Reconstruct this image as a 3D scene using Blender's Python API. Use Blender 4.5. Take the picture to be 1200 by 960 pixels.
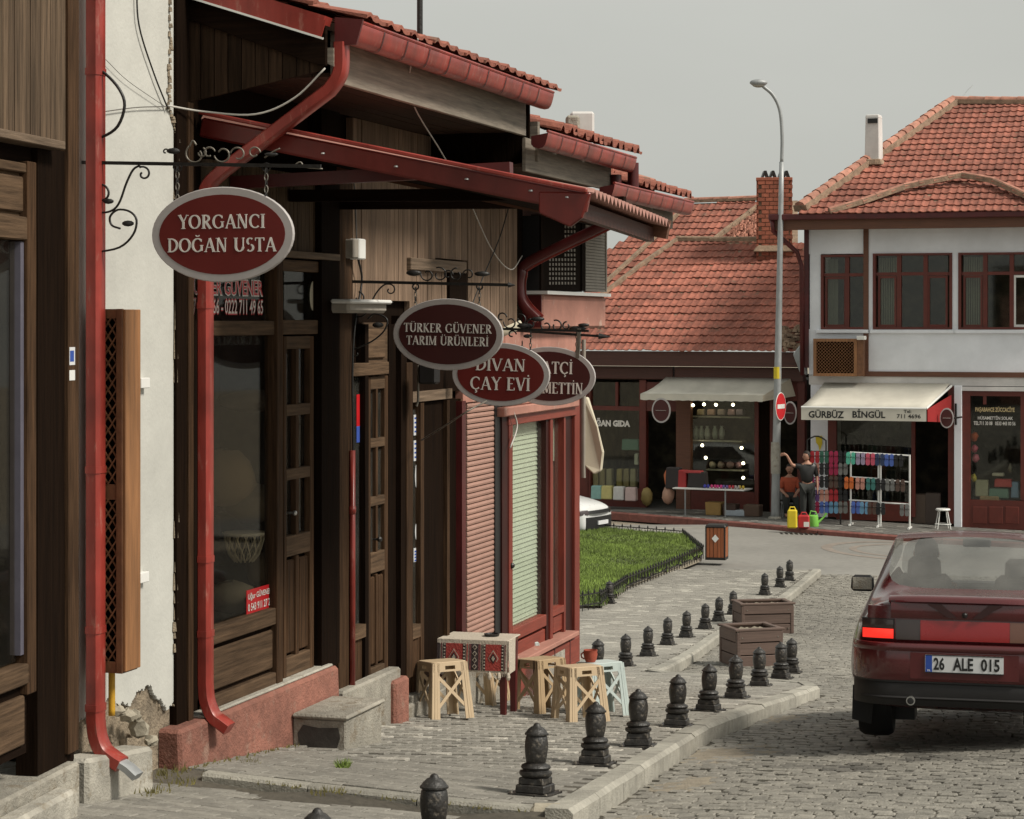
import bpy, bmesh, math, random
from math import sin, cos, pi, radians
from mathutils import Vector, Matrix
random.seed(7)
for o in list(bpy.data.objects): bpy.data.objects.remove(o)
scene = bpy.context.scene
COL = scene.collection
# ------------------------------------------------------------------ camera
CZ, FPX, CX, HY = 3.0, 2600.0, 600.0, 376.0      # eye height, focal length / centre / horizon (1200 px wide frame)
cd = bpy.data.cameras.new('camera'); cam = bpy.data.objects.new('camera', cd); COL.objects.link(cam)
cam.location = (0, 0, CZ); cam.rotation_euler = (radians(90), 0, 0)
cd.sensor_width = 36; cd.lens = 36 * FPX / 1200; cd.shift_y = (HY - 480) / 1200; cd.clip_end = 2000; cd.clip_start = .2
scene.camera = cam
# ------------------------------------------------------------------ world, sun, exposure
SUN_EL, SUN_AZ = radians(46), radians(114)        # azimuth from +Y towards +X
w = bpy.data.worlds.new('World'); scene.world = w; w.use_nodes = True
nt = w.node_tree; nt.nodes.clear()
sky = nt.nodes.new('ShaderNodeTexSky'); sky.sky_type = 'NISHITA'; sky.sun_disc = False
sky.sun_elevation = SUN_EL; sky.sun_rotation = SUN_AZ; sky.dust_density = 4; sky.air_density = 1.0
hsv = nt.nodes.new('ShaderNodeHueSaturation'); hsv.inputs['Saturation'].default_value = .12
mixc = nt.nodes.new('ShaderNodeMix'); mixc.data_type = 'RGBA'; mixc.inputs[0].default_value = .86
mixc.inputs[7].default_value = (3.14, 3.18, 2.92, 1)       # even cloud cover
bg = nt.nodes.new('ShaderNodeBackground'); bg.inputs[1].default_value = .1
wo = nt.nodes.new('ShaderNodeOutputWorld')
nt.links.new(sky.outputs[0], hsv.inputs['Color']); nt.links.new(hsv.outputs[0], mixc.inputs[6])
tcw = nt.nodes.new('ShaderNodeTexCoord'); nw = nt.nodes.new('ShaderNodeTexNoise'); nw.inputs['Scale'].default_value = 3.2; nw.inputs['Detail'].default_value = 6
mpw = nt.nodes.new('ShaderNodeMapping'); mpw.inputs['Scale'].default_value = (1, 1, 2.6); nt.links.new(tcw.outputs['Generated'], mpw.inputs[0]); nt.links.new(mpw.outputs[0], nw.inputs[0])
mrw = nt.nodes.new('ShaderNodeMapRange'); mrw.inputs[1].default_value = .3; mrw.inputs[2].default_value = .7; mrw.inputs[3].default_value = .955; mrw.inputs[4].default_value = 1.045; nt.links.new(nw.outputs[0], mrw.inputs[0])
scw = nt.nodes.new('ShaderNodeVectorMath'); scw.operation = 'SCALE'; nt.links.new(mixc.outputs[2], scw.inputs[0]); nt.links.new(mrw.outputs[0], scw.inputs['Scale'])
nt.links.new(scw.outputs[0], bg.inputs[0]); nt.links.new(bg.outputs[0], wo.inputs[0])
sd = bpy.data.lights.new('sun', 'SUN'); sd.energy = 2.1; sd.angle = radians(12); sd.color = (1, .93, .82)
so = bpy.data.objects.new('sun', sd); COL.objects.link(so)
dirv = Vector((sin(SUN_AZ) * cos(SUN_EL), cos(SUN_AZ) * cos(SUN_EL), sin(SUN_EL)))
so.rotation_euler = dirv.to_track_quat('Z', 'Y').to_euler(); so.location = (0, 0, 30)
scene.view_settings.view_transform = 'Standard'; scene.view_settings.look = 'None'
scene.view_settings.exposure = 0.80; scene.view_settings.gamma = 1
# ------------------------------------------------------------------ geometry helpers
V = Vector
def lerp(a, b, t): return a + (b - a) * t
class Frame:
    """Vertical plane frame: t along u, d outward along n, z up."""
    def __init__(s, ox, oy, ang_tan=None, u=None, n=None):
        if u is None: u = V((ang_tan, 1, 0)).normalized()
        s.o = V((ox, oy, 0)); s.u = u; s.n = n if n is not None else V((u.y, -u.x, 0))
    def p(s, t, d, z): q = s.o + s.u * t + s.n * d; return V((q.x, q.y, z))
    def t(s, px, d=0):
        k = (px - CX) / FPX
        b = s.o + s.n * d
        return (k * b.y - b.x) / (s.u.x - k * s.u.y)
    def z(s, px, py, d=0):
        y = (s.o + s.n * d + s.u * s.t(px, d)).y
        return CZ + (HY - py) / FPX * y
    def P(s, px, py, d=0): return s.p(s.t(px, d), d, s.z(px, py, d))
def ray(px, py): return V(((px - CX) / FPX, 1, (HY - py) / FPX))
EYE = V((0, 0, CZ))
def rayplane(px, py, pt, nrm):
    r = ray(px, py); return EYE + r * ((V(pt) - EYE).dot(nrm) / r.dot(nrm))
def at(px, py, Y): return EYE + ray(px, py) * Y
class MB:
    def __init__(s): s.v = []; s.f = []; s.ti = []; s.cur = 0.0
    def add(s, vs, fs, tint=None):
        b = len(s.v); s.v += [tuple(v) for v in vs]
        for f in fs: s.f.append(tuple(b + i for i in f)); s.ti.append(s.cur if tint is None else tint)
        return s
    def hexa(s, c):  # 8 corners: bottom 0-3 loop, top 4-7 loop
        return s.add(c, [(3, 2, 1, 0), (4, 5, 6, 7), (0, 1, 5, 4), (1, 2, 6, 5), (2, 3, 7, 6), (3, 0, 4, 7)])
    def fbox(s, F, t0, t1, d0, d1, z0, z1):
        return s.hexa([F.p(t0, d0, z0), F.p(t0, d1, z0), F.p(t1, d1, z0), F.p(t1, d0, z0),
                       F.p(t0, d0, z1), F.p(t0, d1, z1), F.p(t1, d1, z1), F.p(t1, d0, z1)])
    def box(s, c, sz, rz=0, taper=1):
        c = V(c); a, b, h = sz[0] / 2, sz[1] / 2, sz[2] / 2; R = Matrix.Rotation(rz, 3, 'Z')
        cs = [c + R @ V((x * k, y * k, z)) for z, k in ((-h, 1), (h, taper)) for x, y in ((-a, -b), (a, -b), (a, b), (-a, b))]
        return s.hexa(cs)
    def beam(s, p0, p1, w, h, up=(0, 0, 1)):
        p0, p1 = V(p0), V(p1); d = (p1 - p0).normalized(); sd_ = d.cross(V(up))
        if sd_.length < 1e-4: sd_ = d.cross(V((1, 0, 0)))
        sd_.normalize(); upv = sd_.cross(d)
        c = []
        for q in (p0, p1):
            c += [q - sd_ * w / 2 - upv * h / 2, q + sd_ * w / 2 - upv * h / 2, q + sd_ * w / 2 + upv * h / 2, q - sd_ * w / 2 + upv * h / 2]
        return s.hexa(c)
    def prism(s, poly, ext):  # poly: planar 3D points; ext vector
        n = len(poly); ext = V(ext); b = [V(p) for p in poly]; t = [p + ext for p in b]
        return s.add(b + t, [tuple(range(n - 1, -1, -1)), tuple(range(n, 2 * n))] + [(i, (i + 1) % n, n + (i + 1) % n, n + i) for i in range(n)])
    def poly(s, pts): return s.add(pts, [tuple(range(len(pts)))])
    def tube(s, path, r, n=8, caps=True, sx=1.0):
        path = [V(p) for p in path]; rings = []; prev = None
        for i, p in enumerate(path):
            a = path[max(i - 1, 0)]; b = path[min(i + 1, len(path) - 1)]; d = (b - a).normalized()
            if prev is None:
                up = V((0, 0, 1)) if abs(d.z) < .9 else V((1, 0, 0)); x = d.cross(up).normalized()
            else:
                x = (prev - d * prev.dot(d)).normalized()
            prev = x; y = d.cross(x); rr = r[i] if isinstance(r, (list, tuple)) else r
            rings.append([p + x * cos(2 * pi * k / n) * rr * sx + y * sin(2 * pi * k / n) * rr for k in range(n)])
        vs = [v for g in rings for v in g]; fs = []
        for i in range(len(rings) - 1):
            for k in range(n): fs.append((i * n + k, i * n + (k + 1) % n, (i + 1) * n + (k + 1) % n, (i + 1) * n + k))
        if caps: fs += [tuple(range(n - 1, -1, -1)), tuple(range(len(vs) - n, len(vs)))]
        return s.add(vs, fs)
    def lathe(s, prof, c=(0, 0, 0), n=16, sq=None):
        c = V(c); vs = []; fs = []
        for r, z in prof:
            for k in range(n):
                a = 2 * pi * k / n; vs.append(c + V((r * cos(a), r * sin(a), z)))
        for i in range(len(prof) - 1):
            for k in range(n): fs.append((i * n + k, i * n + (k + 1) % n, (i + 1) * n + (k + 1) % n, (i + 1) * n + k))
        fs += [tuple(range(n - 1, -1, -1)), tuple(range(len(vs) - n, len(vs)))]
        return s.add(vs, fs)
    def ball(s, c, r, n=10, sc=(1, 1, 1)):
        c = V(c); vs = []; fs = []; m = n // 2 + 1
        for i in range(m + 1):
            th = pi * i / m
            for k in range(n):
                a = 2 * pi * k / n
                vs.append(c + V((r * sc[0] * sin(th) * cos(a), r * sc[1] * sin(th) * sin(a), -r * sc[2] * cos(th))))
        for i in range(m):
            for k in range(n): fs.append((i * n + k, i * n + (k + 1) % n, (i + 1) * n + (k + 1) % n, (i + 1) * n + k))
        return s.add(vs, fs)
    def build(s, name, m, parent=None, smooth=False, bevel=0, kind=None, weld=False, local=False, shadeang=None):
        me = bpy.data.meshes.new(name)
        off = V((0, 0, 0))
        if parent is not None and not local:
            q = parent
            while q is not None: off += q.location; q = q.parent
        me.from_pydata([(a[0] - off.x, a[1] - off.y, a[2] - off.z) for a in s.v], [], s.f)
        if any(s.ti):
            at_ = me.attributes.new('tint', 'FLOAT', 'FACE'); at_.data.foreach_set('value', s.ti)
        if weld:
            bm = bmesh.new(); bm.from_mesh(me); bmesh.ops.remove_doubles(bm, verts=bm.verts, dist=1e-5); bmesh.ops.recalc_face_normals(bm, faces=bm.faces); bm.to_mesh(me); bm.free()
        if smooth: me.polygons.foreach_set('use_smooth', [True] * len(me.polygons))
        ob = bpy.data.objects.new(name, me); COL.objects.link(ob); ob.parent = parent
        if m: me.materials.append(m)
        if smooth and shadeang:
            try: me.set_sharp_from_angle(angle=radians(shadeang))
            except Exception: pass
        if bevel:
            b = ob.modifiers.new('bevel', 'BEVEL'); b.width = bevel; b.segments = 1; b.limit_method = 'ANGLE'; b.angle_limit = radians(50)
        if kind: ob['kind'] = kind
        return ob
def tag(o, label=None, cat=None, group=None, kind=None):
    if label: o['label'] = label
    if cat: o['category'] = cat
    if group: o['group'] = group
    if kind: o['kind'] = kind
    return o
def thing(name, label, cat, loc=(0, 0, 0), group=None, rz=0):
    o = bpy.data.objects.new(name, None); COL.objects.link(o); o.location = loc; o.rotation_euler = (0, 0, rz)
    o.empty_display_size = .2
    return tag(o, label, cat, group)
def copy_tree(o, parent=None):
    c = o.copy(); COL.objects.link(c)
    if parent is not None: c.parent = parent
    for ch in list(o.children): copy_tree(ch, c)
    return c
# ------------------------------------------------------------------ materials
MATS = {}
def mat(name, col, rough=.7, var=.18, scale=6, st=(1, 1, 1), bump=.15, metal=0, rnd=0, tint=0, spec=.5, col2=None, patch=0, patchscale=1.2, coat=0, emit=0, fine=0, rust=None, rustamt=.5):
    m = bpy.data.materials.new(name); m.use_nodes = True; n = m.node_tree; N = n.nodes; L = n.links
    b = N['Principled BSDF']; b.inputs['Roughness'].default_value = rough; b.inputs['Metallic'].default_value = metal
    b.inputs['Specular IOR Level'].default_value = spec
    if coat: b.inputs['Coat Weight'].default_value = coat; b.inputs['Coat Roughness'].default_value = .08
    tc = N.new('ShaderNodeTexCoord'); mp = N.new('ShaderNodeMapping'); mp.inputs['Scale'].default_value = st
    L.new(tc.outputs['Object'], mp.inputs[0])
    no = N.new('ShaderNodeTexNoise'); no.inputs['Scale'].default_value = scale; no.inputs['Detail'].default_value = 7; no.inputs['Roughness'].default_value = .62
    L.new(mp.outputs[0], no.inputs[0])
    if rnd:
        oi = N.new('ShaderNodeObjectInfo'); va = N.new('ShaderNodeVectorMath'); va.operation = 'SCALE'
        va.inputs[0].default_value = (13, 7, 31); L.new(oi.outputs['Random'], va.inputs['Scale'])
        L.new(va.outputs[0], mp.inputs['Location'])
    rp = N.new('ShaderNodeValToRGB'); c2 = col2 or col
    rp.color_ramp.elements[0].position = .3; rp.color_ramp.elements[1].position = .7
    rp.color_ramp.elements[0].color = (*[max(0, c * (1 - var)) for c in col], 1)
    rp.color_ramp.elements[1].color = (*[c * (1 + var) for c in c2], 1)
    L.new(no.outputs[0], rp.inputs[0]); out = rp.outputs[0]
    if patch:
        n2 = N.new('ShaderNodeTexNoise'); n2.inputs['Scale'].default_value = patchscale; n2.inputs['Detail'].default_value = 4
        L.new(tc.outputs['Object'], n2.inputs[0])
        mr = N.new('ShaderNodeMapRange'); mr.inputs[1].default_value = .35; mr.inputs[2].default_value = .65
        mr.inputs[3].default_value = 1 - patch; mr.inputs[4].default_value = 1 + patch * .6; L.new(n2.outputs[0], mr.inputs[0])
        mx = N.new('ShaderNodeVectorMath'); mx.operation = 'SCALE'; L.new(out, mx.inputs[0]); L.new(mr.outputs[0], mx.inputs['Scale']); out = mx.outputs[0]
    if rust:
        n3 = N.new('ShaderNodeTexNoise'); n3.inputs['Scale'].default_value = patchscale * 5; n3.inputs['Detail'].default_value = 8; n3.inputs['Roughness'].default_value = .7
        L.new(mp.outputs[0], n3.inputs[0])
        m3 = N.new('ShaderNodeMapRange'); m3.inputs[1].default_value = .62 - .2 * rustamt; m3.inputs[2].default_value = .72 - .1 * rustamt; L.new(n3.outputs[0], m3.inputs[0])
        mm = N.new('ShaderNodeMix'); mm.data_type = 'RGBA'; L.new(m3.outputs[0], mm.inputs[0]); L.new(out, mm.inputs[6]); mm.inputs[7].default_value = (*rust, 1); out = mm.outputs[2]
    if rnd or tint:
        ad = N.new('ShaderNodeMath'); ad.operation = 'ADD'; ad.inputs[0].default_value = 1; ad.inputs[1].default_value = 0
        if rnd:
            m1 = N.new('ShaderNodeMapRange'); m1.inputs[3].default_value = 1 - rnd; m1.inputs[4].default_value = 1 + rnd
            L.new(oi.outputs['Random'], m1.inputs[0]); L.new(m1.outputs[0], ad.inputs[0])
        if tint:
            aa = N.new('ShaderNodeAttribute'); aa.attribute_name = 'tint'; m2 = N.new('ShaderNodeMath'); m2.operation = 'MULTIPLY'; m2.inputs[1].default_value = tint
            L.new(aa.outputs['Fac'], m2.inputs[0]); L.new(m2.outputs[0], ad.inputs[1])
        mx = N.new('ShaderNodeVectorMath'); mx.operation = 'SCALE'; L.new(out, mx.inputs[0]); L.new(ad.outputs[0], mx.inputs['Scale']); out = mx.outputs[0]
    L.new(out, b.inputs['Base Color'])
    rr = N.new('ShaderNodeMapRange'); rr.inputs[3].default_value = max(.02, rough - .12); rr.inputs[4].default_value = min(1, rough + .12)
    L.new(no.outputs[0], rr.inputs[0]); L.new(rr.outputs[0], b.inputs['Roughness'])
    if bump:
        bp = N.new('ShaderNodeBump'); bp.inputs['Strength'].default_value = bump; bp.inputs['Distance'].default_value = .02
        src = no.outputs[0]
        if fine:
            nf = N.new('ShaderNodeTexNoise'); nf.inputs['Scale'].default_value = fine; nf.inputs['Detail'].default_value = 5; L.new(mp.outputs[0], nf.inputs[0])
            ad2 = N.new('ShaderNodeMath'); ad2.operation = 'ADD'; L.new(no.outputs[0], ad2.inputs[0]); L.new(nf.outputs[0], ad2.inputs[1]); src = ad2.outputs[0]
        L.new(src, bp.inputs['Height']); L.new(bp.outputs[0], b.inputs['Normal'])
    if emit:
        b.inputs['Emission Color'].default_value = (*col, 1); b.inputs['Emission Strength'].default_value = emit
    MATS[name] = m; return m
def glass(name, tintc=(.55, .58, .55), refl=1.0, dust=0):
    m = bpy.data.materials.new(name); m.use_nodes = True; n = m.node_tree; N = n.nodes; L = n.links; N.clear()
    o = N.new('ShaderNodeOutputMaterial'); mx = N.new('ShaderNodeMixShader'); tr = N.new('ShaderNodeBsdfTransparent'); gl = N.new('ShaderNodeBsdfGlossy')
    tr.inputs[0].default_value = (*tintc, 1); gl.inputs['Roughness'].default_value = .03
    lw = N.new('ShaderNodeLayerWeight'); lw.inputs[0].default_value = .5; pw = N.new('ShaderNodeMath'); pw.operation = 'POWER'; pw.inputs[1].default_value = 4.5; L.new(lw.outputs['Facing'], pw.inputs[0])
    fr = N.new('ShaderNodeMath'); fr.operation = 'MULTIPLY_ADD'; fr.inputs[1].default_value = .9; fr.inputs[2].default_value = .06; L.new(pw.outputs[0], fr.inputs[0])
    mu = N.new('ShaderNodeMath'); mu.operation = 'MULTIPLY'; mu.inputs[1].default_value = refl; L.new(fr.outputs[0], mu.inputs[0])
    tcn = N.new('ShaderNodeTexCoord'); nn = N.new('ShaderNodeTexNoise'); nn.inputs['Scale'].default_value = 1.5; bp = N.new('ShaderNodeBump'); bp.inputs['Strength'].default_value = .04
    L.new(tcn.outputs['Object'], nn.inputs[0]); L.new(nn.outputs[0], bp.inputs['Height']); L.new(bp.outputs[0], gl.inputs['Normal'])
    L.new(mu.outputs[0], mx.inputs[0]); L.new(tr.outputs[0], mx.inputs[1]); L.new(gl.outputs[0], mx.inputs[2]); L.new(mx.outputs[0], o.inputs[0])
    if dust:
        df = N.new('ShaderNodeBsdfDiffuse'); df.inputs[0].default_value = (.55, .54, .50, 1); m2 = N.new('ShaderNodeMixShader'); n2 = N.new('ShaderNodeTexNoise'); n2.inputs['Scale'].default_value = 2.2; n2.inputs['Detail'].default_value = 5; L.new(tcn.outputs['Object'], n2.inputs[0])
        mr = N.new('ShaderNodeMapRange'); mr.inputs[1].default_value = .3; mr.inputs[2].default_value = .75; mr.inputs[3].default_value = dust * .4; mr.inputs[4].default_value = dust * 1.5; L.new(n2.outputs[0], mr.inputs[0]); L.new(mr.outputs[0], m2.inputs[0])
        L.new(mx.outputs[0], m2.inputs[1]); L.new(df.outputs[0], m2.inputs[2]); L.new(m2.outputs[0], o.inputs[0])
    return m
def hexc(r, g, b):
    f = lambda c: ((c / 255 + .055) / 1.055) ** 2.4 if c > 10 else c / 255 / 12.92
    return (f(r), f(g), f(b))
VS, HS = (30, 30, 1.6), (1.6, 1.6, 30)
M_brown_v = mat('aged_brown_wood_vertical', (.058, .032, .017), .82, .55, 1.6, VS, .35, rnd=.22, spec=.12, patch=.2)
M_brown_h = mat('aged_brown_wood_horizontal', (.098, .062, .037), .82, .48, 1.6, HS, .35, rnd=.12, spec=.15, patch=.2)
M_grey_v = mat('weathered_siding_vertical', (.102, .070, .045), .85, .5, 1.5, VS, .4, rnd=.22, spec=.2, patch=.15)
M_grey_h = mat('weathered_board_horizontal', (.155, .112, .078), .8, .4, 1.5, HS, .4, rnd=.1, spec=.2)
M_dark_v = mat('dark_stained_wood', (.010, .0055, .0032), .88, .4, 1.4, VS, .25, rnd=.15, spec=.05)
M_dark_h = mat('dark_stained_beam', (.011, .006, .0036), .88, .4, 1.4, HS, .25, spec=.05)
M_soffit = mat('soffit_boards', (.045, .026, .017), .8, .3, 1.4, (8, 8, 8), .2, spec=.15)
M_clad = mat('sunbleached_cladding', (.205, .140, .096), .82, .45, 1.5, VS, .4, rnd=.2, spec=.2, patch=.12)
M_gable = mat('dark_brown_gable_boards', (.030, .018, .011), .85, .5, 1.6, VS, .3, rnd=.3, spec=.08)  # dark brown timber, tone differs from board to board
M_darkred = mat('very_dark_red_paint', (.040, .008, .006), .5, .25, 6, (1, 1, .5), .08, patch=.2, spec=.25)
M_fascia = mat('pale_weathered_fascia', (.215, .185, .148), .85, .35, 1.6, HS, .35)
M_cab = mat('varnished_pine', (.25, .115, .045), .55, .35, 1.3, (18, 18, 1.5), .2, rnd=.08)
M_cabd = mat('varnished_lattice', (.15, .065, .028), .6, .3, 3, (4, 4, 4), .2, rnd=.1)
M_red = mat('red_gutter_paint', (.27, .036, .026), .36, .2, 9, (1, 1, .25), .08, patch=.28, patchscale=3.5, rust=(.33, .13, .10), rustamt=.25)
M_redd = mat('dark_red_paint', (.085, .010, .010), .42, .25, 6, (1, 1, .5), .08, patch=.2)
M_redshop = mat('red_shop_timber', (.19, .032, .019), .55, .25, 1.5, VS, .15, patch=.15)
M_redshop_h = mat('red_shop_timber_rail', (.22, .042, .025), .55, .25, 1.5, HS, .15, patch=.15)
M_pinkp = mat('pink_plaster', (.25, .105, .075), .92, .2, 14, bump=.6, patch=.25, patchscale=1.8, fine=60, rust=(.27, .16, .12), rustamt=.3)
M_pinkw = mat('faded_pink_paint', (.40, .19, .145), .8, .12, 8, bump=.15, patch=.15, patchscale=1.5, rust=(.5, .38, .31), rustamt=.2)
M_white = mat('white_plaster', (.53, .53, .49), .9, .06, 5, bump=.12, patch=.09, patchscale=.9, fine=40)
M_oldpl = mat('crumbling_mortar', (.26, .21, .15), .95, .4, 9, bump=1.0, patch=.3, fine=45)
M_conc = mat('grey_concrete', (.30, .28, .235), .92, .22, 10, bump=.55, patch=.28, fine=70, rust=(.17, .135, .09), rustamt=.45, patchscale=1.4)
M_concl = mat('pale_cement', (.37, .35, .30), .92, .2, 10, bump=.45, patch=.25, fine=70, rust=(.20, .165, .115), rustamt=.4, patchscale=1.6)
M_tar = mat('dark_damp_patch', (.045, .04, .035), .8, .3, 12, bump=.4)
M_kerb = mat('kerb_stone', (.33, .315, .27), .9, .2, 12, bump=.5, patch=.2, fine=80, rnd=.12)
M_stone = mat('pale_rubble', (.30, .27, .21), .9, .25, 12, bump=.6, rnd=.15)
M_pav = mat('pavement_paver', (.232, .220, .192), .9, .2, 16, bump=.4, rnd=.16, tint=.55, fine=90, patch=.12, patchscale=.6)
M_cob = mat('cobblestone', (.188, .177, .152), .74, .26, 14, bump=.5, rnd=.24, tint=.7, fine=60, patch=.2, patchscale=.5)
M_joint = mat('sand_joint', (.085, .075, .058), .95, .3, 20, bump=.5, patch=.2)
M_dirt = mat('dusty_earth', (.27, .235, .18), .95, .25, 10, bump=.6, fine=60)
M_asph = mat('worn_grey_roadway', (.235, .226, .205), .85, .12, 6, bump=.2, patch=.13, patchscale=.35, fine=50)
M_redasph = mat('reddish_paving_arc', (.235, .20, .17), .85, .15, 6, bump=.2, patch=.1)
M_farpav = mat('dark_grey_slab', (.13, .125, .112), .9, .2, 12, bump=.3, rnd=.2, tint=.8)
M_redkerb = mat('painted_red_kerb', (.20, .075, .06), .85, .25, 8, bump=.3, rnd=.12)
M_grass = mat('grass_blade', (.165, .235, .045), .75, .45, 3, bump=0, tint=.9, patch=.25, patchscale=.8)
M_weed = mat('dry_weeds', (.17, .15, .05), .85, .4, 30, bump=0, tint=.5)
M_soil = mat('lawn_soil', (.06, .075, .025), .95, .3, 20, bump=.5)
M_iron = mat('black_wrought_iron', (.012, .011, .010), .45, .3, 30, bump=.2)
M_ironw = mat('worn_bright_iron', (.20, .18, .15), .5, .3, 30, bump=.1, metal=.4)
M_bol = mat('cast_iron_bollard', (.022, .020, .018), .42, .4, 22, bump=.5, spec=.6, rust=(.15, .13, .105), rustamt=.35, patchscale=5)
M_signred = mat('sign_maroon', (.135, .010, .007), .55, .08, 4, bump=.03)
M_signred2 = mat('sign_dark_maroon', (.058, .007, .006), .55, .08, 4, bump=.03)
M_rim = mat('sign_grey_rim', (.46, .43, .42), .5, .08, 8, bump=.03)
M_letter = mat('sign_letter_cream', (.74, .71, .66), .6, .05, 6, bump=0)
M_tile = mat('clay_roof_tile', (.325, .115, .078), .9, .36, 5, bump=.35, tint=.5, rnd=.15, patch=.3, patchscale=.45, fine=30, rust=(.15, .10, .07), rustamt=.15)
M_tilep = mat('pale_ridge_tile', (.40, .19, .135), .85, .35, 6, bump=.3, rnd=.2)
M_mortar = mat('lime_mortar', (.27, .19, .13), .95, .4, 6, bump=.7, fine=25)
M_brick = mat('red_brick', (.30, .095, .055), .9, .25, 8, bump=.4, rnd=.25, tint=.6)
M_stucco = mat('white_house_render', (.80, .82, .86), .9, .05, 3, bump=.12, patch=.08, patchscale=.6)
M_stuccow = mat('chimney_whitewash', (.66, .64, .62), .9, .08, 4, bump=.2, patch=.12)
M_maroon = mat('maroon_joinery', (.115, .020, .012), .5, .2, 5, bump=.05, rnd=.1)
M_browntrim = mat('brown_timber_trim', (.13, .052, .028), .6, .25, 1.4, HS, .1)
M_fasciab = mat('brown_fascia_board', (.075, .026, .018), .6, .25, 1.4, HS, .1, rnd=.1)
M_awn = mat('cream_awning_canvas', (.60, .57, .49), .85, .06, 3, bump=.1, patch=.1, patchscale=.7)
M_awnr = mat('red_awning_side', (.30, .014, .014), .8, .1, 4, bump=.05)
M_galv = mat('galvanised_steel', (.33, .345, .35), .5, .2, 9, (1, 1, .3), bump=.1, metal=.25, patch=.15)
M_yel = mat('yellow_plastic', (.65, .50, .02), .5, .08, 5, bump=0)
M_redpl = mat('red_plastic', (.42, .02, .025), .5, .08, 5, bump=0)
M_grn = mat('green_plastic', (.20, .52, .08), .5, .08, 5, bump=0)
M_nred = mat('road_sign_red', (.55, .015, .02), .4, .05, 5, bump=0)
M_nwhite = mat('white_enamel', (.75, .75, .72), .4, .04, 5, bump=0)
M_chrome = mat('brushed_metal', (.5, .5, .48), .3, .1, 10, bump=0, metal=.9)
M_carred = mat('car_paint_dark_red', (.088, .008, .010), .28, .06, 3, bump=.0, coat=.7, patch=.1, spec=.5)
M_carlight = mat('sun_faded_roof_paint', (.33, .20, .18), .35, .06, 3, bump=0, coat=.5)
M_black = mat('black_rubber', (.012, .012, .012), .75, .25, 18, bump=.2)
M_blackp = mat('black_bumper_plastic', (.010, .009, .009), .6, .15, 10, bump=.08)
M_lamp = mat('tail_lamp_red', (.30, .008, .010), .25, .05, 5, bump=.02, coat=.6)
M_lit = mat('lit_brake_lamp', (1.0, .035, .022), .3, .7, 9, bump=0, emit=.5)
M_smoke = mat('smoked_lens', (.045, .030, .028), .2, .1, 5, bump=0, coat=.6)
M_amber = mat('brown_amber_lens', (.16, .07, .045), .25, .1, 5, bump=0, coat=.6)
M_plate = mat('number_plate_white', (.66, .67, .68), .4, .03, 5, bump=0)
M_blue = mat('plate_blue', (.02, .07, .35), .4, .03, 5, bump=0)
M_ink = mat('black_ink', (.012, .012, .012), .5, .03, 5, bump=0)
M_carw = mat('car_paint_white', (.68, .69, .68), .3, .03, 3, bump=0, coat=.6)
M_beige = mat('beige_stool_plastic', (.56, .43, .28), .42, .05, 5, bump=.02)
M_beige2 = mat('tan_stool_plastic', (.44, .32, .19), .42, .05, 5, bump=.02)
M_pale = mat('pale_blue_stool_plastic', (.52, .60, .58), .42, .05, 5, bump=.02)
M_clay = mat('terracotta_pot', (.33, .065, .035), .7, .15, 10, bump=.1)
M_plant = mat('planter_brown_board', (.118, .078, .062), .7, .22, 1.5, HS, .2, rnd=.1, patch=.12)
M_bin = mat('bin_wood_slat', (.30, .095, .035), .5, .25, 1.5, VS, .1, rnd=.12)
M_skin = mat('skin', (.42, .22, .15), .55, .08, 8, bump=.05)
M_hair = mat('dark_hair', (.02, .015, .012), .7, .3, 30, bump=.3)
M_clothd = mat('dark_grey_cloth', (.030, .032, .030), .9, .2, 12, bump=.3)
M_cloth2 = mat('orange_red_shirt', (.42, .085, .04), .9, .15, 12, bump=.3)
M_seat = mat('car_seat_fabric', (.05, .05, .052), .9, .15, 12, bump=.2)
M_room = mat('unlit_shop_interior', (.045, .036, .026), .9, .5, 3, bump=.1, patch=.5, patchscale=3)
M_blind = mat('pale_green_blind', (.56, .60, .55), .6, .05, 6, bump=0, rnd=.04)
M_shut = mat('rose_roller_shutter', (.40, .23, .18), .55, .10, 6, (1, 1, 4), bump=.05, patch=.1, rnd=.04)
M_cream = mat('cream_cloth', (.62, .57, .44), .9, .08, 5, bump=.2)
M_card = mat('cardboard', (.35, .24, .14), .85, .1, 6, bump=.1)
M_wire = mat('white_cable', (.5, .48, .44), .6, .05, 5, bump=0)
M_wireg = mat('grey_cable', (.12, .11, .10), .6, .05, 5, bump=0)
M_bulb = mat('lit_bulb', (1.0, .86, .62), .4, 0, 5, bump=0, emit=7)
M_slateg = mat('louvre_grey_paint', (.30, .27, .23), .75, .15, 6, bump=.1)
G_shop = glass('dark_window_glass', (.86, .83, .76), .40, .008)
G_clear = glass('clear_window_glass', (.93, .95, .90), .5, .03)
G_far = glass('far_window_glass', (.90, .92, .86), .7, .0)
G_car = glass('car_rear_glass', (.66, .68, .68), 1.0, .17)
_cc = {}
def cmat(c, rough=.6, name='painted_goods'):
    k = tuple(c)
    if k not in _cc: _cc[k] = mat(name, k, rough, .1, 8, bump=.05)
    return _cc[k]
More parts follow.
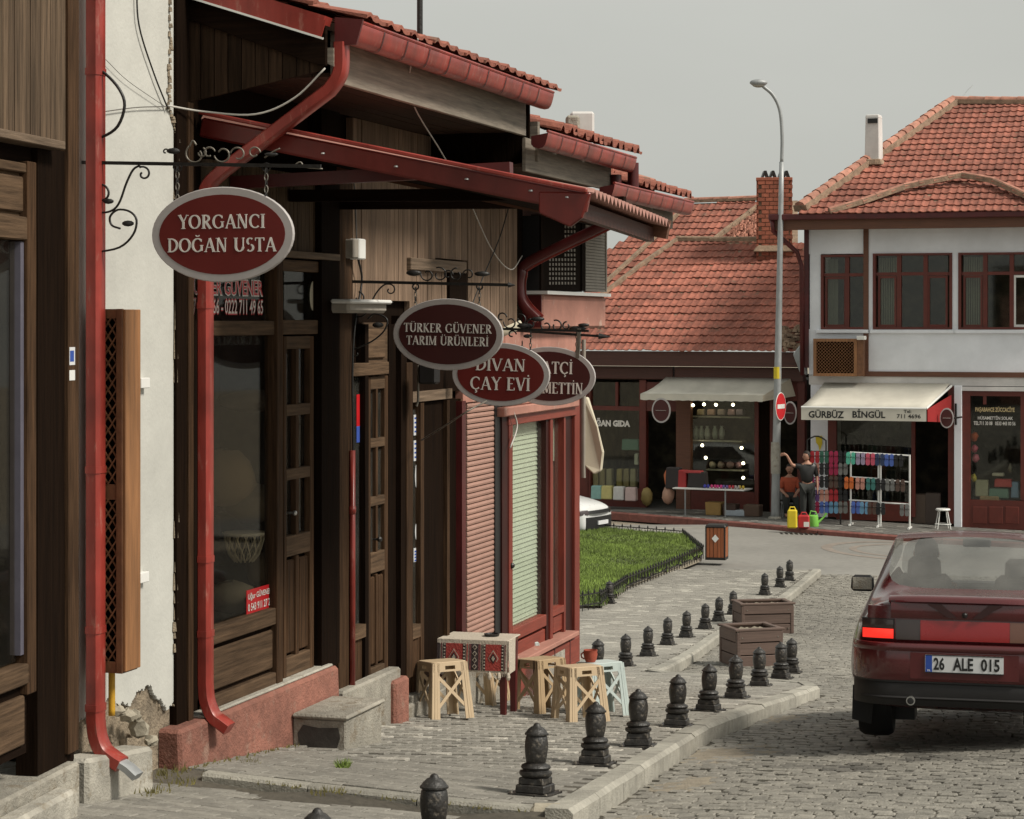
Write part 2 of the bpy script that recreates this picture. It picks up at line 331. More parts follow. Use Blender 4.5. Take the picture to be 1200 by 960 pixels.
# ------------------------------------------------------------------ lettering
TH, TN = .15, .065
def glyph(ch):
    S = []   # each: list of (x,y,w) centre-line samples with width -> strip
    def ln(x0, y0, x1, y1, w): S.append([(x0, y0, w), (x1, y1, w)])
    def sf(x, y, w=.30): S.append([(x - w / 2, y + (.02 if y < .5 else -.02), .045), (x + w / 2, y + (.02 if y < .5 else -.02), .045)])
    def st(x, y0=0, y1=1, w=TH): ln(x, y0, x, y1, w); (y0 == 0) and sf(x, 0); (y1 == 1) and sf(x, 1)
    def arc(cx, cy, rx, ry, a0, a1, th=TH, n=18):
        P = []
        for i in range(n + 1):
            a = radians(lerp(a0, a1, i / n)); P.append((cx + rx * cos(a), cy + ry * sin(a), TN + (th - TN) * abs(cos(a)) ** 1.3))
        S.append(P)
    base = {'Ç': 'C', 'Ğ': 'G', 'İ': 'I', 'Ü': 'U', 'Ö': 'O'}.get(ch, ch); W = .7
    if base == 'A': ln(.08, 0, .38, 1, TN); ln(.70, 0, .38, 1, TH); ln(.2, .33, .58, .33, TN * .8); sf(.08, 0, .2); sf(.70, 0, .24); W = .8
    elif base == 'B': st(.15); arc(.22, .745, .3, .225, -90, 90); arc(.22, .26, .36, .23, -90, 90); W = .66
    elif base == 'C': arc(.44, .5, .37, .47, 48, 312); ln(.70, .72, .70, .92, .05); W = .78
    elif base == 'D': st(.15); arc(.24, .5, .46, .47, -90, 90); ln(.15, .97, .25, .97, .05); ln(.15, .03, .25, .03, .05); W = .78
    elif base == 'E': st(.15); ln(.2, .97, .55, .97, .055); ln(.2, .52, .47, .52, .05); ln(.2, .03, .58, .03, .055); ln(.55, .8, .55, .99, .05); ln(.59, .01, .59, .22, .05); W = .66
    elif base == 'G': arc(.44, .5, .37, .47, 48, 325); st(.73, .08, .45, .12); sf(.73, .46, .26); ln(.70, .74, .70, .92, .05); W = .88
    elif base == 'I': st(.15); W = .32
    elif base == 'K': st(.15); ln(.2, .45, .60, 1, TN); ln(.28, .55, .66, 0, TH); sf(.60, 1, .2); sf(.68, 0, .2); W = .76
    elif base == 'L': st(.15); ln(.2, .03, .55, .03, .055); ln(.56, .01, .56, .25, .05); W = .62
    elif base == 'M': st(.12, w=TN); ln(.14, 1, .47, .08, TH * .9); ln(.47, .05, .80, 1, TN); st(.82); W = 1.0
    elif base == 'N': st(.12, w=TN); ln(.14, 1, .66, 0, TH); ln(.68, 0, .68, 1, TN); sf(.68, 1, .22); W = .84
    elif base == 'O': arc(.44, .5, .37, .47, 0, 360, n=28); W = .9
    elif base == 'R': st(.15); arc(.22, .735, .31, .235, -90, 90); ln(.3, .5, .64, 0, TH); sf(.68, 0, .16); W = .74
    elif base == 'S': arc(.29, .745, .2, .225, 40, 250, TH * .9); arc(.29, .27, .23, .24, 75, -140, TH * .95); W = .58
    elif base == 'T': st(.35, 0, .98); ln(.03, .97, .67, .97, .055); ln(.04, .78, .04, .99, .05); ln(.66, .78, .66, .99, .05); W = .7
    elif base == 'U': st(.13, .35, 1); arc(.4, .35, .27, .32, 180, 360); ln(.67, .35, .67, 1, TN); sf(.67, 1, .2); W = .82
    elif base == 'V': ln(.06, 1, .38, 0, TH); ln(.38, 0, .68, 1, TN); sf(.07, 1, .24); sf(.68, 1, .2); W = .74
    elif base == 'Y': ln(.06, 1, .36, .5, TH); ln(.36, .5, .64, 1, TN); st(.36, 0, .5); sf(.07, 1, .24); sf(.64, 1, .2); W = .7
    elif base == 'Z': ln(.05, .97, .58, .97, .055); ln(.56, .97, .06, .03, TH); ln(.05, .03, .6, .03, .055); W = .64
    elif base == ' ': W = .36
    cx = W / 2 - .04
    if ch == 'İ': ln(.15 - .05, 1.17, .15 + .05, 1.17, .1)
    if ch in 'ÜÖ': ln(cx - .18, 1.16, cx - .09, 1.16, .09); ln(cx + .09, 1.16, cx + .18, 1.16, .09)
    if ch == 'Ğ': arc(cx + .03, 1.26, .15, .12, 200, 340, .07, 8)
    if ch == 'Ç': ln(.44, .02, .42, -.12, .05); arc(.42, -.16, .1, .07, 80, -110, .06, 8)
    return S, W
def serif_text(text, h, width, org, xd, zd, nd, mat_, parent, name='lettering', squash=1.0):
    """Engraved-style serif lettering centred on org; height h, fitted to width."""
    tot = sum(glyph(c)[1] + .07 for c in text) - .07; sx = width / tot; m = MB(); x = -width / 2; k = 0
    for c in text:
        S, W = glyph(c)
        for st_ in S:
            L_ = []; R_ = []
            for i, (a, b, w_) in enumerate(st_):
                p0 = st_[max(i - 1, 0)]; p1 = st_[min(i + 1, len(st_) - 1)]
                tx, ty = (p1[0] - p0[0]) * sx, (p1[1] - p0[1]) * h; l = math.hypot(tx, ty) or 1
                nx, ny = -ty / l, tx / l; ww = w_ / 2 * (min(sx, h) * .6 + .4 * max(sx, h)) * 1.15
                L_.append((x + a * sx + nx * ww, b * h + ny * ww)); R_.append((x + a * sx - nx * ww, b * h - ny * ww))
            e = .0012 + (k % 9) * .00022; k += 1
            n = len(L_)
            vs = [org + xd * q[0] + zd * (q[1] - h / 2) + nd * e for q in L_ + R_] + [org + xd * q[0] + zd * (q[1] - h / 2) - nd * .001 for q in L_ + R_]
            fs = []
            for i in range(n - 1):
                fs += [(i, n + i, n + i + 1, i + 1), (i + 1, 2 * n + i + 1, 2 * n + i, i), (n + i, 3 * n + i, 3 * n + i + 1, n + i + 1)]
            fs += [(0, 2 * n, 3 * n, n), (n - 1, 2 * n - 1, 4 * n - 1, 3 * n - 1)]
            m.add(vs, fs)
        x += (W + .07) * sx
    return m.build(name, mat_, parent)
def plain_text(text, h, width, org, xd, zd, nd, mat_, parent, name='lettering', bold=.0, ext=.0015):
    c = bpy.data.curves.new('t', 'FONT'); c.body = text; c.size = 1; c.extrude = 0; c.offset = bold; c.resolution_u = 2
    o = bpy.data.objects.new('t', c); COL.objects.link(o); bpy.context.view_layer.update()
    me = bpy.data.meshes.new_from_object(o.evaluated_get(bpy.context.evaluated_depsgraph_get()))
    bpy.data.objects.remove(o); bpy.data.curves.remove(c)
    xs = [v.co.x for v in me.vertices]; ys = [v.co.y for v in me.vertices]
    x0, x1, y0, y1 = min(xs), max(xs), min(ys), max(ys); off = V((0, 0, 0)); q = parent
    while q is not None: off += q.location; q = q.parent
    for v in me.vertices:
        v.co = org + xd * ((v.co.x - x0) / (x1 - x0) - .5) * width + zd * ((v.co.y - y0) / (y1 - y0) - .5) * h + nd * ext - off
    me.materials.clear(); me.materials.append(mat_); me.name = name
    o = bpy.data.objects.new(name, me); COL.objects.link(o); o.parent = parent; return o
# ------------------------------------------------------------------ terrain
HN = [(0, 1.45), (8, 2.2), (12.5, 2.65), (20, 3.42), (27, 4.2), (31, 4.55), (35, 4.80), (40, 4.95), (46, 5.0), (60, 5.03), (90, 5.1), (400, 5.1)]
def H(y):
    y = max(.01, min(399, y))
    for i in range(len(HN) - 1):
        if y <= HN[i + 1][0]:
            (x0, a), (x1, b) = HN[i], HN[i + 1]; d = (b - a) / (x1 - x0)
            dp = (a - HN[i - 1][1]) / (x0 - HN[i - 1][0]) if i else d
            dn = (HN[i + 2][1] - b) / (HN[i + 2][0] - x1) if i + 2 < len(HN) else d
            m0, m1 = (d + dp) / 2, (d + dn) / 2; t = (y - x0) / (x1 - x0); hh = x1 - x0
            return (2 * t**3 - 3 * t**2 + 1) * a + (t**3 - 2 * t**2 + t) * hh * m0 + (-2 * t**3 + 3 * t**2) * b + (t**3 - t**2) * hh * m1
def smooth(a, b, x): t = max(0, min(1, (x - a) / (b - a))); return t * t * (3 - 2 * t)
def gz(X, Y):      # pavement level
    xk = .12 + (Y - 12.5) * .227
    cf = .07 * max(0, min(3, xk - X)) * (1 - smooth(20, 27, Y))
    return CZ - H(Y) + cf - .034 * max(0, X - 6.5) * smooth(42, 50, Y)
def rz_(X, Y): return gz(X, Y) - .12 + .055 * max(0, min(2.4, X - (.45 + (Y - 12.5) * .25))) * (1 - smooth(26, 40, Y))
def G(px, py, f=gz):
    lo, hi = 2.0, 250.0; k = (px - CX) / FPX; s = (HY - py) / FPX
    # first crossing marching outward
    y = 4.0
    while y < 250:
        if CZ + s * y < f(k * y, y): break
        y += .25
    lo, hi = y - .25, y
    for _ in range(30):
        m_ = (lo + hi) / 2
        if CZ + s * m_ < f(k * m_, m_): hi = m_
        else: lo = m_
    return V((k * hi, hi, f(k * hi, hi)))
F = Frame(-1.878, 12.68, ang_tan=.3)                       # the row of shops on the left
oa = F.P(90, 400, .1); A = Frame(oa.x, oa.y, ang_tan=.1923)   # the nearest timber shop
def PT(px, py, t, Fr=None):                                # point in the plane across the street at t
    Fr = Fr or F; return rayplane(px, py, Fr.p(t, 0, 0), Fr.u)
Z = V((0, 0, 1))
# ================================================================== GROUND
def proj(p): return (CX + FPX * p[0] / p[1], HY - FPX * (p[2] - CZ) / p[1])
def inview(x, y, z, m=70): px, py = proj((x, y, z)); return -m < px < 1200 + m and py < 960 + m
kp = [G(640, 968), G(655, 950), G(820, 850), G(900, 812), G(945, 796), G(957, 800)]
kp2 = [G(760, 787), G(838, 743), G(900, 712), G(958, 667)]
KL = [(-.4, 8.6), (kp[1].x, kp[1].y), (kp[2].x, kp[2].y), (3.02, 22.3), (3.12, 23.0), (2.95, 23.7), (kp2[0].x, kp2[0].y), (kp2[1].x, kp2[1].y), (kp2[2].x, kp2[2].y), (kp2[3].x, kp2[3].y)]
def kx(Y):
    for i in range(len(KL) - 1):
        (a, ya), (b, yb) = KL[i], KL[i + 1]
        if Y <= yb or i == len(KL) - 2: return a + (b - a) * (Y - ya) / (yb - ya)
YEND = KL[-1][1]
fr0, fr1 = G(240, 905), G(650, 947)
def yfront(X): return fr0.y + (fr1.y - fr0.y) * (X - fr0.x) / (fr1.x - fr0.x)
def sheet(name, xs, ys, zf, m, keep=None, kind='structure'):
    vs = [(x, y, zf(x, y)) for y in ys for x in xs]; nx = len(xs); fs = []
    for j in range(len(ys) - 1):
        for i in range(nx - 1):
            if keep is None or keep((xs[i] + xs[i + 1]) / 2, (ys[j] + ys[j + 1]) / 2):
                fs.append((j * nx + i, j * nx + i + 1, (j + 1) * nx + i + 1, (j + 1) * nx + i))
    b = MB(); b.add(vs, fs); return tag(b.build(name, m, smooth=True), kind=kind)
rng = lambda a, b, s: [a + (b - a) * i / max(1, round((b - a) / s)) for i in range(max(1, round((b - a) / s)) + 1)]
sheet('ground', [-400, -200, -100, -60, -40] + rng(-30, 30, 2) + [40, 60, 100, 200, 400], [-60, -20, 0, 4] + rng(6, 70, 2) + [80, 100, 140, 200, 400], lambda x, y: rz_(x, y) - .12, M_dirt)
road = sheet('road', rng(-14, 22, .5), rng(6, 64, .5), lambda x, y: rz_(x, y) - .016, M_joint, lambda x, y: y < YEND + 1.5)
YROW = YEND
asph = sheet('crossing_roadway', rng(-22, 34, .5), rng(YEND - 7, 56, .5), lambda x, y: rz_(x, y) - .003, M_asph,
             lambda x, y: y > YEND + .25 - .02 * x or x < -.2 * y - 40)
pavj = MB()
# pavement base follows the kerb line exactly
ys = rng(8.6, YEND, .35); rows = []
for y in ys: rows.append([(lerp(-9, kx(y) - .07, i / 16), y) for i in range(17)])
vs = [(x, y, gz(x, y) - (.014 if y > yfront(x) else .075)) for r in rows for x, y in r]
pavj.add(vs, [(j * 17 + i, j * 17 + i + 1, (j + 1) * 17 + i + 1, (j + 1) * 17 + i) for j in range(len(ys) - 1) for i in range(16)])
pavement = tag(pavj.build('pavement', M_joint, smooth=True), kind='structure')
def stone_mesh(name, l, w, h, ins, m, seed):
    R = random.Random(seed); b = MB()
    j = lambda s: R.uniform(-s, s)
    lo = [(-l/2, -w/2), (l/2, -w/2), (l/2, w/2), (-l/2, w/2)]; js = ins * .5
    lo = [(x + j(js), y + j(js)) for x, y in lo]
    v = [(x, y, -h) for x, y in lo] + [(x, y, -ins * .7 + j(ins * .2)) for x, y in lo] + [(x * (1 - 2.2 * ins / l), y * (1 - 2.2 * ins / w), j(ins * .25)) for x, y in lo]
    b.add(v, [(0, 1, 5, 4), (1, 2, 6, 5), (2, 3, 7, 6), (3, 0, 4, 7), (4, 5, 9, 8), (5, 6, 10, 9), (6, 7, 11, 10), (7, 4, 8, 11), (8, 9, 10, 11)])
    return b, v, b.f
def lay(name, m, spec, n_ind, stuffname, parent, protos, jitter, rzj):
    """spec: list of (dist,x,y,z,rot,tint); the nearest n_ind are objects of their own."""
    spec.sort(key=lambda q: q[0]); meshes = []
    for b, v, f in protos:
        me = bpy.data.meshes.new(name); me.from_pydata(v, [], f); me.materials.append(m); meshes.append(me)
    for q in spec[:n_ind]:
        o = bpy.data.objects.new(name, random.choice(meshes)); COL.objects.link(o); o.parent = parent
        o.location = (q[1], q[2], q[3]); e = .25
        gx = (gz(q[1] + e, q[2]) - gz(q[1] - e, q[2])) / 2 / e; gy = (gz(q[1], q[2] + e) - gz(q[1], q[2] - e)) / 2 / e
        o.rotation_euler = Matrix.Rotation(0, 3, 'X').to_euler()
        nrm = V((-gx, -gy, 1)).normalized(); o.rotation_euler = (Vector((0, 0, 1)).rotation_difference(nrm).to_matrix() @ Matrix.Rotation(q[4], 3, 'Z')).to_euler()
    B = MB()
    for q in spec[n_ind:]:
        b, v, f = random.choice(protos); c, s_ = cos(q[4]), sin(q[4]); sk = q[6] if len(q) > 6 else 1
        gy = -.09 if q[2] < 30 else -.03
        B.cur = q[5] or .001
        B.add([(q[1] + x * c - y * s_, q[2] + x * s_ + y * c, q[3] + z + gy * (x * s_ + y * c)) for x, y, z in v], f)
    if B.v: B.build(stuffname, m, parent, kind='stuff')
R = random.Random(3)
# --- pavers of the pavement, long side across the street
pv = []; ang = math.atan2(F.n.y, F.n.x); pw, pl = .103, .205
for j in range(-40, 400):
    for i in range(-40, 60):
        q = F.o + F.u * (j * pw) + F.n * (i * pl + (pl / 2 if j % 2 else 0)); x, y = q.x, q.y
        if y < 10.6 or y > YEND - .1: continue
        if x > kx(y) - .07 - .07: continue
        fac = (x - F.o.x) * F.n.x + (y - F.o.y) * F.n.y
        t_ = (x - F.o.x) * F.u.x + (y - F.o.y) * F.u.y
        if fac < -.02 and t_ < 8.9: continue
        if abs(y - yfront(x)) < .12: continue
        if not inview(x, y, gz(x, y)): continue
        low = y < yfront(x)
        tint = R.gauss(0, .16) + (1.15 if R.random() < .085 else 0)
        pv.append((y - (.0 if not low else 0), x, y, gz(x, y) + R.uniform(-.003, .003) - (.062 if low else 0), ang + R.uniform(-.012, .012), tint))
protos = [stone_mesh('paver', pl - .006, pw - .006, .04, .006, M_pav, s) for s in range(4)]
lay('paver', M_pav, pv, 300, 'distant_pavers', pavement, protos, 0, 0)
# --- cobbles of the road
cb = []; cw = .096
for j in range(-44, 400):
    wav = j * cw; x0 = R.uniform(0, .1)
    for i in range(-64, 132):
        q = F.o + F.u * (wav + .012 * sin(i * .7)) + F.n * (i * .106 + x0); x, y = q.x + R.uniform(-.01, .01), q.y + R.uniform(-.008, .008)
        if y < 10.2 or y > YEND + .3 - .02 * x: continue
        if x < kx(min(y, YEND)) + .10: continue
        if y > YEND - 0 and x < KL[-1][0]: continue
        if not inview(x, y, rz_(x, y)): continue
        patchy = smooth(.35, .0, math.hypot((x - 1.35) / 1.1, (y - 16.0) / 1.2))      # worn sandy patch by the kerb
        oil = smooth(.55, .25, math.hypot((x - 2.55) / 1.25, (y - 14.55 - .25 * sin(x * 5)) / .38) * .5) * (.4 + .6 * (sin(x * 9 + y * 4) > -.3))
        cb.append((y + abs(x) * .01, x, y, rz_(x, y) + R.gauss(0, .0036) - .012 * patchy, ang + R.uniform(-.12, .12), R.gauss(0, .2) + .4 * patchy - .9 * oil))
protos = [stone_mesh('cobble', R.uniform(.090, .104), R.uniform(.082, .092), .05, R.uniform(.0055, .009), M_cob, s + 20) for s in range(9)]
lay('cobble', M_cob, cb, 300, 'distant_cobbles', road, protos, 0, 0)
sand = MB()
for (cx_, cy_, rx_, ry_) in ((1.55, 15.9, .42, .8), (1.1, 13.9, .25, .5), (2.35, 19.2, .28, .5), (.55, 11.8, .3, .5)):
    n = 26; ring = [V((cx_ + rx_ * cos(2*pi*k/n) * R.uniform(.7, 1.1) + .25*ry_*sin(2*pi*k/n), cy_ + ry_ * sin(2*pi*k/n) * R.uniform(.75, 1.1), 0)) for k in range(n)]
    ring = [V((p.x, p.y, rz_(p.x, p.y) - .004)) for p in ring if p.x > kx(p.y) + .06]
    if len(ring) > 3: sand.add(ring + [V((cx_, cy_, rz_(cx_, cy_) + .006))], [(k, (k + 1) % len(ring), len(ring)) for k in range(len(ring))])
sand.build('washed_sand_patch', M_dirt, road)
# --- kerb stones
kerb = thing('kerb', None, None); del_ = None
kerb['kind'] = 'structure'
def kerb_run(pts, wid, par, m, seg=.8, top=0.006, hgt=.2, f=gz, name='kerb_stone'):
    L_ = [0]
    for a, b in zip(pts, pts[1:]): L_.append(L_[-1] + (V(b) - V(a)).length)
    def pos(s):
        for i in range(len(pts) - 1):
            if s <= L_[i + 1] or i == len(pts) - 2:
                a, b = V(pts[i]), V(pts[i + 1]); return a + (b - a) * ((s - L_[i]) / (L_[i + 1] - L_[i]))
    n = max(1, round(L_[-1] / seg))
    for k in range(n):
        a, b = pos(L_[-1] * k / n), pos(L_[-1] * (k + 1) / n)
        d = (b - a).normalized(); a = a + d * .004; b = b - d * .004; s_ = V((d.y, -d.x)) if len(d) == 2 else V((d.y, -d.x, 0))
        za, zb = f(a.x, a.y) + top + R.uniform(-.004, .004), f(b.x, b.y) + top + R.uniform(-.004, .004); c = wid * .18
        prof = lambda p, z: [(p + s_ * (-wid / 2), z - hgt), (p + s_ * (wid / 2), z - hgt), (p + s_ * (wid / 2), z - c), (p + s_ * (wid / 2 - c), z), (p + s_ * (-wid / 2), z)]
        vs = [(q.x, q.y, zz) for q, zz in prof(a, za) + prof(b, zb)]
        m_ = MB(); m_.add(vs, [(4, 3, 2, 1, 0), (5, 6, 7, 8, 9)] + [(i, (i + 1) % 5, 5 + (i + 1) % 5, 5 + i) for i in range(5)])
        m_.build(name, m, par)
kerb_run([V((x, y)) for x, y in KL[1:]], .15, kerb, M_kerb)
kerb_run([V((fr0.x, fr0.y)), V((fr1.x - .12, fr1.y + .05))], .09, kerb, M_kerb, seg=.62, top=0, hgt=.12)
rs = MB(); c0 = G(645, 942)
for (dx, dy, sx_, sy_, h_) in ((-.02, -.12, .2, .16, .02), (-.24, -.06, .15, .12, .01), (.09, -.3, .16, .18, -.04), (-.12, -.33, .2, .17, -.05)):
    mb = MB(); mb.box((c0.x + dx, c0.y + dy, c0.z + h_ - .06), (sx_, sy_, .12), .2 * dx * 10, .86)
    mb.build('rubble_stone', M_stone, kerb, bevel=.02)
# --- far pavement, red kerb
rk = [G(600, 597, rz_), G(718, 605, rz_), G(826, 614, rz_), G(919, 622, rz_), G(965, 627, rz_), G(1100, 637, rz_), G(1260, 645, rz_)]
rkerb = tag(thing('far_kerb', None, None), kind='structure')
kerb_run([V((p.x, p.y)) for p in rk], .16, rkerb, M_redkerb, seg=1.0, top=.0)
def ykerb(x):
    for a, b in zip(rk, rk[1:]):
        if x <= b.x or b is rk[-1]: return a.y + (b.y - a.y) * (x - a.x) / (b.x - a.x)
fb = MB(); xs = rng(rk[0].x - 3, rk[-1].x + 1, .6)
for a, b in zip(xs, xs[1:]):
    for k in range(8):
        qs = [(x, lerp(ykerb(x) + .08, 64, kk / 8)) for x, kk in ((a, k), (b, k), (b, k + 1), (a, k + 1))]
        fb.poly([(x, y, gz(x, y) - .01) for x, y in qs])
farpav = tag(fb.build('far_pavement', M_farpav, weld=True, smooth=True), kind='structure')
fp = MB()
for j in range(0, 40):
    for i in range(0, 110):
        x = rk[0].x + 1.2 + i * .2 + (.1 if j % 2 else 0); y = 51.2 + j * .2
        if y < ykerb(x) + .2 or y > 59 or x > 15: continue
        fp.cur = R.gauss(0, .12) + (1.1 if R.random() < .10 else 0) + .001
        z = gz(x, y); w_, l_ = .095, .095
        fp.add([(x - w_, y - l_, z), (x + w_, y - l_, z), (x + w_, y + l_, z), (x - w_, y + l_, z)], [(0, 1, 2, 3)])
fp.build('far_pavers', M_farpav, farpav, kind='stuff')
# paving arcs in the crossing
def arc_sheet(name, cpx, cpy, r0, r1, a0, a1, m, lift):
    c = G(cpx, cpy, rz_); b = MB(); n = 40
    P = [[(c.x + r * cos(a), c.y + r * sin(a)) for r in (r0, r1)] for a in [lerp(a0, a1, i / n) for i in range(n + 1)]]
    for i in range(n):
        qs = [P[i][0], P[i][1], P[i + 1][1], P[i + 1][0]]
        b.poly([(x, y, rz_(x, y) + lift) for x, y in qs])
    tag(b.build(name, m, weld=True), kind='structure')
arc_sheet('paving_arc', 1085, 647, 2.1, 2.35, radians(75), radians(270), M_redasph, .002)
arc_sheet('paving_arc', 1085, 647, 1.55, 1.72, radians(75), radians(270), M_redasph, .002)
arc_sheet('paving_arc', 830, 628, 2.0, 2.18, radians(80), radians(250), M_kerb, .002)
dr = G(940, 626, rz_); mb = MB()
for k in range(9): mb.box((dr.x - .5 + k * .12, dr.y, dr.z + .012), (.05, .35, .02))
mb.build('drain_grating', M_iron, tag(thing('storm_drain', None, None, dr), 'black iron drain grating set in the gutter below the lamp post', 'drain'))
# wet/oily stain on cobbles under the car's tail: dark leak
# --- weeds along the joints
wd = MB()
def tuft(x, y, z, n, h, spr):
    for _ in range(n):
        a = R.uniform(0, 2 * pi); r = R.uniform(0, spr); bx, by = x + r * cos(a), y + r * sin(a); hh = h * R.uniform(.4, 1); l = R.uniform(-.5, .5) * hh
        wd.cur = R.uniform(-.5, .6); wd.add([(bx - .004, by, z), (bx + .004, by, z), (bx + l, by + l * .5, z + hh)], [(0, 1, 2)])
for px in range(205, 400, 7):
    p = F.p(F.t(px, .14), .15, 0); tuft(p.x, p.y, gz(p.x, p.y), 4, .03, .04)
for k in range(60):
    s_ = R.random(); x = lerp(fr0.x, fr1.x, s_); y = yfront(x) + R.uniform(-.1, .1); tuft(x, y, gz(x, y) - .02, 5, .025, .04)
for px, py in ((200, 880), (192, 905), (180, 925), (205, 900), (290, 893), (383, 925), (210, 915)):
    p = G(px, py); tuft(p.x, p.y, p.z - .02, 30, .05, .1)
tag(wd.build('weeds', M_weed), kind='stuff')
gr = MB(); p = G(402, 899)
for _ in range(60):
    a = R.uniform(0, 6.3); gr.cur = R.uniform(-.3, .3); h_ = R.uniform(.02, .06); x, y = p.x + R.uniform(-.04, .04), p.y + R.uniform(-.04, .04)
    gr.add([(x - .005, y, p.z), (x + .005, y, p.z), (x + .03 * cos(a), y + .03 * sin(a), p.z + h_)], [(0, 1, 2)])
tag(gr.build('green_weed_tuft', M_grass), kind='stuff')
# ================================================================== LAWN
LW = [G(560, 716), G(703, 712), G(735, 690), G(822, 655), G(800, 634), G(690, 626), G(520, 626)]
def inpoly(x, y, P):
    c = False; n = len(P)
    for i in range(n):
        a, b = P[i], P[(i + 1) % n]
        if (a[1] > y) != (b[1] > y) and x < (b[0] - a[0]) * (y - a[1]) / (b[1] - a[1]) + a[0]: c = not c
    return c
LWP = [(p.x, p.y) for p in LW]; LWZ = {}
lawn_x0, lawn_x1 = min(p[0] for p in LWP), max(p[0] for p in LWP); ly0, ly1 = min(p[1] for p in LWP), max(p[1] for p in LWP)
def lz(x, y): return gz(x, y) + .06 + .10 * smooth(ly0, ly0 + 3, y)
lw = MB(); st = .4
n = len(LWP); top = [V((x, y, gz(x, y) + .05)) for x, y in LWP]; 
lawn = tag(thing('lawn', None, None), kind='structure')
sheet_v = MB()
for y in rng(ly0, ly1, .4):
    for x in rng(lawn_x0, lawn_x1, .4):
        if inpoly(x + .2, y + .2, LWP): sheet_v.poly([(a, b, lz(a, b) - .02) for a, b in ((x, y), (x + .4, y), (x + .4, y + .4), (x, y + .4))])
ls = sheet_v.build('lawn_soil', M_soil, lawn, weld=True)
tag(MB().prism([V((x, y, gz(x, y) - .05)) for x, y in LWP], (0, 0, .07)).build('lawn_edging', M_dirt, lawn))
gb = MB(); cnt = 0
while cnt < 60000:
    x, y = R.uniform(lawn_x0, lawn_x1), R.uniform(ly0, ly1)
    if proj((x, y, lz(x, y)))[0] < 650: 
        if R.random() < .93: continue
    cnt += 1
    jx, jy = R.gauss(0, .07), R.gauss(0, .07)
    if not inpoly(x + jx, y + jy, LWP): continue
    if sin(x * 2.3 + 1) * sin(y * 1.9) + R.gauss(0, .35) < -.95: continue
    z = lz(x, y) - .03; h_ = R.uniform(.03, .09) + .03 * sin(x * 2.1) * sin(y * 1.3); a = R.uniform(0, 6.3); l = R.uniform(0, .06)
    gb.cur = R.gauss(0, .30) + (.5 if R.random() < .06 else 0) + .18 * sin(x * 1.7 + y * .9) * sin(y * .8)
    gb.add([(x - .009, y, z), (x + .009, y, z), (x + l * cos(a), y + l * sin(a), z + h_)], [(0, 1, 2)])
gb.build('grass', M_grass, lawn, kind='stuff')
# low iron hoop fences
def hoop_fence(pts, label, h=.3, step=.21, loops=True):
    t = thing('lawn_fence', label, 'fence', (pts[0].x, pts[0].y, gz(pts[0].x, pts[0].y)))
    for a, b in zip(pts, pts[1:]):
        d = V((b.x - a.x, b.y - a.y, 0)); Ln = d.length; d.normalize(); n = max(1, round(Ln / step))
        za, zb = gz(a.x, a.y), gz(b.x, b.y); A_ = V((a.x, a.y, za)); B_ = V((b.x, b.y, zb))
        MB().beam(A_ + Z * h * .28, B_ + Z * h * .28, .014, .02).build('rail', M_iron, t)
        MB().beam(A_ + Z * h * .80, B_ + Z * h * .80, .014, .02).build('rail', M_iron, t)
        for k in range(n + 1):
            q = A_ + (B_ - A_) * (k / n); m = MB()
            m.tube([q, q + Z * h * .85], .009, 5); m.lathe([(.011, h * .82), (.022, h * .88), (.017, h * .93), (.001, h * 1.05)], q, 5)
            if loops and k < n:
                c = q + (B_ - A_) * (.5 / n) + Z * h * .54; m.tube([c + d * (.06 * cos(w_)) + Z * (.085 * sin(w_)) for w_ in [i * pi / 4 for i in range(9)]], .006, 4)
            m.build('picket', M_iron, t)
    return t
hoop_fence([G(703, 713), G(735, 692), G(822, 656)], 'low black iron fence along the pavement side of the lawn')
hoop_fence([G(690, 626), G(800, 635), G(824, 655)], 'low black looped iron fence along the far roadway side of the lawn', step=.26)
hoop_fence([G(640, 724), G(703, 713)], 'short low black iron fence beside the red shop corner and the lone bollard', h=.34)
M_redm = mat('maroon_flashing', (.125, .014, .010), .38, .2, 9, (1, 1, .6), .05, patch=.2)
# ================================================================== SHOP ROW (left)
def fb(name, m, par, px0, px1, y0, y1, d0, d1, ref=None, Fr=None, bev=0, **k):
    Fr = Fr or F; ref = px0 if ref is None else ref
    b = MB(); b.fbox(Fr, Fr.t(px0, d1), Fr.t(px1, d1), d0, d1, Fr.z(ref, y1, d1), Fr.z(ref, y0, d1))
    return b.build(name, m, par, bevel=bev, **k)
def planks(name, m, par, Fr, t0, t1, z0, z1, d0, d1, w, gap=.006, jit=.004, bev=0):
    n = max(1, round((t1 - t0) / w)); w = (t1 - t0) / n
    for i in range(n):
        b = MB(); j = R.uniform(-jit, jit); b.fbox(Fr, t0 + i * w + gap / 2, t0 + (i + 1) * w - gap / 2, d0, d1 + j, z0, z1 + 0 * j); b.build(name, m, par, bevel=bev)
def catmull(P, n=6):
    P = [V(p) for p in P]; Q = [P[0] * 2 - P[1]] + P + [P[-1] * 2 - P[-2]]; out = []
    for i in range(1, len(Q) - 2):
        a, b, c, d = Q[i - 1], Q[i], Q[i + 1], Q[i + 2]
        for k in range(n):
            t = k / n; out.append(.5 * ((2 * b) + (c - a) * t + (2 * a - 5 * b + 4 * c - d) * t * t + (3 * b - a - 3 * c + d) * t**3))
    return out + [P[-1]]
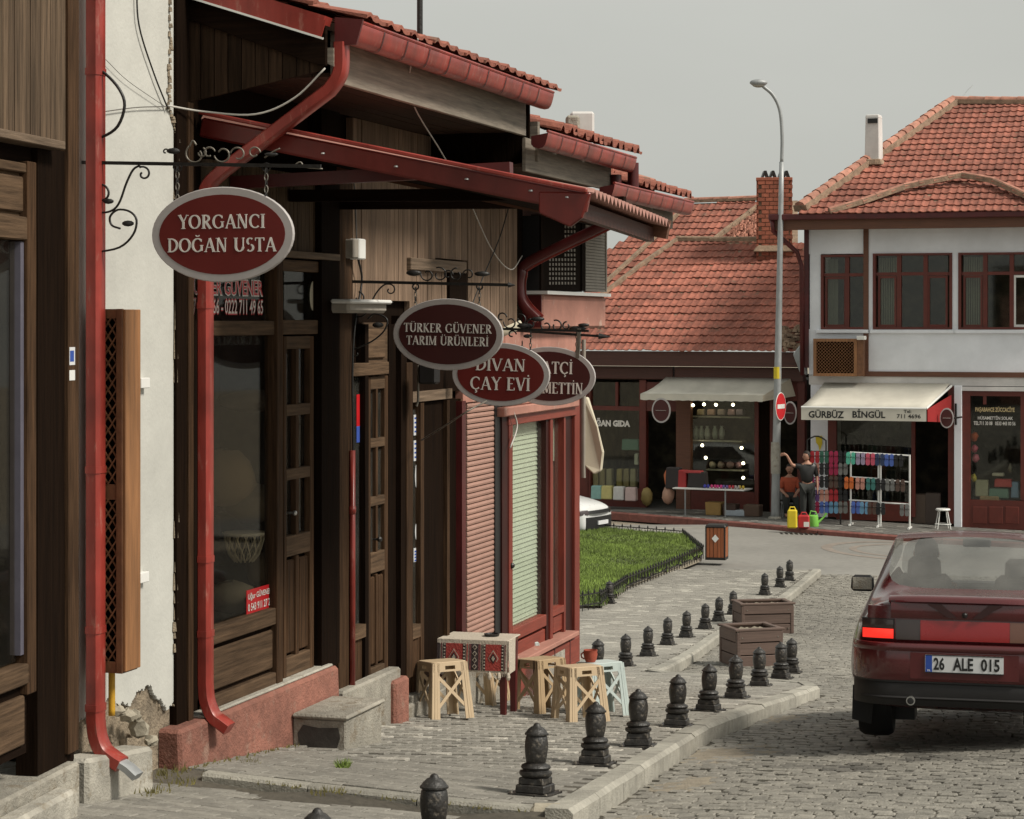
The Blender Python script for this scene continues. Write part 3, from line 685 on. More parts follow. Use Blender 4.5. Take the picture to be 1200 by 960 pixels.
def room(par, Fr, t0, t1, z0, z1, dep=1.6, d1=-.03):
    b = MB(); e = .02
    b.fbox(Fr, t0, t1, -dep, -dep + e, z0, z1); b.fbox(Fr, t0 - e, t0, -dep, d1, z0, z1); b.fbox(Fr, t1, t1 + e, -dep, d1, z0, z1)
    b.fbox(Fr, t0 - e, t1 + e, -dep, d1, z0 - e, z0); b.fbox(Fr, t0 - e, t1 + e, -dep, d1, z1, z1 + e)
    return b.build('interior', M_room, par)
def pipe(name, m, par, t, path, a=.05, b=.035, Fr=None):
    """Rectangular pipe swept along (d,z) points in the plane t."""
    Fr = Fr or F; rings = []; n = len(path); c = .3
    sec = [(-1, -1 + c), (-1, 1 - c), (-1 + c, 1), (1 - c, 1), (1, 1 - c), (1, -1 + c), (1 - c, -1), (-1 + c, -1)]
    for i, (d, z) in enumerate(path):
        p0 = path[max(0, i - 1)]; p1 = path[min(n - 1, i + 1)]
        dx, dz = p1[0] - p0[0], p1[1] - p0[1]; l = math.hypot(dx, dz) or 1; nx, nz = -dz / l, dx / l
        rings.append([Fr.p(t + sx_ * a, d + nx * b * sy_, z + nz * b * sy_) for sx_, sy_ in sec])
    vs = [v for r in rings for v in r]; k = 8
    fs = [(i * k + j, i * k + (j + 1) % k, (i + 1) * k + (j + 1) % k, (i + 1) * k + j) for i in range(n - 1) for j in range(k)]
    fs += [tuple(range(k)), tuple(range(len(vs) - k, len(vs)))]
    B = MB(); B.add(vs, fs); return B.build(name, m, par, weld=True, smooth=True, shadeang=50)
def cur(pts, n=5): return [(p.x, p.y) for p in catmull([V((a, b, 0)) for a, b in pts], n)]
# ---------------------------------------------------------------- nearest timber shop (frame A)
p = A.P(90, 900, 0)
ta = thing('timber_shop', 'dark timber shop front with tall window, cut off at the left edge of the photo', 'shop building', (p.x, p.y, gz(p.x, p.y)))
At = lambda px, d=0: A.t(px, d)
tL = At(-260)
zl = A.z(77, 167, .06)
planks('siding_plank', M_grey_v, ta, A, tL, At(77, .02), zl, 5.4, -.04, .02, .063, .004, .002)
b = MB(); b.fbox(A, tL, At(77, .09), -.06, .09, A.z(77, 176, .09), A.z(77, 166, .09)); b.build('ledge', M_grey_h, ta, bevel=.004)
b = MB(); b.fbox(A, tL, At(46), -.10, -.02, A.z(43, 197), zl - .005); b.build('header_beam', M_dark_h, ta)
b = MB(); b.fbox(A, At(77, .02) + .004, At(90), -.3, -.015, .4, 5.4); b.build('corner_wall', M_dark_v, ta)
fb('corner_trim_post', M_brown_v, ta, 81, 93, -60, 885, -.02, .035, Fr=A, bev=.006)
fb('dark_post', M_dark_v, ta, 44, 79, 178, 893, -.1, .012, ref=77, Fr=A)
fb('window_frame_post', M_brown_v, ta, 33, 43, 190, 812, -.06, .03, ref=40, Fr=A, bev=.005)
b = MB(); b.fbox(A, tL, At(40, .025), -.05, .025, A.z(40, 283), A.z(40, 256)); b.build('transom_rail', M_brown_h, ta, bevel=.006)
b = MB(); b.fbox(A, tL, At(33, .02), -.05, .02, A.z(40, 205), A.z(40, 194)); b.build('top_rail', M_brown_h, ta, bevel=.005)
b = MB(); b.fbox(A, At(-60), At(32, .005), -.04, -.015, A.z(33, 258), A.z(33, 200)); b.build('transom_panel', M_brown_h, ta)
b = MB(); b.fbox(A, At(-55), At(28, .005), -.02, .004, A.z(33, 250), A.z(33, 208)); b.build('raised_panel', M_brown_h, ta, bevel=.008)
g = MB(); g.fbox(A, tL, At(24), -.026, -.020, A.z(33, 772), A.z(33, 284)); win = g.build('window_pane', G_shop, ta)
fb('window_casing', mat('lilac_grey_metal', (.11, .105, .135), .45, .1, 6), ta, 24, 32, 284, 765, -.045, .008, ref=33, Fr=A)
b = MB(); b.fbox(A, tL, At(35, .03), -.05, .03, A.z(35, 798), A.z(35, 774)); b.build('window_sill', M_brown_h, ta, bevel=.006)
b = MB(); b.fbox(A, tL, At(33, .0), -.05, -.01, A.z(33, 882), A.z(33, 798)); b.build('lower_panel', M_dark_h, ta)
b = MB(); b.fbox(A, tL, At(29, .01), -.02, .012, A.z(33, 870), A.z(33, 812)); b.build('raised_panel', M_brown_h, ta, bevel=.008)
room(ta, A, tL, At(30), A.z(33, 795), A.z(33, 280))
b = MB(); b.fbox(A, tL, At(92, .06), -.3, .07, -1.2, A.z(92, 893, .07)); b.build('concrete_base', M_conc, ta, bevel=.015)
b = MB(); b.fbox(A, tL, At(88, .16), .06, .18, -1.2, A.z(75, 932, .18)); b.build('kerb_step', M_concl, ta, bevel=.02)
b = MB(); b.fbox(A, tL, At(77), -5, -2, -1, 5.3); b.build('rear_wall', M_dark_v, ta)
b = MB(); b.fbox(A, tL, At(88), -5, .5, 5.42, 5.5); b.build('roof', M_soffit, ta)
for (y0, y1, m_) in ((407, 428, M_plate), (434, 446, M_nwhite)):
    fb('sticker', m_, ta, 81.5, 88, y0, y1, .035, .0362, Fr=A)
fb('sticker_print', M_blue, ta, 82.2, 86.8, 411, 424, .0362, .037, Fr=A)
for (xx, yy) in ((8, 480), (-2, 540), (6, 600), (12, 455), (3, 700)):
    q = A.P(xx, yy, -.35); MB().ball(q, .11, 8, (1, 1, 1.3)).build('displayed_goods', cmat((.03, .06, .055)), ta)
# ---------------------------------------------------------------- white plaster wall strip
tw0, tw1 = F.t(60, -.02), F.t(207, -.02)
p = F.P(200, 860, 0)
wt = thing('plaster_wall', 'narrow white plastered wall with a crumbling foot between the two tall red drainpipes', 'wall', (p.x, p.y, gz(p.x, p.y)))
zb = F.z(205, 800); b = MB()
# jagged lower plaster edge built from stepped strips
n = 120
for i in range(n):
    a_, c_ = lerp(tw0, tw1, i / n), lerp(tw0, tw1, (i + 1) / n); jag = zb + .035 * sin(i * .16) + .014 * sin(i * .5) + .006 * sin(i * 1.3) + R.uniform(-.006, .006) - .12 * smooth(.7, 1, i / n)
    b.fbox(F, a_, c_, -.25, -.02, jag, 5.6)
b.build('plaster', M_white, wt, weld=True)
b = MB(); b.fbox(F, tw0, tw1 + .01, -.3, -.045, -.6, zb + .08); b.build('crumbled_masonry', M_oldpl, wt)
for k in range(12):
    q = F.p(R.uniform(tw0 + .35, tw1), -.05, R.uniform(zb - .42, zb - .08)); mb = MB(); mb.box(q, (R.uniform(.04, .1), R.uniform(.01, .025), R.uniform(.02, .05)), F.n.to_2d().angle_signed(V((1, 0))) , .8); mb.build('exposed_stone', M_oldpl, wt, bevel=.012)
edge = [F.P(x_, y_, -.015) for x_, y_ in ((198, -30), (199, 20), (199, 60), (198, 100), (197, 126), (203, 145), (207, 160), (206, 200), (205, 260), (206, 420), (206, 600), (205, 700), (203, 770))]
b = MB()
for a_, c_ in zip(edge, edge[1:]):
    for k in range(5):
        q = a_.lerp(c_, k / 5 + R.uniform(0, .1)); b.box(q + F.u * R.uniform(-.01, .015), (.02 * R.uniform(.6, 1.6), .02, (c_ - a_).length / 5 * R.uniform(.5, 1.1)), R.uniform(0, 1), .7)
b.build('broken_plaster_edge', M_oldpl, wt, kind='stuff')
for (x_, y_) in ((170, 449), (169, 677)): fb('white_clip', M_nwhite, wt, x_ - 4, x_ + 6, y_ - 6, y_ + 6, -.02, .02, ref=x_, bev=.003)
# slab and cement block at its foot
b = MB(); q0, q1 = F.t(88, .1), F.t(190, .2)
b.hexa([F.p(q0, -.02, -.8), F.p(q0, .17, -.8), F.p(q1, .17, -.8), F.p(q1, -.02, -.8), F.p(q0, -.02, F.z(108, 888, .17)), F.p(q0, .17, F.z(108, 888, .17)), F.p(q1 - .04, .17, F.z(187, 872, .17)), F.p(q1 - .04, -.02, F.z(187, 872, .17))])
cbk = b.build('cement_block', M_concl, None, bevel=.02); tag(cbk, 'smooth grey cement block below the mouth of the first red drainpipe', 'doorstep')
for k, (x_, y_, s_) in enumerate(((163, 853, .055), (150, 838, .04), (138, 833, .035), (158, 838, .03), (176, 868, .03))):
    q = F.P(x_, y_, .06); mb = MB(); mb.ball((0, 0, 0), s_, 7, (1.2, .9, .9))
    mb.v = [(a_ + R.uniform(-.012, .012), b_ + R.uniform(-.012, .012), c_ + R.uniform(-.01, .01)) for a_, b_, c_ in mb.v]
    o = mb.build('rubble_stone', M_stone, None); o.location = q
    tag(o, ['largest pale rubble stone on the slab at the foot of the white wall', 'stone beside the yellow pipe foot on the slab', 'small stone leaning at the yellow pipe on the slab', 'smallest stone in the middle of the rubble on the slab', 'stone at the outer rim of the slab below the white wall'][k], 'stone')
# lattice cabinet
t0, t1 = -1.128, -.951; zt, zbm = PT(147, 362, t0).z, PT(147, 790, t0).z; dc = .20
p = F.p(-1.04, .1, zbm); lc = thing('lattice_cabinet', 'varnished wooden meter cabinet with lattice front on the white wall', 'cabinet', p)
b = MB(); b.fbox(F, t0 + .004, t1, dc - .018, dc, zbm + .01, zt - .003); b.build('side_board', M_cab, lc, bevel=.003)
b = MB(); b.fbox(F, t0, t0 + .02, dc - .055, dc - .019, zbm, zt); b.build('frame_stile', M_cabd, lc, bevel=.002)
b = MB(); b.fbox(F, t0, t0 + .02, -.02, .0, zbm, zt); b.build('frame_stile', M_cabd, lc)
zm = PT(140, 577, t0).z
for z0_, z1_ in ((zt - .05, zt - .001), (zm - .04, zm + .04), (zbm + .001, zbm + .06)):
    b = MB(); b.fbox(F, t0 + .002, t0 + .018, .001, dc - .056, z0_, z1_); b.build('frame_rail', M_cabd, lc)
b = MB(); b.fbox(F, t0 + .02, t1, -.02, dc - .02, zt - .02, zt - .004); b.fbox(F, t0 + .02, t1, -.02, dc - .02, zbm, zbm + .01); b.build('cabinet_boards', M_cabd, lc)
b = MB(); b.fbox(F, t1 - .02, t1 - .004, -.02, dc - .02, zbm + .012, zt - .022); b.build('back_board', M_dark_v, lc)
for za, zb_ in ((zbm + .06, zm - .04), (zm + .04, zt - .05)):
    W_ = dc - .056; sp = .07
    for sg in (1, -1):
        z = za - W_ * 1.45
        while z < zb_:
            pts = []; aa, bb = z, z + W_ * 1.45
            lo, hi = max(aa, za), min(bb, zb_)
            if hi - lo > .01:
                f0, f1 = (lo - aa) / (bb - aa), (hi - aa) / (bb - aa)
                if sg < 0: f0, f1 = 1 - f0, 1 - f1
                MB().beam(F.p(t0 + (.006 if sg > 0 else .012), f0 * W_, lo), F.p(t0 + (.006 if sg > 0 else .012), f1 * W_, hi), .006, .012, F.u).build('lattice_slat', M_cabd, lc)
            z += sp
yp = MB(); q = F.P(131, 790, .06); q2 = F.P(131, 832, .06); yp.tube([q + Z * .05, q, q2, q2 - Z * .03], .018, 8)
tag(yp.build('gas_pipe', mat('ochre_yellow_pipe', (.52, .29, .02), .5, .15, 8), None, smooth=True), 'short yellow gas pipe coming out below the lattice cabinet', 'pipe')
# ---------------------------------------------------------------- drainpipes
def joint(par, t, d, z, a, b, Fr=None): pipe('pipe_joint', M_red, par, t, [(d, z - .018), (d, z + .018)], a + .004, b + .004, Fr)
tA = -1.2; p0 = PT(108, 900, tA); dpA = thing('drainpipe', 'tall red drainpipe with a torn silver mouth, nearest to the camera', 'drainpipe', p0)
zz = lambda y, t=tA, x=100: PT(x, y, t).z
da = .065
pth = [(da, 5.5), (da, zz(835))] + cur([(da, zz(842)), (da + .012, zz(862)), (da + .045, zz(878)), (da + .10, zz(887)), (da + .15, zz(893))], 4)
pipe('pipe', M_red, dpA, tA, pth, .052, .038)
pipe('pipe_mouth', M_galv, dpA, tA, [(da + .148, zz(892)), (da + .19, zz(897)), (da + .24, zz(906))], .047, .022)
for y_ in (85, 550, 737, 828): joint(dpA, tA, da, zz(y_), .052, .038)
for y_ in (843, 850, 857, 864, 871): 
    pass
tB = F.t(238, .04); p0 = PT(240, 850, tB); dpB = thing('drainpipe', 'red drainpipe running diagonally down from the gutter, beside the quilt sign and the shop window', 'drainpipe', p0)
zB = lambda y: PT(236, y, tB).z
dB = .055; dg = PT(400, 60, tB)
dd = (dg - F.p(tB, 0, dg.z)).dot(F.n)
pthB = cur([(dd, PT(400, 50, tB).z), (dd, PT(400, 78, tB).z), (dd - .02, PT(395, 92, tB).z), (dd - .07, PT(380, 106, tB).z)], 4) + \
    cur([((PT(262, 200, tB) - F.p(tB, 0, 0)).dot(F.n), PT(262, 200, tB).z), (dB + .025, PT(247, 216, tB).z), (dB, PT(240, 232, tB).z), (dB, zB(250))], 4) + \
    [(dB, zB(790))] + cur([(dB, zB(800)), (dB + .01, zB(820)), (dB + .05, zB(838)), (dB + .105, zB(846)), (dB + .15, zB(852))], 4)
pipe('pipe', M_red, dpB, tB, pthB, .05, .036)
for y_ in (358, 655, 742): joint(dpB, tB, dB, zB(y_), .05, .036)
# ---------------------------------------------------------------- building 1: two dark shops under the first roof
p = F.P(300, 830, 0)
b1 = thing('timber_shop', 'brown timber shop with panelled door, big window, pink plinth and nearest tiled roof', 'shop building', (p.x, p.y, gz(p.x, p.y)))
fb('dark_post', M_dark_v, b1, 207, 221, -60, 862, -.35, -.0, ref=214)
fb('corner_trim_post', M_brown_v, b1, 221, 227, 120, 862, -.05, .012, ref=222)
fb('dark_post', M_dark_v, b1, 227.5, 247, 120, 850, -.15, -.06, ref=240)
fb('transom_rail', M_brown_h, b1, 246, 322, 376, 393, -.05, .01, ref=300, bev=.005)
fb('transom_rail', M_brown_h, b1, 332, 378, 375, 392, -.05, .008, ref=340, bev=.005)
fb('mullion', M_brown_v, b1, 325, 332, 302, 800, -.06, .03, ref=330, bev=.005)
fb('mullion_dark_edge', M_dark_v, b1, 320, 325, 305, 800, -.07, -.012, ref=322)  # dark wood strip along the edge of the mullion
fb('transom_pane', G_shop, b1, 246, 320, 300, 376, -.035, -.030, ref=280)
fb('transom_pane', G_shop, b1, 333, 378, 318, 375, -.035, -.030, ref=350)
fb('top_rail', M_brown_h, b1, 320, 380, 305, 318, -.05, .012, ref=350, bev=.004)
fb('top_ledge', M_grey_h, b1, 236, 399, 295, 303, -.05, .05, ref=360, bev=.004)
fb('window_pane', G_shop, b1, 246, 320, 392, 745, -.035, -.030, ref=246)
fb('bottom_rail', M_brown_h, b1, 246, 325.5, 737, 758, -.05, .02, bev=.006)
fb('lower_panel', M_dark_h, b1, 246, 325, 756, 820, -.06, -.02)
fb('raised_panel', M_brown_h, b1, 246, 320, 763, 812, -.02, .004, bev=.010)
fb('bottom_rail', M_brown_h, b1, 246, 325, 818, 838, -.05, .021, bev=.006)
# door leaf of shop 1
dz = lambda y: F.z(345, y)
door = fb('door', M_dark_v, b1, 333, 368, 394, 791, -.065, -.055, ref=345)
def dpart(name, m, px0, px1, y0, y1, d0, d1, par=None, ref=345, bev=.004): return fb(name, m, par or door, px0, px1, y0, y1, d0, d1, ref=ref, bev=bev)
door.data.transform(Matrix.Translation((0, 0, 0)))
dpart('stile', M_brown_v, 333, 336, 394, 791, -.05, -.005); dpart('stile', M_brown_v, 363.5, 368, 394, 791, -.05, -.005)
dpart('muntin', M_brown_v, 347, 350.5, 408, 628, -.05, -.008); dpart('mid_stile', M_brown_v, 347, 350.5, 652, 768, -.05, -.008)
for y0, y1 in ((394, 409), (474, 487), (549, 562), (627, 651), (768, 791)): dpart('rail', M_brown_h, 335.8, 363.8, y0, y1, -.05, -.0065)
for y0, y1 in ((409, 474), (487, 549), (562, 627)):
    for a_, c_ in ((335.8, 347.2), (350.3, 363.7)): dpart('pane', G_shop, a_, c_, y0, y1, -.045, -.040, bev=0)
for a_, c_ in ((336.5, 346.5), (351, 363)): dpart('panel', M_brown_v, a_, c_, 655, 764, -.05, -.022, bev=.01)
h_ = MB(); q = F.P(336, 601, .01); h_.tube([q, q + F.n * .05], .008, 6); h_.ball(q + F.n * .055, .016, 8); h_.build('door_knob', M_chrome, door)
fb('jamb', M_dark_v, b1, 368.5, 377, 318, 795, -.2, -.03, ref=372)
fb('dark_post', M_dark_v, b1, 377, 398, 40, 780, -.3, .035, ref=390)
fb('corner_trim_post', M_brown_v, b1, 398, 413, 195, 808, -.1, .03, ref=405, bev=.006)
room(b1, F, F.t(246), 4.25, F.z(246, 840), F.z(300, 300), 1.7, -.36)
# things in the window: a cane basket, bolts and the shelf
q = F.P(286, 640, -.30); bk = MB()
prof = [(.06, 0), (.10, .05), (.125, .14), (.13, .18)]
for k in range(14):
    for s_ in (1, -1):
        bk.tube([q + V((r * cos(2*pi*k/14 + s_*z*3), r * sin(2*pi*k/14 + s_*z*3), z - .1)) for r, z in prof], .005, 4)
bk.lathe([(.13, .07), (.14, .075), (.14, .09), (.13, .09)], q, 20)
tag(bk.build('wicker_basket', M_cream), 'round pale open-work basket behind the big shop window beside the pink plinth', 'basket')
q = F.P(285, 600, -.55); sh = MB(); sh.box(q - Z * .0 + F.u * .2, (.9, .8, .03), -.3); sh.box(q + F.u * .2 - Z * .45, (.9, .8, .03), -.3)
tag(sh.build('display_shelf', M_dark_h), 'dark wooden display shelf inside the big shop window', 'shelf')
for k, (x_, y_, d_, w_, h_, c_, lab) in enumerate(((262, 560, -.32, .42, .36, (.16, .12, .08), 'brown quilt bale stacked behind the big shop window, left'), (296, 590, -.35, .4, .26, (.20, .16, .11), 'tan quilt bale on the shelf behind the big shop window, right'),
        (272, 700, -.22, .34, .2, (.15, .14, .12), 'grey folded bundle at the foot of the big shop window'), (295, 470, -.35, .45, .14, (.10, .08, .065), 'dark rolled mat high behind the big shop window'), (308, 668, -.25, .22, .22, (.2, .15, .1), 'small tan sack right of the wicker basket'))):
    q = F.P(x_, y_, d_); m_ = MB(); m_.ball((0, 0, 0), .5, 12, (w_, w_ * .8, h_)); m_.v = [(a_ + R.uniform(-.012, .012), b_, c2 + R.uniform(-.012, .012)) for a_, b_, c2 in m_.v]; o = m_.build('bundle', cmat(c_, .9, 'quilt_bundle'), None, smooth=True); o.location = q; tag(o, lab, 'bundle')
# lettering on glass
def ftext(s, px0, px1, y0, y1, d, m, par, ref=None, bold=0, name='lettering', Fr=None, ext=.0015):
    Fr = Fr or F; ref = ref or (px0 + px1) / 2; ta_, tb_ = Fr.t(px0, d), Fr.t(px1, d); za, zb_ = Fr.z(ref, y1, d), Fr.z(ref, y0, d)
    return plain_text(s, zb_ - za, tb_ - ta_, Fr.p((ta_ + tb_) / 2, d, (za + zb_) / 2), Fr.u, Z, Fr.n, m, par, name, bold, ext)
ftext('TÜRKER GÜVENER', 219, 308, 324, 348, -.026, M_letter, b1, 300, .045)
ftext('TÜRKER GÜVENER', 219, 308, 325.5, 346.5, -.0245, M_nred, b1, 300, .012)
ftext('0 222 711 39 66 - 0222 711 49 65', 205, 308, 350, 370, -.026, M_nred, b1, 300, .04)
ftext('0 222 711 39 66 - 0222 711 49 65', 205, 308, 352, 368, -.0245, M_letter, b1, 300, .005)
stk = fb('sticker', M_nred, b1, 289, 319, 688, 716, -.03, -.027, ref=304)
ftext('Uğur GÜVENER', 290.5, 317.5, 691, 701, -.025, M_letter, stk, 304, .02); ftext('0 543 911 27 21', 290.5, 317.5, 704, 713, -.025, M_letter, stk, 304, .02)
ov = MB(); cq = F.P(367, 347, -.028); ov.prism([cq + F.u * (.06 * cos(a)) + Z * (.098 * sin(a)) for a in [2 * pi * k / 24 for k in range(24)]], F.n * .002)
ovs = ov.build('oval_sticker', M_cream, b1)
for k in range(5): 
    mb = MB(); c_ = cq + Z * (.05 - k * .025) + F.n * .0032; mb.beam(c_ - F.u * .035, c_ + F.u * .035, .001, .006, F.n); mb.build('print_line', M_slateg, ovs)
# wall above the shop window, in the shade of the eaves
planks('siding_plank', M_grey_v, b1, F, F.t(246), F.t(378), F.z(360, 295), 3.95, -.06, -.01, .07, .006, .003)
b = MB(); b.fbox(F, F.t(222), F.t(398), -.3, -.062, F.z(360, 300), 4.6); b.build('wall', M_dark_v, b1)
# gable boards facing the camera
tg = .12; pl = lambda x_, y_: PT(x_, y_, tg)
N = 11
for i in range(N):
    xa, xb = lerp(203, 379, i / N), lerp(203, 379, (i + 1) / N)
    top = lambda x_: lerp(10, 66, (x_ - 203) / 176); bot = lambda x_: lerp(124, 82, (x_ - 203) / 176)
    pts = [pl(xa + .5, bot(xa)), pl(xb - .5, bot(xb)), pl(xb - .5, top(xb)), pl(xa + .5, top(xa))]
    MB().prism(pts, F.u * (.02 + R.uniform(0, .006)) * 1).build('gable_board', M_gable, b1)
rb = MB(); rb.prism([pl(150, -48), pl(384, 32), pl(384, 78), pl(372, 76), pl(150, -2)], -F.u * .03); rb.build('barge_board', M_dark_h, b1, bevel=.004)
q0, q1 = pl(150, -46), pl(386, 26); rt = MB(); rt.beam(q0 - F.u * .03, q1 - F.u * .03, .12, .05); rt.build('rake_flashing', M_red, b1)
rt = MB(); rt.beam(q0 - F.u * .09 - Z * .05, q1 - F.u * .09 - Z * .05, .012, .10); rt.build('rake_trim', M_red, b1)
rt = MB(); rt.beam(q0 - F.u * .095 - Z * .105, q1 - F.u * .095 - Z * .105, .01, .012); rt.build('rake_trim_edge', M_nwhite, b1)
mb = MB(); mb.prism([pl(374, 56), pl(391, 56), pl(391, 78), pl(374, 70)], F.u * .03); mb.build('rafter_end', M_fascia, b1)
# ------------------------------------------------------------ eaves: tiles, gutter, fascia, soffit
def tile_mesh(w, l, name='roof_tile', m=None, s=0):
    prof = [(0, .008), (.10, .020), (.24, .028), (.38, .020), (.5, .007), (.72, .002), (1, .008)] if l < .45 and w < .21 else [(0, .012), (.10, .045), (.24, .06), (.38, .045), (.5, .014), (.72, .006), (1, .012)]; b = MB()
    vs = []
    for (yy, dz_) in ((0, 0), (l, .0)):
        for x_, z_ in prof: vs.append((x_ * w, yy, z_ + dz_))
    k = len(prof)
    for x_, z_ in prof: vs.append((x_ * w, 0, z_ - .022))
    fs = [(i, i + 1, k + i + 1, k + i) for i in range(k - 1)] + [(2 * k + i, 2 * k + i + 1, i + 1, i) for i in range(k - 1)]
    fs += [(2 * k, 0, k), (2 * k - 1 - k, 3 * k - 1, 2 * k - 1)]
    b.add(vs, fs); return b
def tile_field(par, org, ud, vd, nu, nv, w, l, clip=None, m=None, ind_rows=0, name='roof_tile', lift=.034, lim=300, tsd=.22):
    """Rows of clay tiles. org: eave corner, ud along the eave, vd up the slope."""
    m = m or M_tile; nd = ud.cross(vd).normalized(); base = tile_mesh(w * .995, l * 1.12); me = None; B = MB(); cnt = 0
    if ind_rows:
        me = bpy.data.meshes.new(name); me.from_pydata(base.v, [], base.f); me.materials.append(m)
    q = V((0, 0, 0)); pp = par
    while pp is not None: q += pp.location; pp = pp.parent
    Rm = Matrix((ud, vd, nd)).transposed()
    for j in range(nv):
        for i in range(nu):
            cx_, cy_ = (i + .5) * w, (j + .5) * l
            if clip and not inpoly(cx_, cy_, clip): continue
            tilt = lift / l; oo = org + ud * (i * w + R.uniform(-.003, .003)) + vd * (j * l + R.gauss(0, .009) + .012 * sin(i * .31 + j * .2)) + nd * (lift + R.gauss(0, .004))
            if j < ind_rows and cnt < lim:
                o = bpy.data.objects.new(name, me); COL.objects.link(o); o.parent = par; o.location = oo - q
                o.rotation_euler = (Rm @ Matrix.Rotation(-tilt, 3, 'X')).to_euler(); cnt += 1
            else:
                B.cur = R.gauss(0, tsd) + .001
                B.add([oo + ud * x_ + vd * y_ + nd * (z_ - tilt * y_) for x_, y_, z_ in base.v], base.f)
    if B.v: B.build('tile_courses', m, par, kind='stuff', smooth=False)
def gutter(par, t0, t1, d, ztop, r=.066, nseg=10, Fr=None):
    Fr = Fr or F; g = MB(); N_ = 9
    pr = [(-r, 0), (-r, -r * .9), (-r * .7, -r * 1.25), (-r * .1, -r * 1.38), (r * .35, -r * 1.30), (r * .62, -r * 1.0), (r * .78, -r * .55), (r * .90, -r * .1), (r * .98, r * .25), (r * .96, r * .34)]
    def ring(t, k=1.0): return [Fr.p(t, d + r + x_ * k, ztop + z_ * k) for x_, z_ in pr]
    a_, c_ = ring(t0), ring(t1); ai, ci = ring(t0, .93), ring(t1, .93); m_ = N_ + 1
    g.add(a_ + c_ + ai + ci, [(i, i + 1, m_ + i + 1, m_ + i) for i in range(N_)] + [(2*m_ + i + 1, 2*m_ + i, 3*m_ + i, 3*m_ + i + 1) for i in range(N_)] + [(N_, 2*m_ + N_, 3*m_ + N_, m_ + N_), (0, m_, 3*m_, 2*m_)])
    go = g.build('gutter', M_red, par, weld=True, smooth=True, shadeang=40)
    for t_ in (t0, t1 - .006):
        e = MB(); e.prism([Fr.p(t_, d + r + x_ * .99, ztop + z_ * .99) for x_, z_ in pr], Fr.u * .006); e.build('gutter_end', M_redd, go)
    rm = MB(); rm.tube([Fr.p(t0, d + 2 * r - .006, ztop + .034), Fr.p(t1, d + 2 * r - .006, ztop + .034)], .011, 6); rm.build('rolled_rim', M_red, go)
    for k in range(1, nseg):
        tt = lerp(t0, t1, k / nseg); b_ = MB(); rr_ = [Fr.p(tt, d + r + x_ * 1.07, ztop + z_ * 1.07) for x_, z_ in pr]
        r2 = [q_ + Fr.u * .016 for q_ in rr_]; b_.add(rr_ + r2, [(i, i + 1, m_ + i + 1, m_ + i) for i in range(N_)]); b_.build('gutter_strap', M_redd, go)
    return go
def eaves(par, t0, t1, gt0, gt1, ztop, d=.88, pitch=.3, nrow=8, ft0=None, ft1=None, zf=None, ind=2):
    vd = (-F.n + Z * pitch).normalized(); w_ = .215; nu = round((t1 - t0) / w_); w_ = (t1 - t0) / nu
    tile_field(par, F.p(t0, d + .115, ztop + .045), F.u, vd, nu, nrow, w_, .33, ind_rows=ind)
    # u x vd must point up
    zf = zf or ztop - .13
    s_ = MB(); z0 = ztop + .02; s_.hexa([F.p(t0, d - .05, z0 - .03), F.p(t1, d - .05, z0 - .03), F.p(t1, -2.4, z0 + pitch * 3.25 - .03), F.p(t0, -2.4, z0 + pitch * 3.25 - .03),
                           F.p(t0, d - .05, z0 + .02), F.p(t1, d - .05, z0 + .02), F.p(t1, -2.4, z0 + pitch * 3.25 + .02), F.p(t0, -2.4, z0 + pitch * 3.25 + .02)])
    s_.build('roof_deck', M_soffit, par)
    gutter(par, gt0, gt1, d + .0, ztop, nseg=max(3, round((gt1 - gt0) / .42)))
    ft0, ft1 = ft0 if ft0 is not None else t0, ft1 if ft1 is not None else t1
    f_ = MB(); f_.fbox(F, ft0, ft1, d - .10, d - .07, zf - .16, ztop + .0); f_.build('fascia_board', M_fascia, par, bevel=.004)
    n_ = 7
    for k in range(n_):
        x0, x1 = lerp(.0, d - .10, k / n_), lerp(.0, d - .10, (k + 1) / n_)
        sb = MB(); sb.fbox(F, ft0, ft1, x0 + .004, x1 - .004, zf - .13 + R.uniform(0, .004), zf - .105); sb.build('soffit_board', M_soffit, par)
ze1 = 4.66
eaves(b1, .25, 4.46, .16, F.t(640, .95), ze1, zf=4.53, ft0=.30, ft1=F.t(615, .8), ind=4)
gb_ = MB(); gb_.prism([F.p(.16, .87, ze1 + .06), F.p(.16, 1.04, ze1 + .04), F.p(.16, 1.0, ze1 - .10), F.p(.16, .87, ze1 - .10)], F.u * -.02); gb_.build('gutter_box_end', M_redd, b1)
# ------------------------------------------------------------ lean-to canopy
cpy = thing('canopy', 'red edged corrugated lean-to canopy sloping out over the pavement above the oval signs', 'canopy', F.p(.3, 0, 4.2))
P0, P1, tC = PT(236, 143, .3), PT(690, 224, .3), .3
P2 = F.p(2.25, 2.31, 3.63); P3 = F.p(2.35, .0, 4.12)
dC = lambda p_: (p_ - F.p(0, 0, p_.z)).dot(F.n)
fl = MB(); fl.beam(P0 + Z * -.03, P1 + Z * -.07, .05, .115); fl.build('rake_flashing', M_redm, cpy, bevel=.012)
fl = MB(); fl.beam(P0 + Z * .055 - F.u * .03, P1 + Z * .0 - F.u * .035, .035, .025); fl.build('flashing_lip', M_red, cpy, bevel=.006)
fp_ = MB(); e = P1 - F.n * .28
fp_.prism([e + Z * .0, P1 + F.n * .02 - Z * .01, P1 - Z * .15 - F.n * .03, P1 - Z * .20 - F.n * .10, e - Z * .12], -F.u * .035); fp_.build('folded_flashing_end', M_redm, cpy, bevel=.008)
for x_ in (.33, .52, .70, .86, .95): 
    q = P0.lerp(P1, x_) - Z * .06 - F.u * .027; MB().lathe([(.014, 0), (.012, .008), (.004, .012)], q, 8).build('screw', M_chrome, cpy)
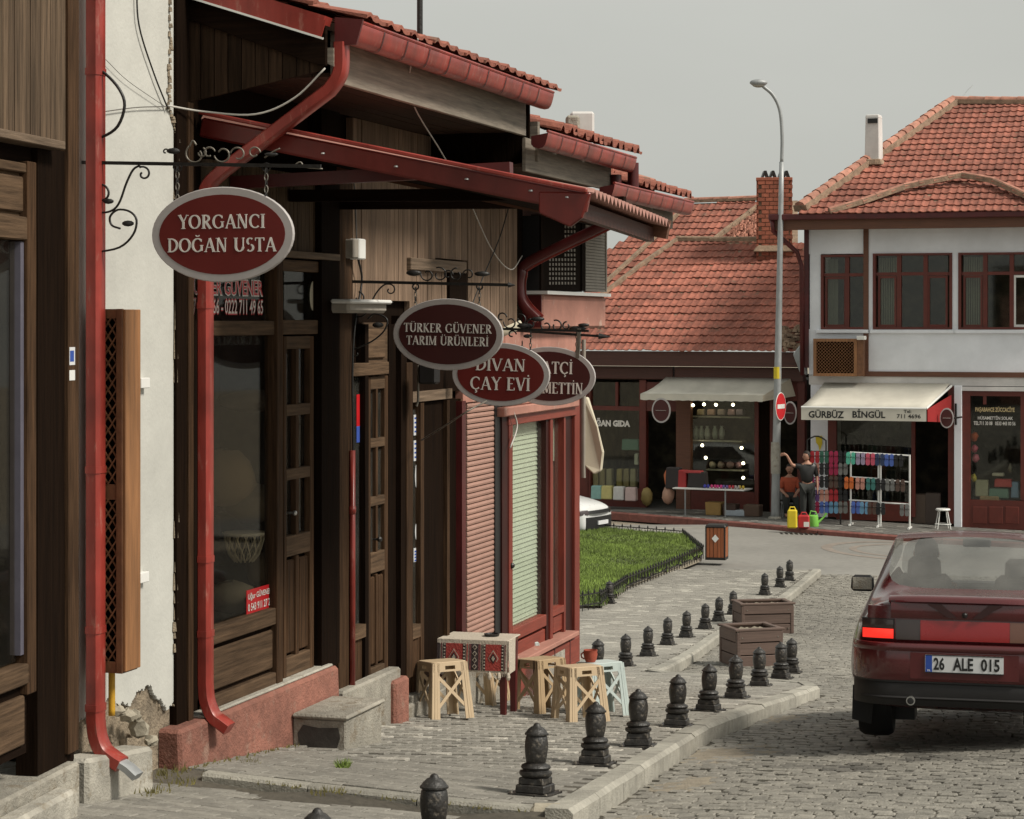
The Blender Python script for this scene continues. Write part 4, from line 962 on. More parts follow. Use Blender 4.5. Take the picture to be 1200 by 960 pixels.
nu = 30; cs = MB()
for a_ in range(nu):
    f0, f1 = a_ / nu, (a_ + 1) / nu
# corrugated sheet, waves run down the slope
NW = 22; L0, L1 = [], []
for i in range(NW * 4 + 1):
    s_ = i / (NW * 4); wv = .024 * sin(s_ * NW * 2 * pi)
    L0.append(P1.lerp(P2, s_) + Z * (wv - .01) + F.n * .03); L1.append((P0 + F.n * 0 + Z * .02).lerp(P3, s_) + Z * wv)
m_ = len(L0); cs.add(L0 + L1 + [q - Z * .006 for q in L0 + L1], [(i, i + 1, m_ + i + 1, m_ + i) for i in range(m_ - 1)] + [(2*m_ + i, 3*m_ + i, 3*m_ + i + 1, 2*m_ + i + 1) for i in range(m_ - 1)] + [(i, 2*m_ + i, 2*m_ + i + 1, i + 1) for i in range(m_ - 1)])
cs.build('corrugated_sheet', mat('pinkish_sheet', (.42, .22, .18), .6, .12, 8, bump=.05), cpy)
bd = MB(); bd.beam(P1 - Z * .09 - F.n * .10, P2 - Z * .08 - F.n * .10, .05, .09); bd.build('eave_beam', M_fasciab, cpy)
bd = MB(); bd.beam(P2 + F.n * .02 - Z * .05, P3 - Z * .05, .05, .12); bd.build('end_rafter', M_browntrim, cpy)
ud_ = MB(); ud_.prism([P0 - Z * .06 + F.u * .03, P1 - Z * .09 - F.n * .1 + F.u * .03, P2 - Z * .08 - F.n * .1, P3 - Z * .08], Z * .02); ud_.build('underside_boards', M_dark_h, cpy)
for tt, z_ in ((.69, 3.83), (1.6, 3.80), (2.42, 3.79)):
    MB().beam(F.p(tt, .0, z_), F.p(tt, 2.0 if tt > 2 else 1.75, z_ + (.05 if tt < 1 else -.02)), .07, .075).build('joist', M_redd if tt < 1 else M_dark_h, cpy)
# ------------------------------------------------------------ shop 2 (narrow front behind)
tS = F.t
# strips of weathered cladding above
zc = 4.40
def clad(par, pxa, pxb, ylo, zhi, refpx, w=.085, d1=.0):
    planks('siding_plank', M_clad, par, F, tS(pxa), tS(pxb), F.z(refpx, ylo), zhi, -.05, d1, w, .004, .003)
clad(b1, 413.5, 481, 352, zc, 440)
fb('window_head', M_grey_h, b1, 482, 547, 304, 318, -.04, .035, ref=510, bev=.005)
fb('dark_shutter', M_dark_v, b1, 527, 547, 318, 372, -.04, .012, ref=537)
planks('siding_plank', M_clad, b1, F, tS(481), tS(527), F.z(505, 378), F.z(510, 318), -.05, -.01, .085, .004, .003)
clad(b1, 481, 510, 304, zc, 500); 
b = MB(); b.fbox(F, tS(398), tS(548), -.35, -.055, 1.2, 4.5); b.build('wall', M_dark_v, b1)
fb('header_panel', M_brown_h, b1, 424, 454, 378, 425, -.05, -.02, ref=440)
fb('raised_panel', M_brown_h, b1, 427, 452, 386, 420, -.02, .0, ref=440, bev=.008)
fb('transom_rail', M_brown_h, b1, 414, 456, 425, 440, -.05, .022, ref=436, bev=.005)
fb('mullion', M_dark_v, b1, 428, 432, 380, 800, -.06, .015, ref=430)
fb('window_pane', G_clear, b1, 414, 428, 440, 738, -.035, -.03, ref=424)
fb('window_sill', M_brown_h, b1, 414, 429, 733, 748, -.05, .02, ref=424)
fb('lower_panel', M_brown_v, b1, 414, 429, 748, 806, -.06, -.01, ref=424)
door = fb('door', M_dark_v, b1, 432, 455, 440, 797, -.07, -.06, ref=444)
for a_, c_ in ((432, 434.5), (451, 455)): dpart('stile', M_brown_v, a_, c_, 441, 797, -.05, -.01, ref=444)
dpart('muntin', M_brown_v, 441, 443, 455, 646, -.05, -.012, ref=444); dpart('mid_stile', M_brown_v, 441, 443, 672, 778, -.05, -.012, ref=444)
for y0, y1 in ((441, 456), (513, 524), (581, 592), (646, 670), (780, 797)): dpart('rail', M_brown_h, 434.4, 451.2, y0, y1, -.05, -.0115, ref=444)
for y0, y1 in ((456, 513), (524, 581), (592, 646)):
    for a_, c_ in ((434.4, 441.1), (443, 451.1)): dpart('pane', G_clear, a_, c_, y0, y1, -.045, -.04, ref=444, bev=0)
for a_, c_ in ((435, 440.6), (443.5, 450.6)): dpart('panel', M_brown_v, a_, c_, 674, 776, -.05, -.025, ref=444, bev=.008)
h_ = MB(); q = F.P(437, 632, .0); h_.tube([q, q + F.n * .05], .008, 6); h_.ball(q + F.n * .05, .02, 8); h_.build('door_knob', M_iron, door)
fb('flag_sticker', M_nred, b1, 418, 426, 462, 499, -.029, -.026, ref=424); fb('flag_sticker', mat('sticker_blue', (.05, .10, .42), .5, .05), b1, 418, 426, 499, 518, -.029, -.026, ref=424)
fb('jamb', M_dark_v, b1, 455.5, 470, 380, 795, -.2, -.02, ref=463)
fb('dark_post', M_dark_v, b1, 470, 477, 370, 795, -.2, .02, ref=475)
fb('trim_post', M_brown_v, b1, 477, 484, 425, 795, -.1, .03, ref=480, bev=.004)
# third narrow dark front
fb('window_pane', G_clear, b1, 484, 492, 480, 745, -.035, -.03, ref=488)
fb('transom_rail', M_grey_h, b1, 484, 530, 458, 470, -.05, .015, ref=500)
fb('window_sill', M_brown_h, b1, 484, 493, 733, 748, -.05, .02, ref=488); fb('lower_panel', M_brown_v, b1, 484, 493, 748, 810, -.05, .0, ref=488)
for k, (xa, xb) in enumerate(((493, 497), (497, 511), (511, 524), (524, 527), (527, 540), (540, 543))):
    fb('door_board' if k in (1, 2, 4) else 'trim_post', M_dark_v if k in (1, 2, 4) else M_brown_v, b1, xa, xb, 470, 800, -.06, (-.02 if k in (1, 2, 4) else .01), ref=515)
fb('wall_panel', M_dark_v, b1, 484, 543, 372, 460, -.05, -.005, ref=515)
ink = M_blue
for (y0, y1, m1) in ((486, 510, 0), (516, 540, 0), (642, 658, 0)):
    s_ = fb('notice', M_plate, b1, 485, 491, y0, y1, -.03, -.027, ref=488)
    for k in range(4): fb('print_line', ink, s_, 485.8, 490.2, y0 + 3 + k * (y1 - y0) / 4.6, y0 + 5 + k * (y1 - y0) / 4.6, -.027, -.0262, ref=488)
for y_ in (558, 623):
    q = F.P(488.5, y_, -.028); o_ = MB(); o_.prism([q + F.u * (.045 * cos(a)) + Z * ((.10 if y_ < 600 else .07) * sin(a)) for a in [2 * pi * k / 16 for k in range(16)]], F.n * .002); o_.build('round_sticker', M_plate, b1)
# meter box, cables, shop lamp, awning cassette
q = F.P(421, 292, .04); mbx = thing('junction_box', 'small grey and white junction box on the timber cladding above the farm shop', 'electric box', q)
b = MB(); b.fbox(F, F.t(413, .08), F.t(423, .08), .0, .09, F.z(418, 304), F.z(418, 282)); b.build('box', M_slateg, mbx, bevel=.008)
b = MB(); b.fbox(F, F.t(421.5, .1), F.t(429, .1), .0, .10, F.z(418, 305), F.z(418, 281)); b.build('cover', M_nwhite, mbx, bevel=.008)
def cable(pts, r, m, label, n=6, name='cable'):
    b_ = MB(); b_.tube(catmull(pts, n), r, 5); return tag(b_.build(name, m, None, smooth=True), label, 'cable')
cable([F.P(413, 192, .03), F.P(416, 230, .03), F.P(418, 282, .05)], .006, M_wireg, 'thin dark cable running up from the junction box to the canopy')
cable([F.P(420, 304, .05), F.P(424, 330, .05), F.P(416, 380, .05), F.P(413, 440, .05), F.P(414, 530, .05), F.P(413, 560, .05)], .008, M_iron, 'black cable running down from the junction box to the red conduit')
cd_ = MB(); cd_.tube([F.P(413, 528, .05), F.P(413, 806, .05)], .02, 8); cd_.lathe([(.025, 0), (.025, .05)], F.P(413, 602, .05), 8)
tag(cd_.build('conduit', M_red, None, smooth=True), 'thin red conduit pipe on the post beside the second panelled door', 'pipe')
aw = thing('awning_cassette', 'cream awning cassette over the second shop door', 'awning', F.P(445, 360, .1))
b = MB(); b.fbox(F, F.t(424, .25), F.t(468, .25), .0, .16, F.z(430, 367, .2), F.z(430, 353, .2)); b.build('cassette', M_slateg, aw, bevel=.02)
b = MB(); b.fbox(F, F.t(420, .25), F.t(468, .25), .05, .2, F.z(430, 356, .2), F.z(430, 351, .2)); b.build('cover', M_nwhite, aw, bevel=.01)
aw2 = thing('rolled_awning', 'cream awning tube sticking out over the red shop, behind the farm shop sign', 'awning', F.P(590, 395, .2))
tt = F.t(575, .1); MB().tube([PT(555, 405, tt), PT(611, 380, tt)], .035, 10).build('tube', M_cream, aw2, smooth=True)
fl = thing('floodlight', 'black floodlight hanging below the farm shop sign', 'lamp', F.P(503, 440, .25)); tt = F.t(500, .2)
b = MB(); q = PT(503, 438, tt); b.box(q, (.14, .10, .15), -.3); b.build('housing', M_blackp, fl, bevel=.015)
for k in range(4): MB().box(q + V((0, .065, -.05 + k * .034)), (.12, .03, .008), -.3).build('cooling_fin', M_iron, fl)
MB().tube([PT(490, 428, tt), PT(490, 470, tt), PT(488, 476, tt)], .01, 6).build('bracket', M_ironw, fl); MB().beam(PT(490, 435, tt), PT(515, 432, tt), .01, .012).build('bracket_arm', M_ironw, fl)
# ------------------------------------------------------------ building 2 and red shop
p = F.P(560, 800, 0)
b2 = thing('timber_house', 'weathered timber clad upper wall with rose roller shutter below, middle of the shop row', 'shop building', (p.x, p.y, gz(p.x, p.y)))
clad(b2, 548.5, 606, 392, 4.12, 575); b = MB(); b.fbox(F, tS(548), tS(592), -.4, -.055, 1.0, 4.12); b.fbox(F, tS(592), 7.05, -.4, -.056, F.z(620, 400), 4.12); b.build('wall', M_dark_v, b2)
planks('siding_plank', M_clad, b2, F, tS(510), tS(548), F.z(530, 304), zc, -.05, .0, .085, .004, .003)
fb('corner_post', M_redd, b2, 541.5, 546, 470, 800, -.1, .03, ref=544)
zs1, zs0 = F.z(567, 470), F.z(567, 752); ns = 46
for k in range(ns):
    z0, z1 = lerp(zs0, zs1, k / ns), lerp(zs0, zs1, (k + 1) / ns); b_ = MB(); ta_, tb_ = tS(546.5), tS(580)
    pr = [(-.02, z0 + .002), (.006, z0 + .004), (.010, lerp(z0, z1, .45)), (.006, z1 - .006), (-.02, z1 - .003)]
    b_.prism([F.p(ta_, d_, z_) for d_, z_ in pr], F.u * (tb_ - ta_)); b_.build('shutter_slat', M_shut, b2)
fb('shutter_housing', M_pinkw, b2, 543, 592, 448, 470, -.05, .02, ref=567, bev=.005)
fb('dark_post', M_ink, b2, 580.5, 588, 470, 760, -.1, .02, ref=584)
fb('plaster_band', M_pinkw, b2, 545, 592, 386, 448, -.04, .005, ref=567)
fb('plinth', M_conc, b2, 484, 592, 808, 900, -.2, .05, ref=500, bev=.01)
eaves(b2, 4.50, 7.05, F.t(633, .95), F.t(738, .95), 4.36, zf=4.27, ft0=F.t(612, .8) + .06, ft1=F.t(715, .8), ind=3)
mb = MB(); mb.fbox(F, 4.44, 4.50, .6, .83, 4.2, 4.5); mb.build('verge_block', M_fascia, b2)
p = F.P(678, 800, 0)
b3 = thing('red_shop', 'red painted corner shop with pale blinds and a projecting pink bay, end of the row', 'shop building', (p.x, p.y, gz(p.x, p.y)))
fb('door_post', M_darkred, b3, 588.5, 597, 470, 780, -.1, .035, ref=594); fb('door_post', M_redshop, b3, 597, 601, 470, 780, -.1, .045, ref=598, bev=.004)
gz0, gz1 = F.z(602, 737), F.z(602, 500)
fb('window_pane', G_clear, b3, 601, 640, 497, 738, -.03, -.025, ref=602)
nb = 42
for k in range(nb):
    z0, z1 = lerp(gz0, gz1, k / nb), lerp(gz0, gz1, (k + 1) / nb); b_ = MB()
    b_.hexa([F.p(tS(601.5), -.085, z0), F.p(tS(601.5), -.06, z0 - .012), F.p(tS(640), -.06, z0 - .012), F.p(tS(640), -.085, z0), F.p(tS(601.5), -.09, z1 + .004), F.p(tS(601.5), -.082, z1 + .004), F.p(tS(640), -.082, z1 + .004), F.p(tS(640), -.09, z1 + .004)])
    b_.build('blind_slat', M_blind, b3)
fb('mullion', M_darkred, b3, 640, 645, 478, 760, -.06, .02, ref=642); fb('mullion', M_redshop, b3, 645, 648, 478, 760, -.06, .035, ref=646)
fb('window_pane', G_clear, b3, 648, 661, 478, 715, -.03, -.025, ref=650)
fb('blind', M_blind, b3, 648.5, 660.5, 474, 540, -.075, -.065, ref=650)
fb('mullion', M_redshop, b3, 661, 663, 470, 745, -.06, .03, ref=662)
fb('dark_post', M_darkred, b3, 663, 674, 470, 760, -.1, .01, ref=668)
fb('corner_post', M_redshop, b3, 674, 679.5, 466, 799, -.15, .04, ref=677, bev=.005)
fb('head_rail', M_redshop_h, b3, 597, 676, 483, 497, -.06, .05, ref=610, bev=.006)
fb('pink_moulding', M_pinkw, b3, 592, 679, 476, 487, -.06, .09, ref=605, bev=.01)
fb('pink_moulding', M_pinkw, b3, 592, 680, 462, 475, -.06, .06, ref=605, bev=.008)
fb('plaster_wall', M_pinkw, b3, 592, 678, 385, 466, -.05, .01, ref=620)
fb('bottom_rail', M_redshop_h, b3, 601, 640.5, 738, 752, -.06, .03, ref=602, bev=.005)
fb('raised_panel', M_redshop_h, b3, 602, 639, 755, 778, -.06, .01, ref=602, bev=.006)
fb('bottom_rail', M_redshop_h, b3, 648, 661.5, 714, 722, -.06, .03, ref=650); fb('raised_panel', M_redshop_h, b3, 648.5, 660.5, 723, 742, -.06, .01, ref=650, bev=.006)
fb('window_sill', M_pinkw, b3, 597, 679, 779, 785, -.06, .14, ref=602, bev=.006)
fb('plinth', M_redshop_h, b3, 597, 679.5, 786, 900, -.06, .10, ref=602, bev=.008)
fb('plinth_panel', M_pinkw, b3, 636, 638, 790, 850, -.06, .104, ref=602)
for x_ in (625, 650, 668): fb('plinth_joint', M_redd, b3, x_, x_ + .8, 775, 850, .05, .103, ref=620)
h_ = MB(); q = F.P(600, 663, .05); h_.ball(q, .025, 8); h_.build('door_knob', M_iron, b3)
# end wall (faces away) and core
b = MB(); b.fbox(F, tS(588), 8.72, -3.2, -.11, -1.6, 4.0); b.build('core_wall', M_pinkw, b3)
b = MB(); b.fbox(F, tS(400), tS(588), -3.2, -2.0, -1, 4.1); b.build('rear_wall', M_dark_v, b1)
b = MB(); b.fbox(F, .0, .3, -3.2, -.36, -.5, 4.6); b.build('party_wall', M_room, b1)
for bb, q0, q1, z0, z1 in ((b1, .3, 4.44, 4.35, 5.0), (b2, 4.46, 7.08, 4.0, 4.72), (b3, 7.1, 9.1, 3.9, 4.45)):
    b = MB(); b.fbox(F, q0, q1, -2.2, -.36, z0, z1); b.build('attic_wall', M_dark_v, bb)
b = MB(); b.hexa([F.p(4.38, -.4, 4.0), F.p(4.38, .78, 4.2), F.p(4.41, .78, 4.2), F.p(4.41, -.4, 4.0), F.p(4.38, -.4, 4.98), F.p(4.38, .78, 4.62), F.p(4.41, .78, 4.62), F.p(4.41, -.4, 4.98)]); b.build('end_gable', M_dark_v, b1)
# projecting bay
tb0, tb1 = 7.07, 9.31; db = .12
by = lambda x_, y_: F.z(x_, y_, db)
b = MB(); b.fbox(F, tb0 + .01, tb1, -.1, db, by(640, 385), by(640, 345)); b.build('bay_base', M_pinkw, b3, bevel=.02)
b = MB(); b.fbox(F, tb0 - .012, tb0 + .008, -.1, db - .01, by(636, 384), by(636, 346)); b.build('bay_side', M_redd, b3)
b = MB(); b.fbox(F, tb0 - .02, tb1 + .01, -.1, db + .05, by(640, 345) , by(640, 341)); b.build('bay_sill', M_nwhite, b3)
b = MB(); b.fbox(F, tb0, F.t(684, db), -.1, db - .03, by(660, 341), 3.92); b.build('bay_back', M_ink, b3)
b = MB(); b.fbox(F, tb0, F.t(684, db), db - .03, db - .012, by(660, 341), 3.92); lat = b.build('bay_lattice', M_dark_v, b3)
for i in range(9):
    for j in range(6 if i < 5 else 13):
        q = F.P(645 + i * 3.6, 332 - j * 5.5, db - .011); 
        if q.z < 3.9: m1 = MB(); m1.fbox(F, F.t(645 + i * 3.6, db), F.t(646.6 + i * 3.6, db), db - .012, db - .009, q.z - .012, q.z + .012); m1.build('lattice_eye', M_slateg, lat)
b = MB(); b.fbox(F, F.t(682, db), F.t(686, db), -.1, db, by(684, 341), 3.92); b.build('bay_post', M_dark_v, b3)
sz0, sz1 = by(690, 340), by(690, 262); sh_ = MB(); sh_.fbox(F, F.t(686, db), tb1, -.1, db - .04, sz0, 3.92); shb = sh_.build('shutter_back', M_dark_v, b3)
for k in range(22):
    z0 = lerp(sz0, sz1, k / 22); b_ = MB(); b_.hexa([F.p(F.t(686.5, db), db - .04, z0), F.p(F.t(686.5, db), db + .0, z0 - .012), F.p(tb1 - .03, db + .0, z0 - .012), F.p(tb1 - .03, db - .04, z0), F.p(F.t(686.5, db), db - .04, z0 + .022), F.p(F.t(686.5, db), db, z0 + .012), F.p(tb1 - .03, db, z0 + .012), F.p(tb1 - .03, db - .04, z0 + .022)])
    b_.build('louvre', M_slateg, shb)
b = MB(); b.fbox(F, tb1 - .03, tb1 + .01, -.1, db + .01, sz0 - .01, 3.92); b.build('bay_post', M_slateg, b3)
eaves(b3, 7.12, 9.35, F.t(712, .95), F.t(806, .95), 4.10, zf=4.04, ft0=7.1, ft1=9.2, ind=3)
for tt, dd_ in ((7.3, .35), (9.25, .30)):
    m1 = MB(); m1.tube([F.p(tt, dd_ + .3, 4.28), F.p(tt + .05, dd_ - .3, 4.46)], .09, 12); m1.build('ridge_cap', M_tilep, b3, smooth=True, shadeang=60)
for k in range(5):
    m1 = MB(); m1.tube([F.p(4.75 + k * .1, .1 - k * .25, 4.60 + k * .06), F.p(4.8 + k * .1, -.2 - k * .25, 4.72 + k * .05)], .06, 8); m1.build('ridge_cap', M_tilep, b2)
ch = thing('chimney', 'small whitewashed chimney with a grey cap behind the second tiled eave', 'chimney', F.p(7.0, -1.5, 4.8)); yy = 19.5
q = at(682, 172, yy); b = MB(); b.box(q, (.21, .25, .6)); b.build('stack', M_stuccow, ch, bevel=.02)
q = at(671, 145, yy - .25); b = MB(); b.box(q, (.12, .2, .13)); b.build('cap', M_conc, ch, bevel=.02)
m1 = MB(); q0 = at(492, 60, 15); m1.tube([q0 - Z * .3, q0, at(492, -60, 15)], .02, 8)
tag(m1.build('antenna_pole', M_iron), 'dark thin pole rising behind the nearest roof against the sky', 'pole')
# downpipe 2 under the eaves, zig-zag to the wall
dp2 = thing('drainpipe', 'red drainpipe slanting back under the eaves to the wall above the red shop', 'drainpipe', F.p(6.75, .1, 3.3)); t2 = 6.78
gd = lambda x_, y_: ((PT(x_, y_, t2) - F.p(t2, 0, 0)).dot(F.n), PT(x_, y_, t2).z)
pipe('pipe', M_redd, dp2, t2, cur([(gd(722, 205)), gd(722, 235), gd(720, 255)], 3) + cur([gd(712, 262), gd(622, 306), gd(610, 322), gd(609, 345), gd(616, 360), gd(630, 374)], 5), .045, .04)
pipe('pipe_edge', M_red, dp2, t2 + .045, cur([gd(712, 264), gd(622, 308), gd(611, 323), gd(610, 345), gd(618, 360), gd(632, 374)], 5), .006, .042)
stub = MB(); q = F.p(F.t(698, .95), .95, 4.2); stub.tube([F.p(7.0, .95, 4.36), F.p(7.0, .95, 4.12)], .05, 10); stub.build('pipe_stub', M_redd, dp2, smooth=True, shadeang=60)
# string cables in front of the facade
cable([F.P(197, 124, .0), PT(240, 131, .1), PT(300, 134, .1), PT(345, 115, .1), PT(381, 80, .1)], .006, M_wire, 'white cable sagging from the white wall to the gable of the nearest roof')
cable([F.P(160, -20, .0), F.P(163, 30, 0), F.P(180, 85, .0), F.P(197, 128, 0)], .005, M_iron, 'thin black cable hanging down the white plaster wall')
cable([F.P(121, 131, .0), F.P(160, 126, 0), F.P(196, 125, 0)], .003, M_wireg, 'thin grey cable running level across the white plaster wall')
cable([F.P(124, 70, .0), F.P(150, 95, 0), F.P(192, 124, 0)], .0018, M_wireg, 'very thin slanting wire on the white plaster wall')
a0 = F.p(1.2, 1.0, 4.72); 
cable([a0, F.P(480, 110, .7), F.P(517, 178, .5), F.P(545, 225, .25), F.P(575, 290, .1), F.P(598, 316, .1), F.P(612, 300, .1)], .005, M_wire, 'pale cable looping from the nearest gutter down to the slanting drainpipe')
cable([F.P(597, 240, .3), F.P(585, 280, .2), F.P(566, 325, .1), F.P(552, 360, .08)], .005, M_iron, 'dark cable slanting down the timber cladding above the farm shop sign')
cable([F.P(494, 516, .1), F.P(520, 500, .5), F.P(548, 482, .75), F.P(570, 470, .8)], .006, M_ironw, 'thin chain running from the shop post to the tea house sign')
cable([F.P(601, 480, .08), F.P(606, 500, .1), F.P(598, 525, .1)], .008, M_wire, 'white cable hanging on the dark post beside the pale blinds')
cl = thing('rolled_cloth', 'cream cloth hanging from the corner of the red shop', 'cloth', F.P(690, 555, .1)); m1 = MB(); tt = 8.85
out = [(683, 467), (688, 465), (700, 500), (707, 530), (704, 552), (696, 556), (684, 545), (682, 510)]
c3 = [PT(x_, y_, tt) for x_, y_ in out]
m1.prism([q + F.u * (.02 * sin(k * 2)) for k, q in enumerate(c3)], F.u * .05); m1.build('cloth', M_cream, cl, bevel=.012)
MB().tube([PT(684, 398, tt), PT(684, 560, tt)], .02, 8).build('pole', M_slateg, cl)
# ------------------------------------------------------------ steps and plinths
pr_ = MB(); ta_, tb_ = tS(213, .1), tS(399, .1)
zt_ = F.z(248, 842, .1)
pr_.hexa([F.p(ta_, -.06, -1), F.p(ta_, .15, -1), F.p(tb_, .15, -1), F.p(tb_, -.06, -1), F.p(ta_, -.06, zt_), F.p(ta_, .09, zt_), F.p(tb_, .09, zt_), F.p(tb_, -.06, zt_)])
pr_.build('plinth', M_pinkp, b1, bevel=.02)
b = MB(); b.fbox(F, tS(246, .1), tS(396, .1), -.055, .065, zt_, zt_ + .018); b.build('door_sill', M_concl, b1, bevel=.006)
q = G(405, 866); tq = (q - F.o).dot(F.u); dq = (q - F.o).dot(F.n); zq = q.z
tq, dq = 1.39, .457; q = F.p(tq, dq, 0); zq = gz(q.x, q.y); q.z = zq
st1 = thing('doorstep', 'large grey concrete doorstep with a dark damp patch on its end, below the dark post', 'step', q)
hz = .185
b = MB(); b.fbox(F, tq, tq + .66, .1, dq, zq - .3, zq + hz); b.build('block', M_conc, st1, bevel=.01)
b = MB(); b.fbox(F, tq - .02, tq + .68, .1, dq + .02, zq + hz, zq + hz + .03); b.build('tread', M_conc, st1, bevel=.012)
b = MB(); cc = [(.12, .03), (.3, .02), (.84, .05), (.9, .4), (.86, .74), (.5, .70), (.2, .78), (.1, .5)]
b.prism([F.p(tq - .001, lerp(.1, dq, x_), zq + lerp(0, hz, y_)) for x_, y_ in cc], F.u * -.002); b.build('damp_patch', M_tar, st1)
for (xa, xb, y_, dpt, lab) in ((404, 470, 796, .10, 'low cement threshold below the second panelled door'), (480, 540, 815, .06, 'low cement threshold behind the first plastic stool')):
    b = MB(); b.fbox(F, tS(xa, .1), tS(xb, .1), .0, dpt, -1.6, F.z((xa + xb) / 2, y_, .1)); tag(b.build('threshold', M_conc, None, bevel=.015), lab, 'step')
b = MB(); b.fbox(F, tS(458, .1), tS(474, .1), .0, .14, -1.6, F.z(466, 798, .14)); tag(b.build('plinth_stub', M_pinkp, None, bevel=.02), 'short pink plastered stub beside the second door', 'plinth')
b = MB(); q = G(612, 812); tq = (q - F.o).dot(F.u); dq = (q - F.o).dot(F.n)
b.fbox(F, tq - .3, tq + 1.0, .1, dq, q.z - .3, q.z + .26); tag(b.build('doorstep', M_concl, None, bevel=.012), 'grey cement doorstep of the red shop, half hidden behind the kilim table', 'step')
# ================================================================== HANGING SIGNS
def scroll(c, r, a0, turns, k=22, shrink=.25): return [(c[0] + r * lerp(1, shrink, i / k) * cos(a0 + turns * 2 * pi * i / k), c[1] - r * lerp(1, shrink, i / k) * sin(a0 + turns * 2 * pi * i / k)) for i in range(k + 1)]
def iron(par, t, pts, r, m=None, sm=True, name='scroll'):
    P = [PT(x_, y_, t) for x_, y_ in pts]
    if sm: P = catmull(P, 4)
    b_ = MB(); b_.tube(P, r, 6); b_.build(name, m or M_iron, par, smooth=True)
def leaf(par, t, x_, y_, r, sc=(1.6, .4, .8)): MB().ball(PT(x_, y_, t), r, 8, sc).build('leaf_ornament', M_iron, par, smooth=True)
def sign(t, cx_, cy_, lines, label, disc, rx=.392, ry=.243, tilt=0, bar=None, seed=0, ytop=None, yb=None):
    c = PT(cx_, cy_, t); s_ = FPX / c.y; o = thing('hanging_sign', label, 'sign', c)
    xd, zd, nd = (F.n + Z * tilt).normalized(), Z, -F.u; zd = (Z - xd * Z.dot(xd)).normalized()
    el = lambda a_, b_, off, k=48: [c + xd * (a_ * cos(2*pi*i/k)) + zd * (b_ * sin(2*pi*i/k)) + nd * off for i in range(k)]
    b_ = MB(); b_.prism(el(rx, ry, -.012), nd * .024); b_.build('rim_board', M_rim, o, bevel=.004)
    w_ = .044; b_ = MB(); b_.prism(el(rx - w_, ry - w_ * .9, -.0135), nd * .027); b_.build('face', disc, o)
    for (tx, hh, ww, dz_) in lines:
        serif_text(tx, hh, ww, c + zd * dz_ + nd * .0138, xd, zd, nd, M_letter, o)
    for (xx, y0) in bar:
        q1 = PT(xx, y0, t); sgn = (q1 - c).dot(xd); q2 = c + xd * sgn + zd * (ry * math.sqrt(max(.02, 1 - (sgn / rx) ** 2)) - .012)
        k = max(2, round((q1 - q2).length / .032))
        for i in range(k):
            a_ = q1.lerp(q2, i / k); d_ = q1.lerp(q2, (i + 1) / k); md = (a_ + d_) / 2; h2 = (a_ - d_).length / 2 + .004; ax = xd if i % 2 else nd
            m_ = MB(); m_.tube([md + ax * (.009 * cos(w)) + Z * (h2 * sin(w)) for w in [j * pi / 4 for j in range(9)]], .0035, 4); m_.build('chain_link', M_ironw if i % 2 else M_iron, o)
    return o
t1_ = -1.2
sign(t1_, 261, 275, [('YORGANCI', .070, .478, .066), ('DOĞAN USTA', .070, .60, -.053)], 'largest oval sign lettered YORGANCI DOĞAN USTA, nearest the camera', M_signred, bar=((208, 195), (312, 197)))
br = thing('sign_bracket', 'long black iron bracket with scrolls carrying the YORGANCI sign', 'bracket', PT(100, 192, t1_))
MB().beam(PT(96, 190.5, t1_), PT(376, 195, t1_), .012, .018).build('bar', M_iron, br)
iron(br, t1_, [(108, 78), (124, 87), (140, 105), (146, 124), (138, 148), (121, 160), (108, 160)], .008)
iron(br, t1_, [(112, 296), (140, 290), (156, 275), (160, 258), (152, 248), (138, 246), (129, 254), (131, 264), (141, 268)], .006)
iron(br, t1_, [(112, 248), (124, 249), (134, 245), (141, 235), (148, 215), (156, 199), (164, 194)], .006)
iron(br, t1_, scroll((168, 204), 9, radians(120), -.95), .0055, sm=False)
iron(br, t1_, scroll((118, 228), 12, radians(90), -.8), .006, sm=False)
leaf(br, t1_, 150, 262, .02); leaf(br, t1_, 127, 236, .018); leaf(br, t1_, 118, 306, .014, (.6, .6, 1))
leaf(br, t1_, 203, 177, .02, (1.8, .5, .8)); iron(br, t1_, scroll((194, 178), 4, 0, .8), .004, sm=False)
for cx_, r_, a_, tn in ((229, 12, 2.2, .75), (245, 7, .2, .8), (261, 10, 3.3, .9), (279, 9, 3.0, -.8), (298, 7, 0, .9), (236, 6, 1.2, -.7)):
    iron(br, t1_, scroll((cx_, 181 + (0 if r_ > 8 else -2)), r_, a_, tn, shrink=.55), .0045, M_ironw, sm=False)
iron(br, t1_, [(222, 172), (226, 165), (230, 170)], .005, M_ironw); leaf(br, t1_, 318, 181, .02, (1.8, .4, .5)); iron(br, t1_, [(310, 185), (320, 178), (328, 174)], .004, M_ironw)
for x_ in (208, 312): MB().tube([PT(x_ + 5 * cos(w), 196 - 5 * sin(w), t1_) for w in [j * pi / 4 for j in range(9)]], .004, 5).build('ring', M_iron, br)
iron(br, t1_, [(345, 194), (352, 190), (358, 196), (378, 198)], .004, M_ironw)
t2_ = F.t(410)
sign(t2_, 525, 392, [('TÜRKER GÜVENER', .060, .626, .042), ('TARIM ÜRÜNLERİ', .060, .585, -.044)], 'oval sign lettered TÜRKER GÜVENER TARIM ÜRÜNLERİ, darker maroon, hanging over the stools', M_signred2, tilt=-.02, bar=((487, 337), (562, 338)))
br2 = thing('sign_bracket', 'black iron wall bracket with scrolls carrying the TÜRKER GÜVENER sign', 'bracket', PT(408, 330, t2_))
MB().beam(PT(407, 330, t2_), PT(596, 334, t2_), .014, .02).build('bar', M_iron, br2); MB().beam(PT(409, 328, t2_), PT(408, 424, t2_), .018, .018, F.u).build('wall_bar', M_iron, br2)
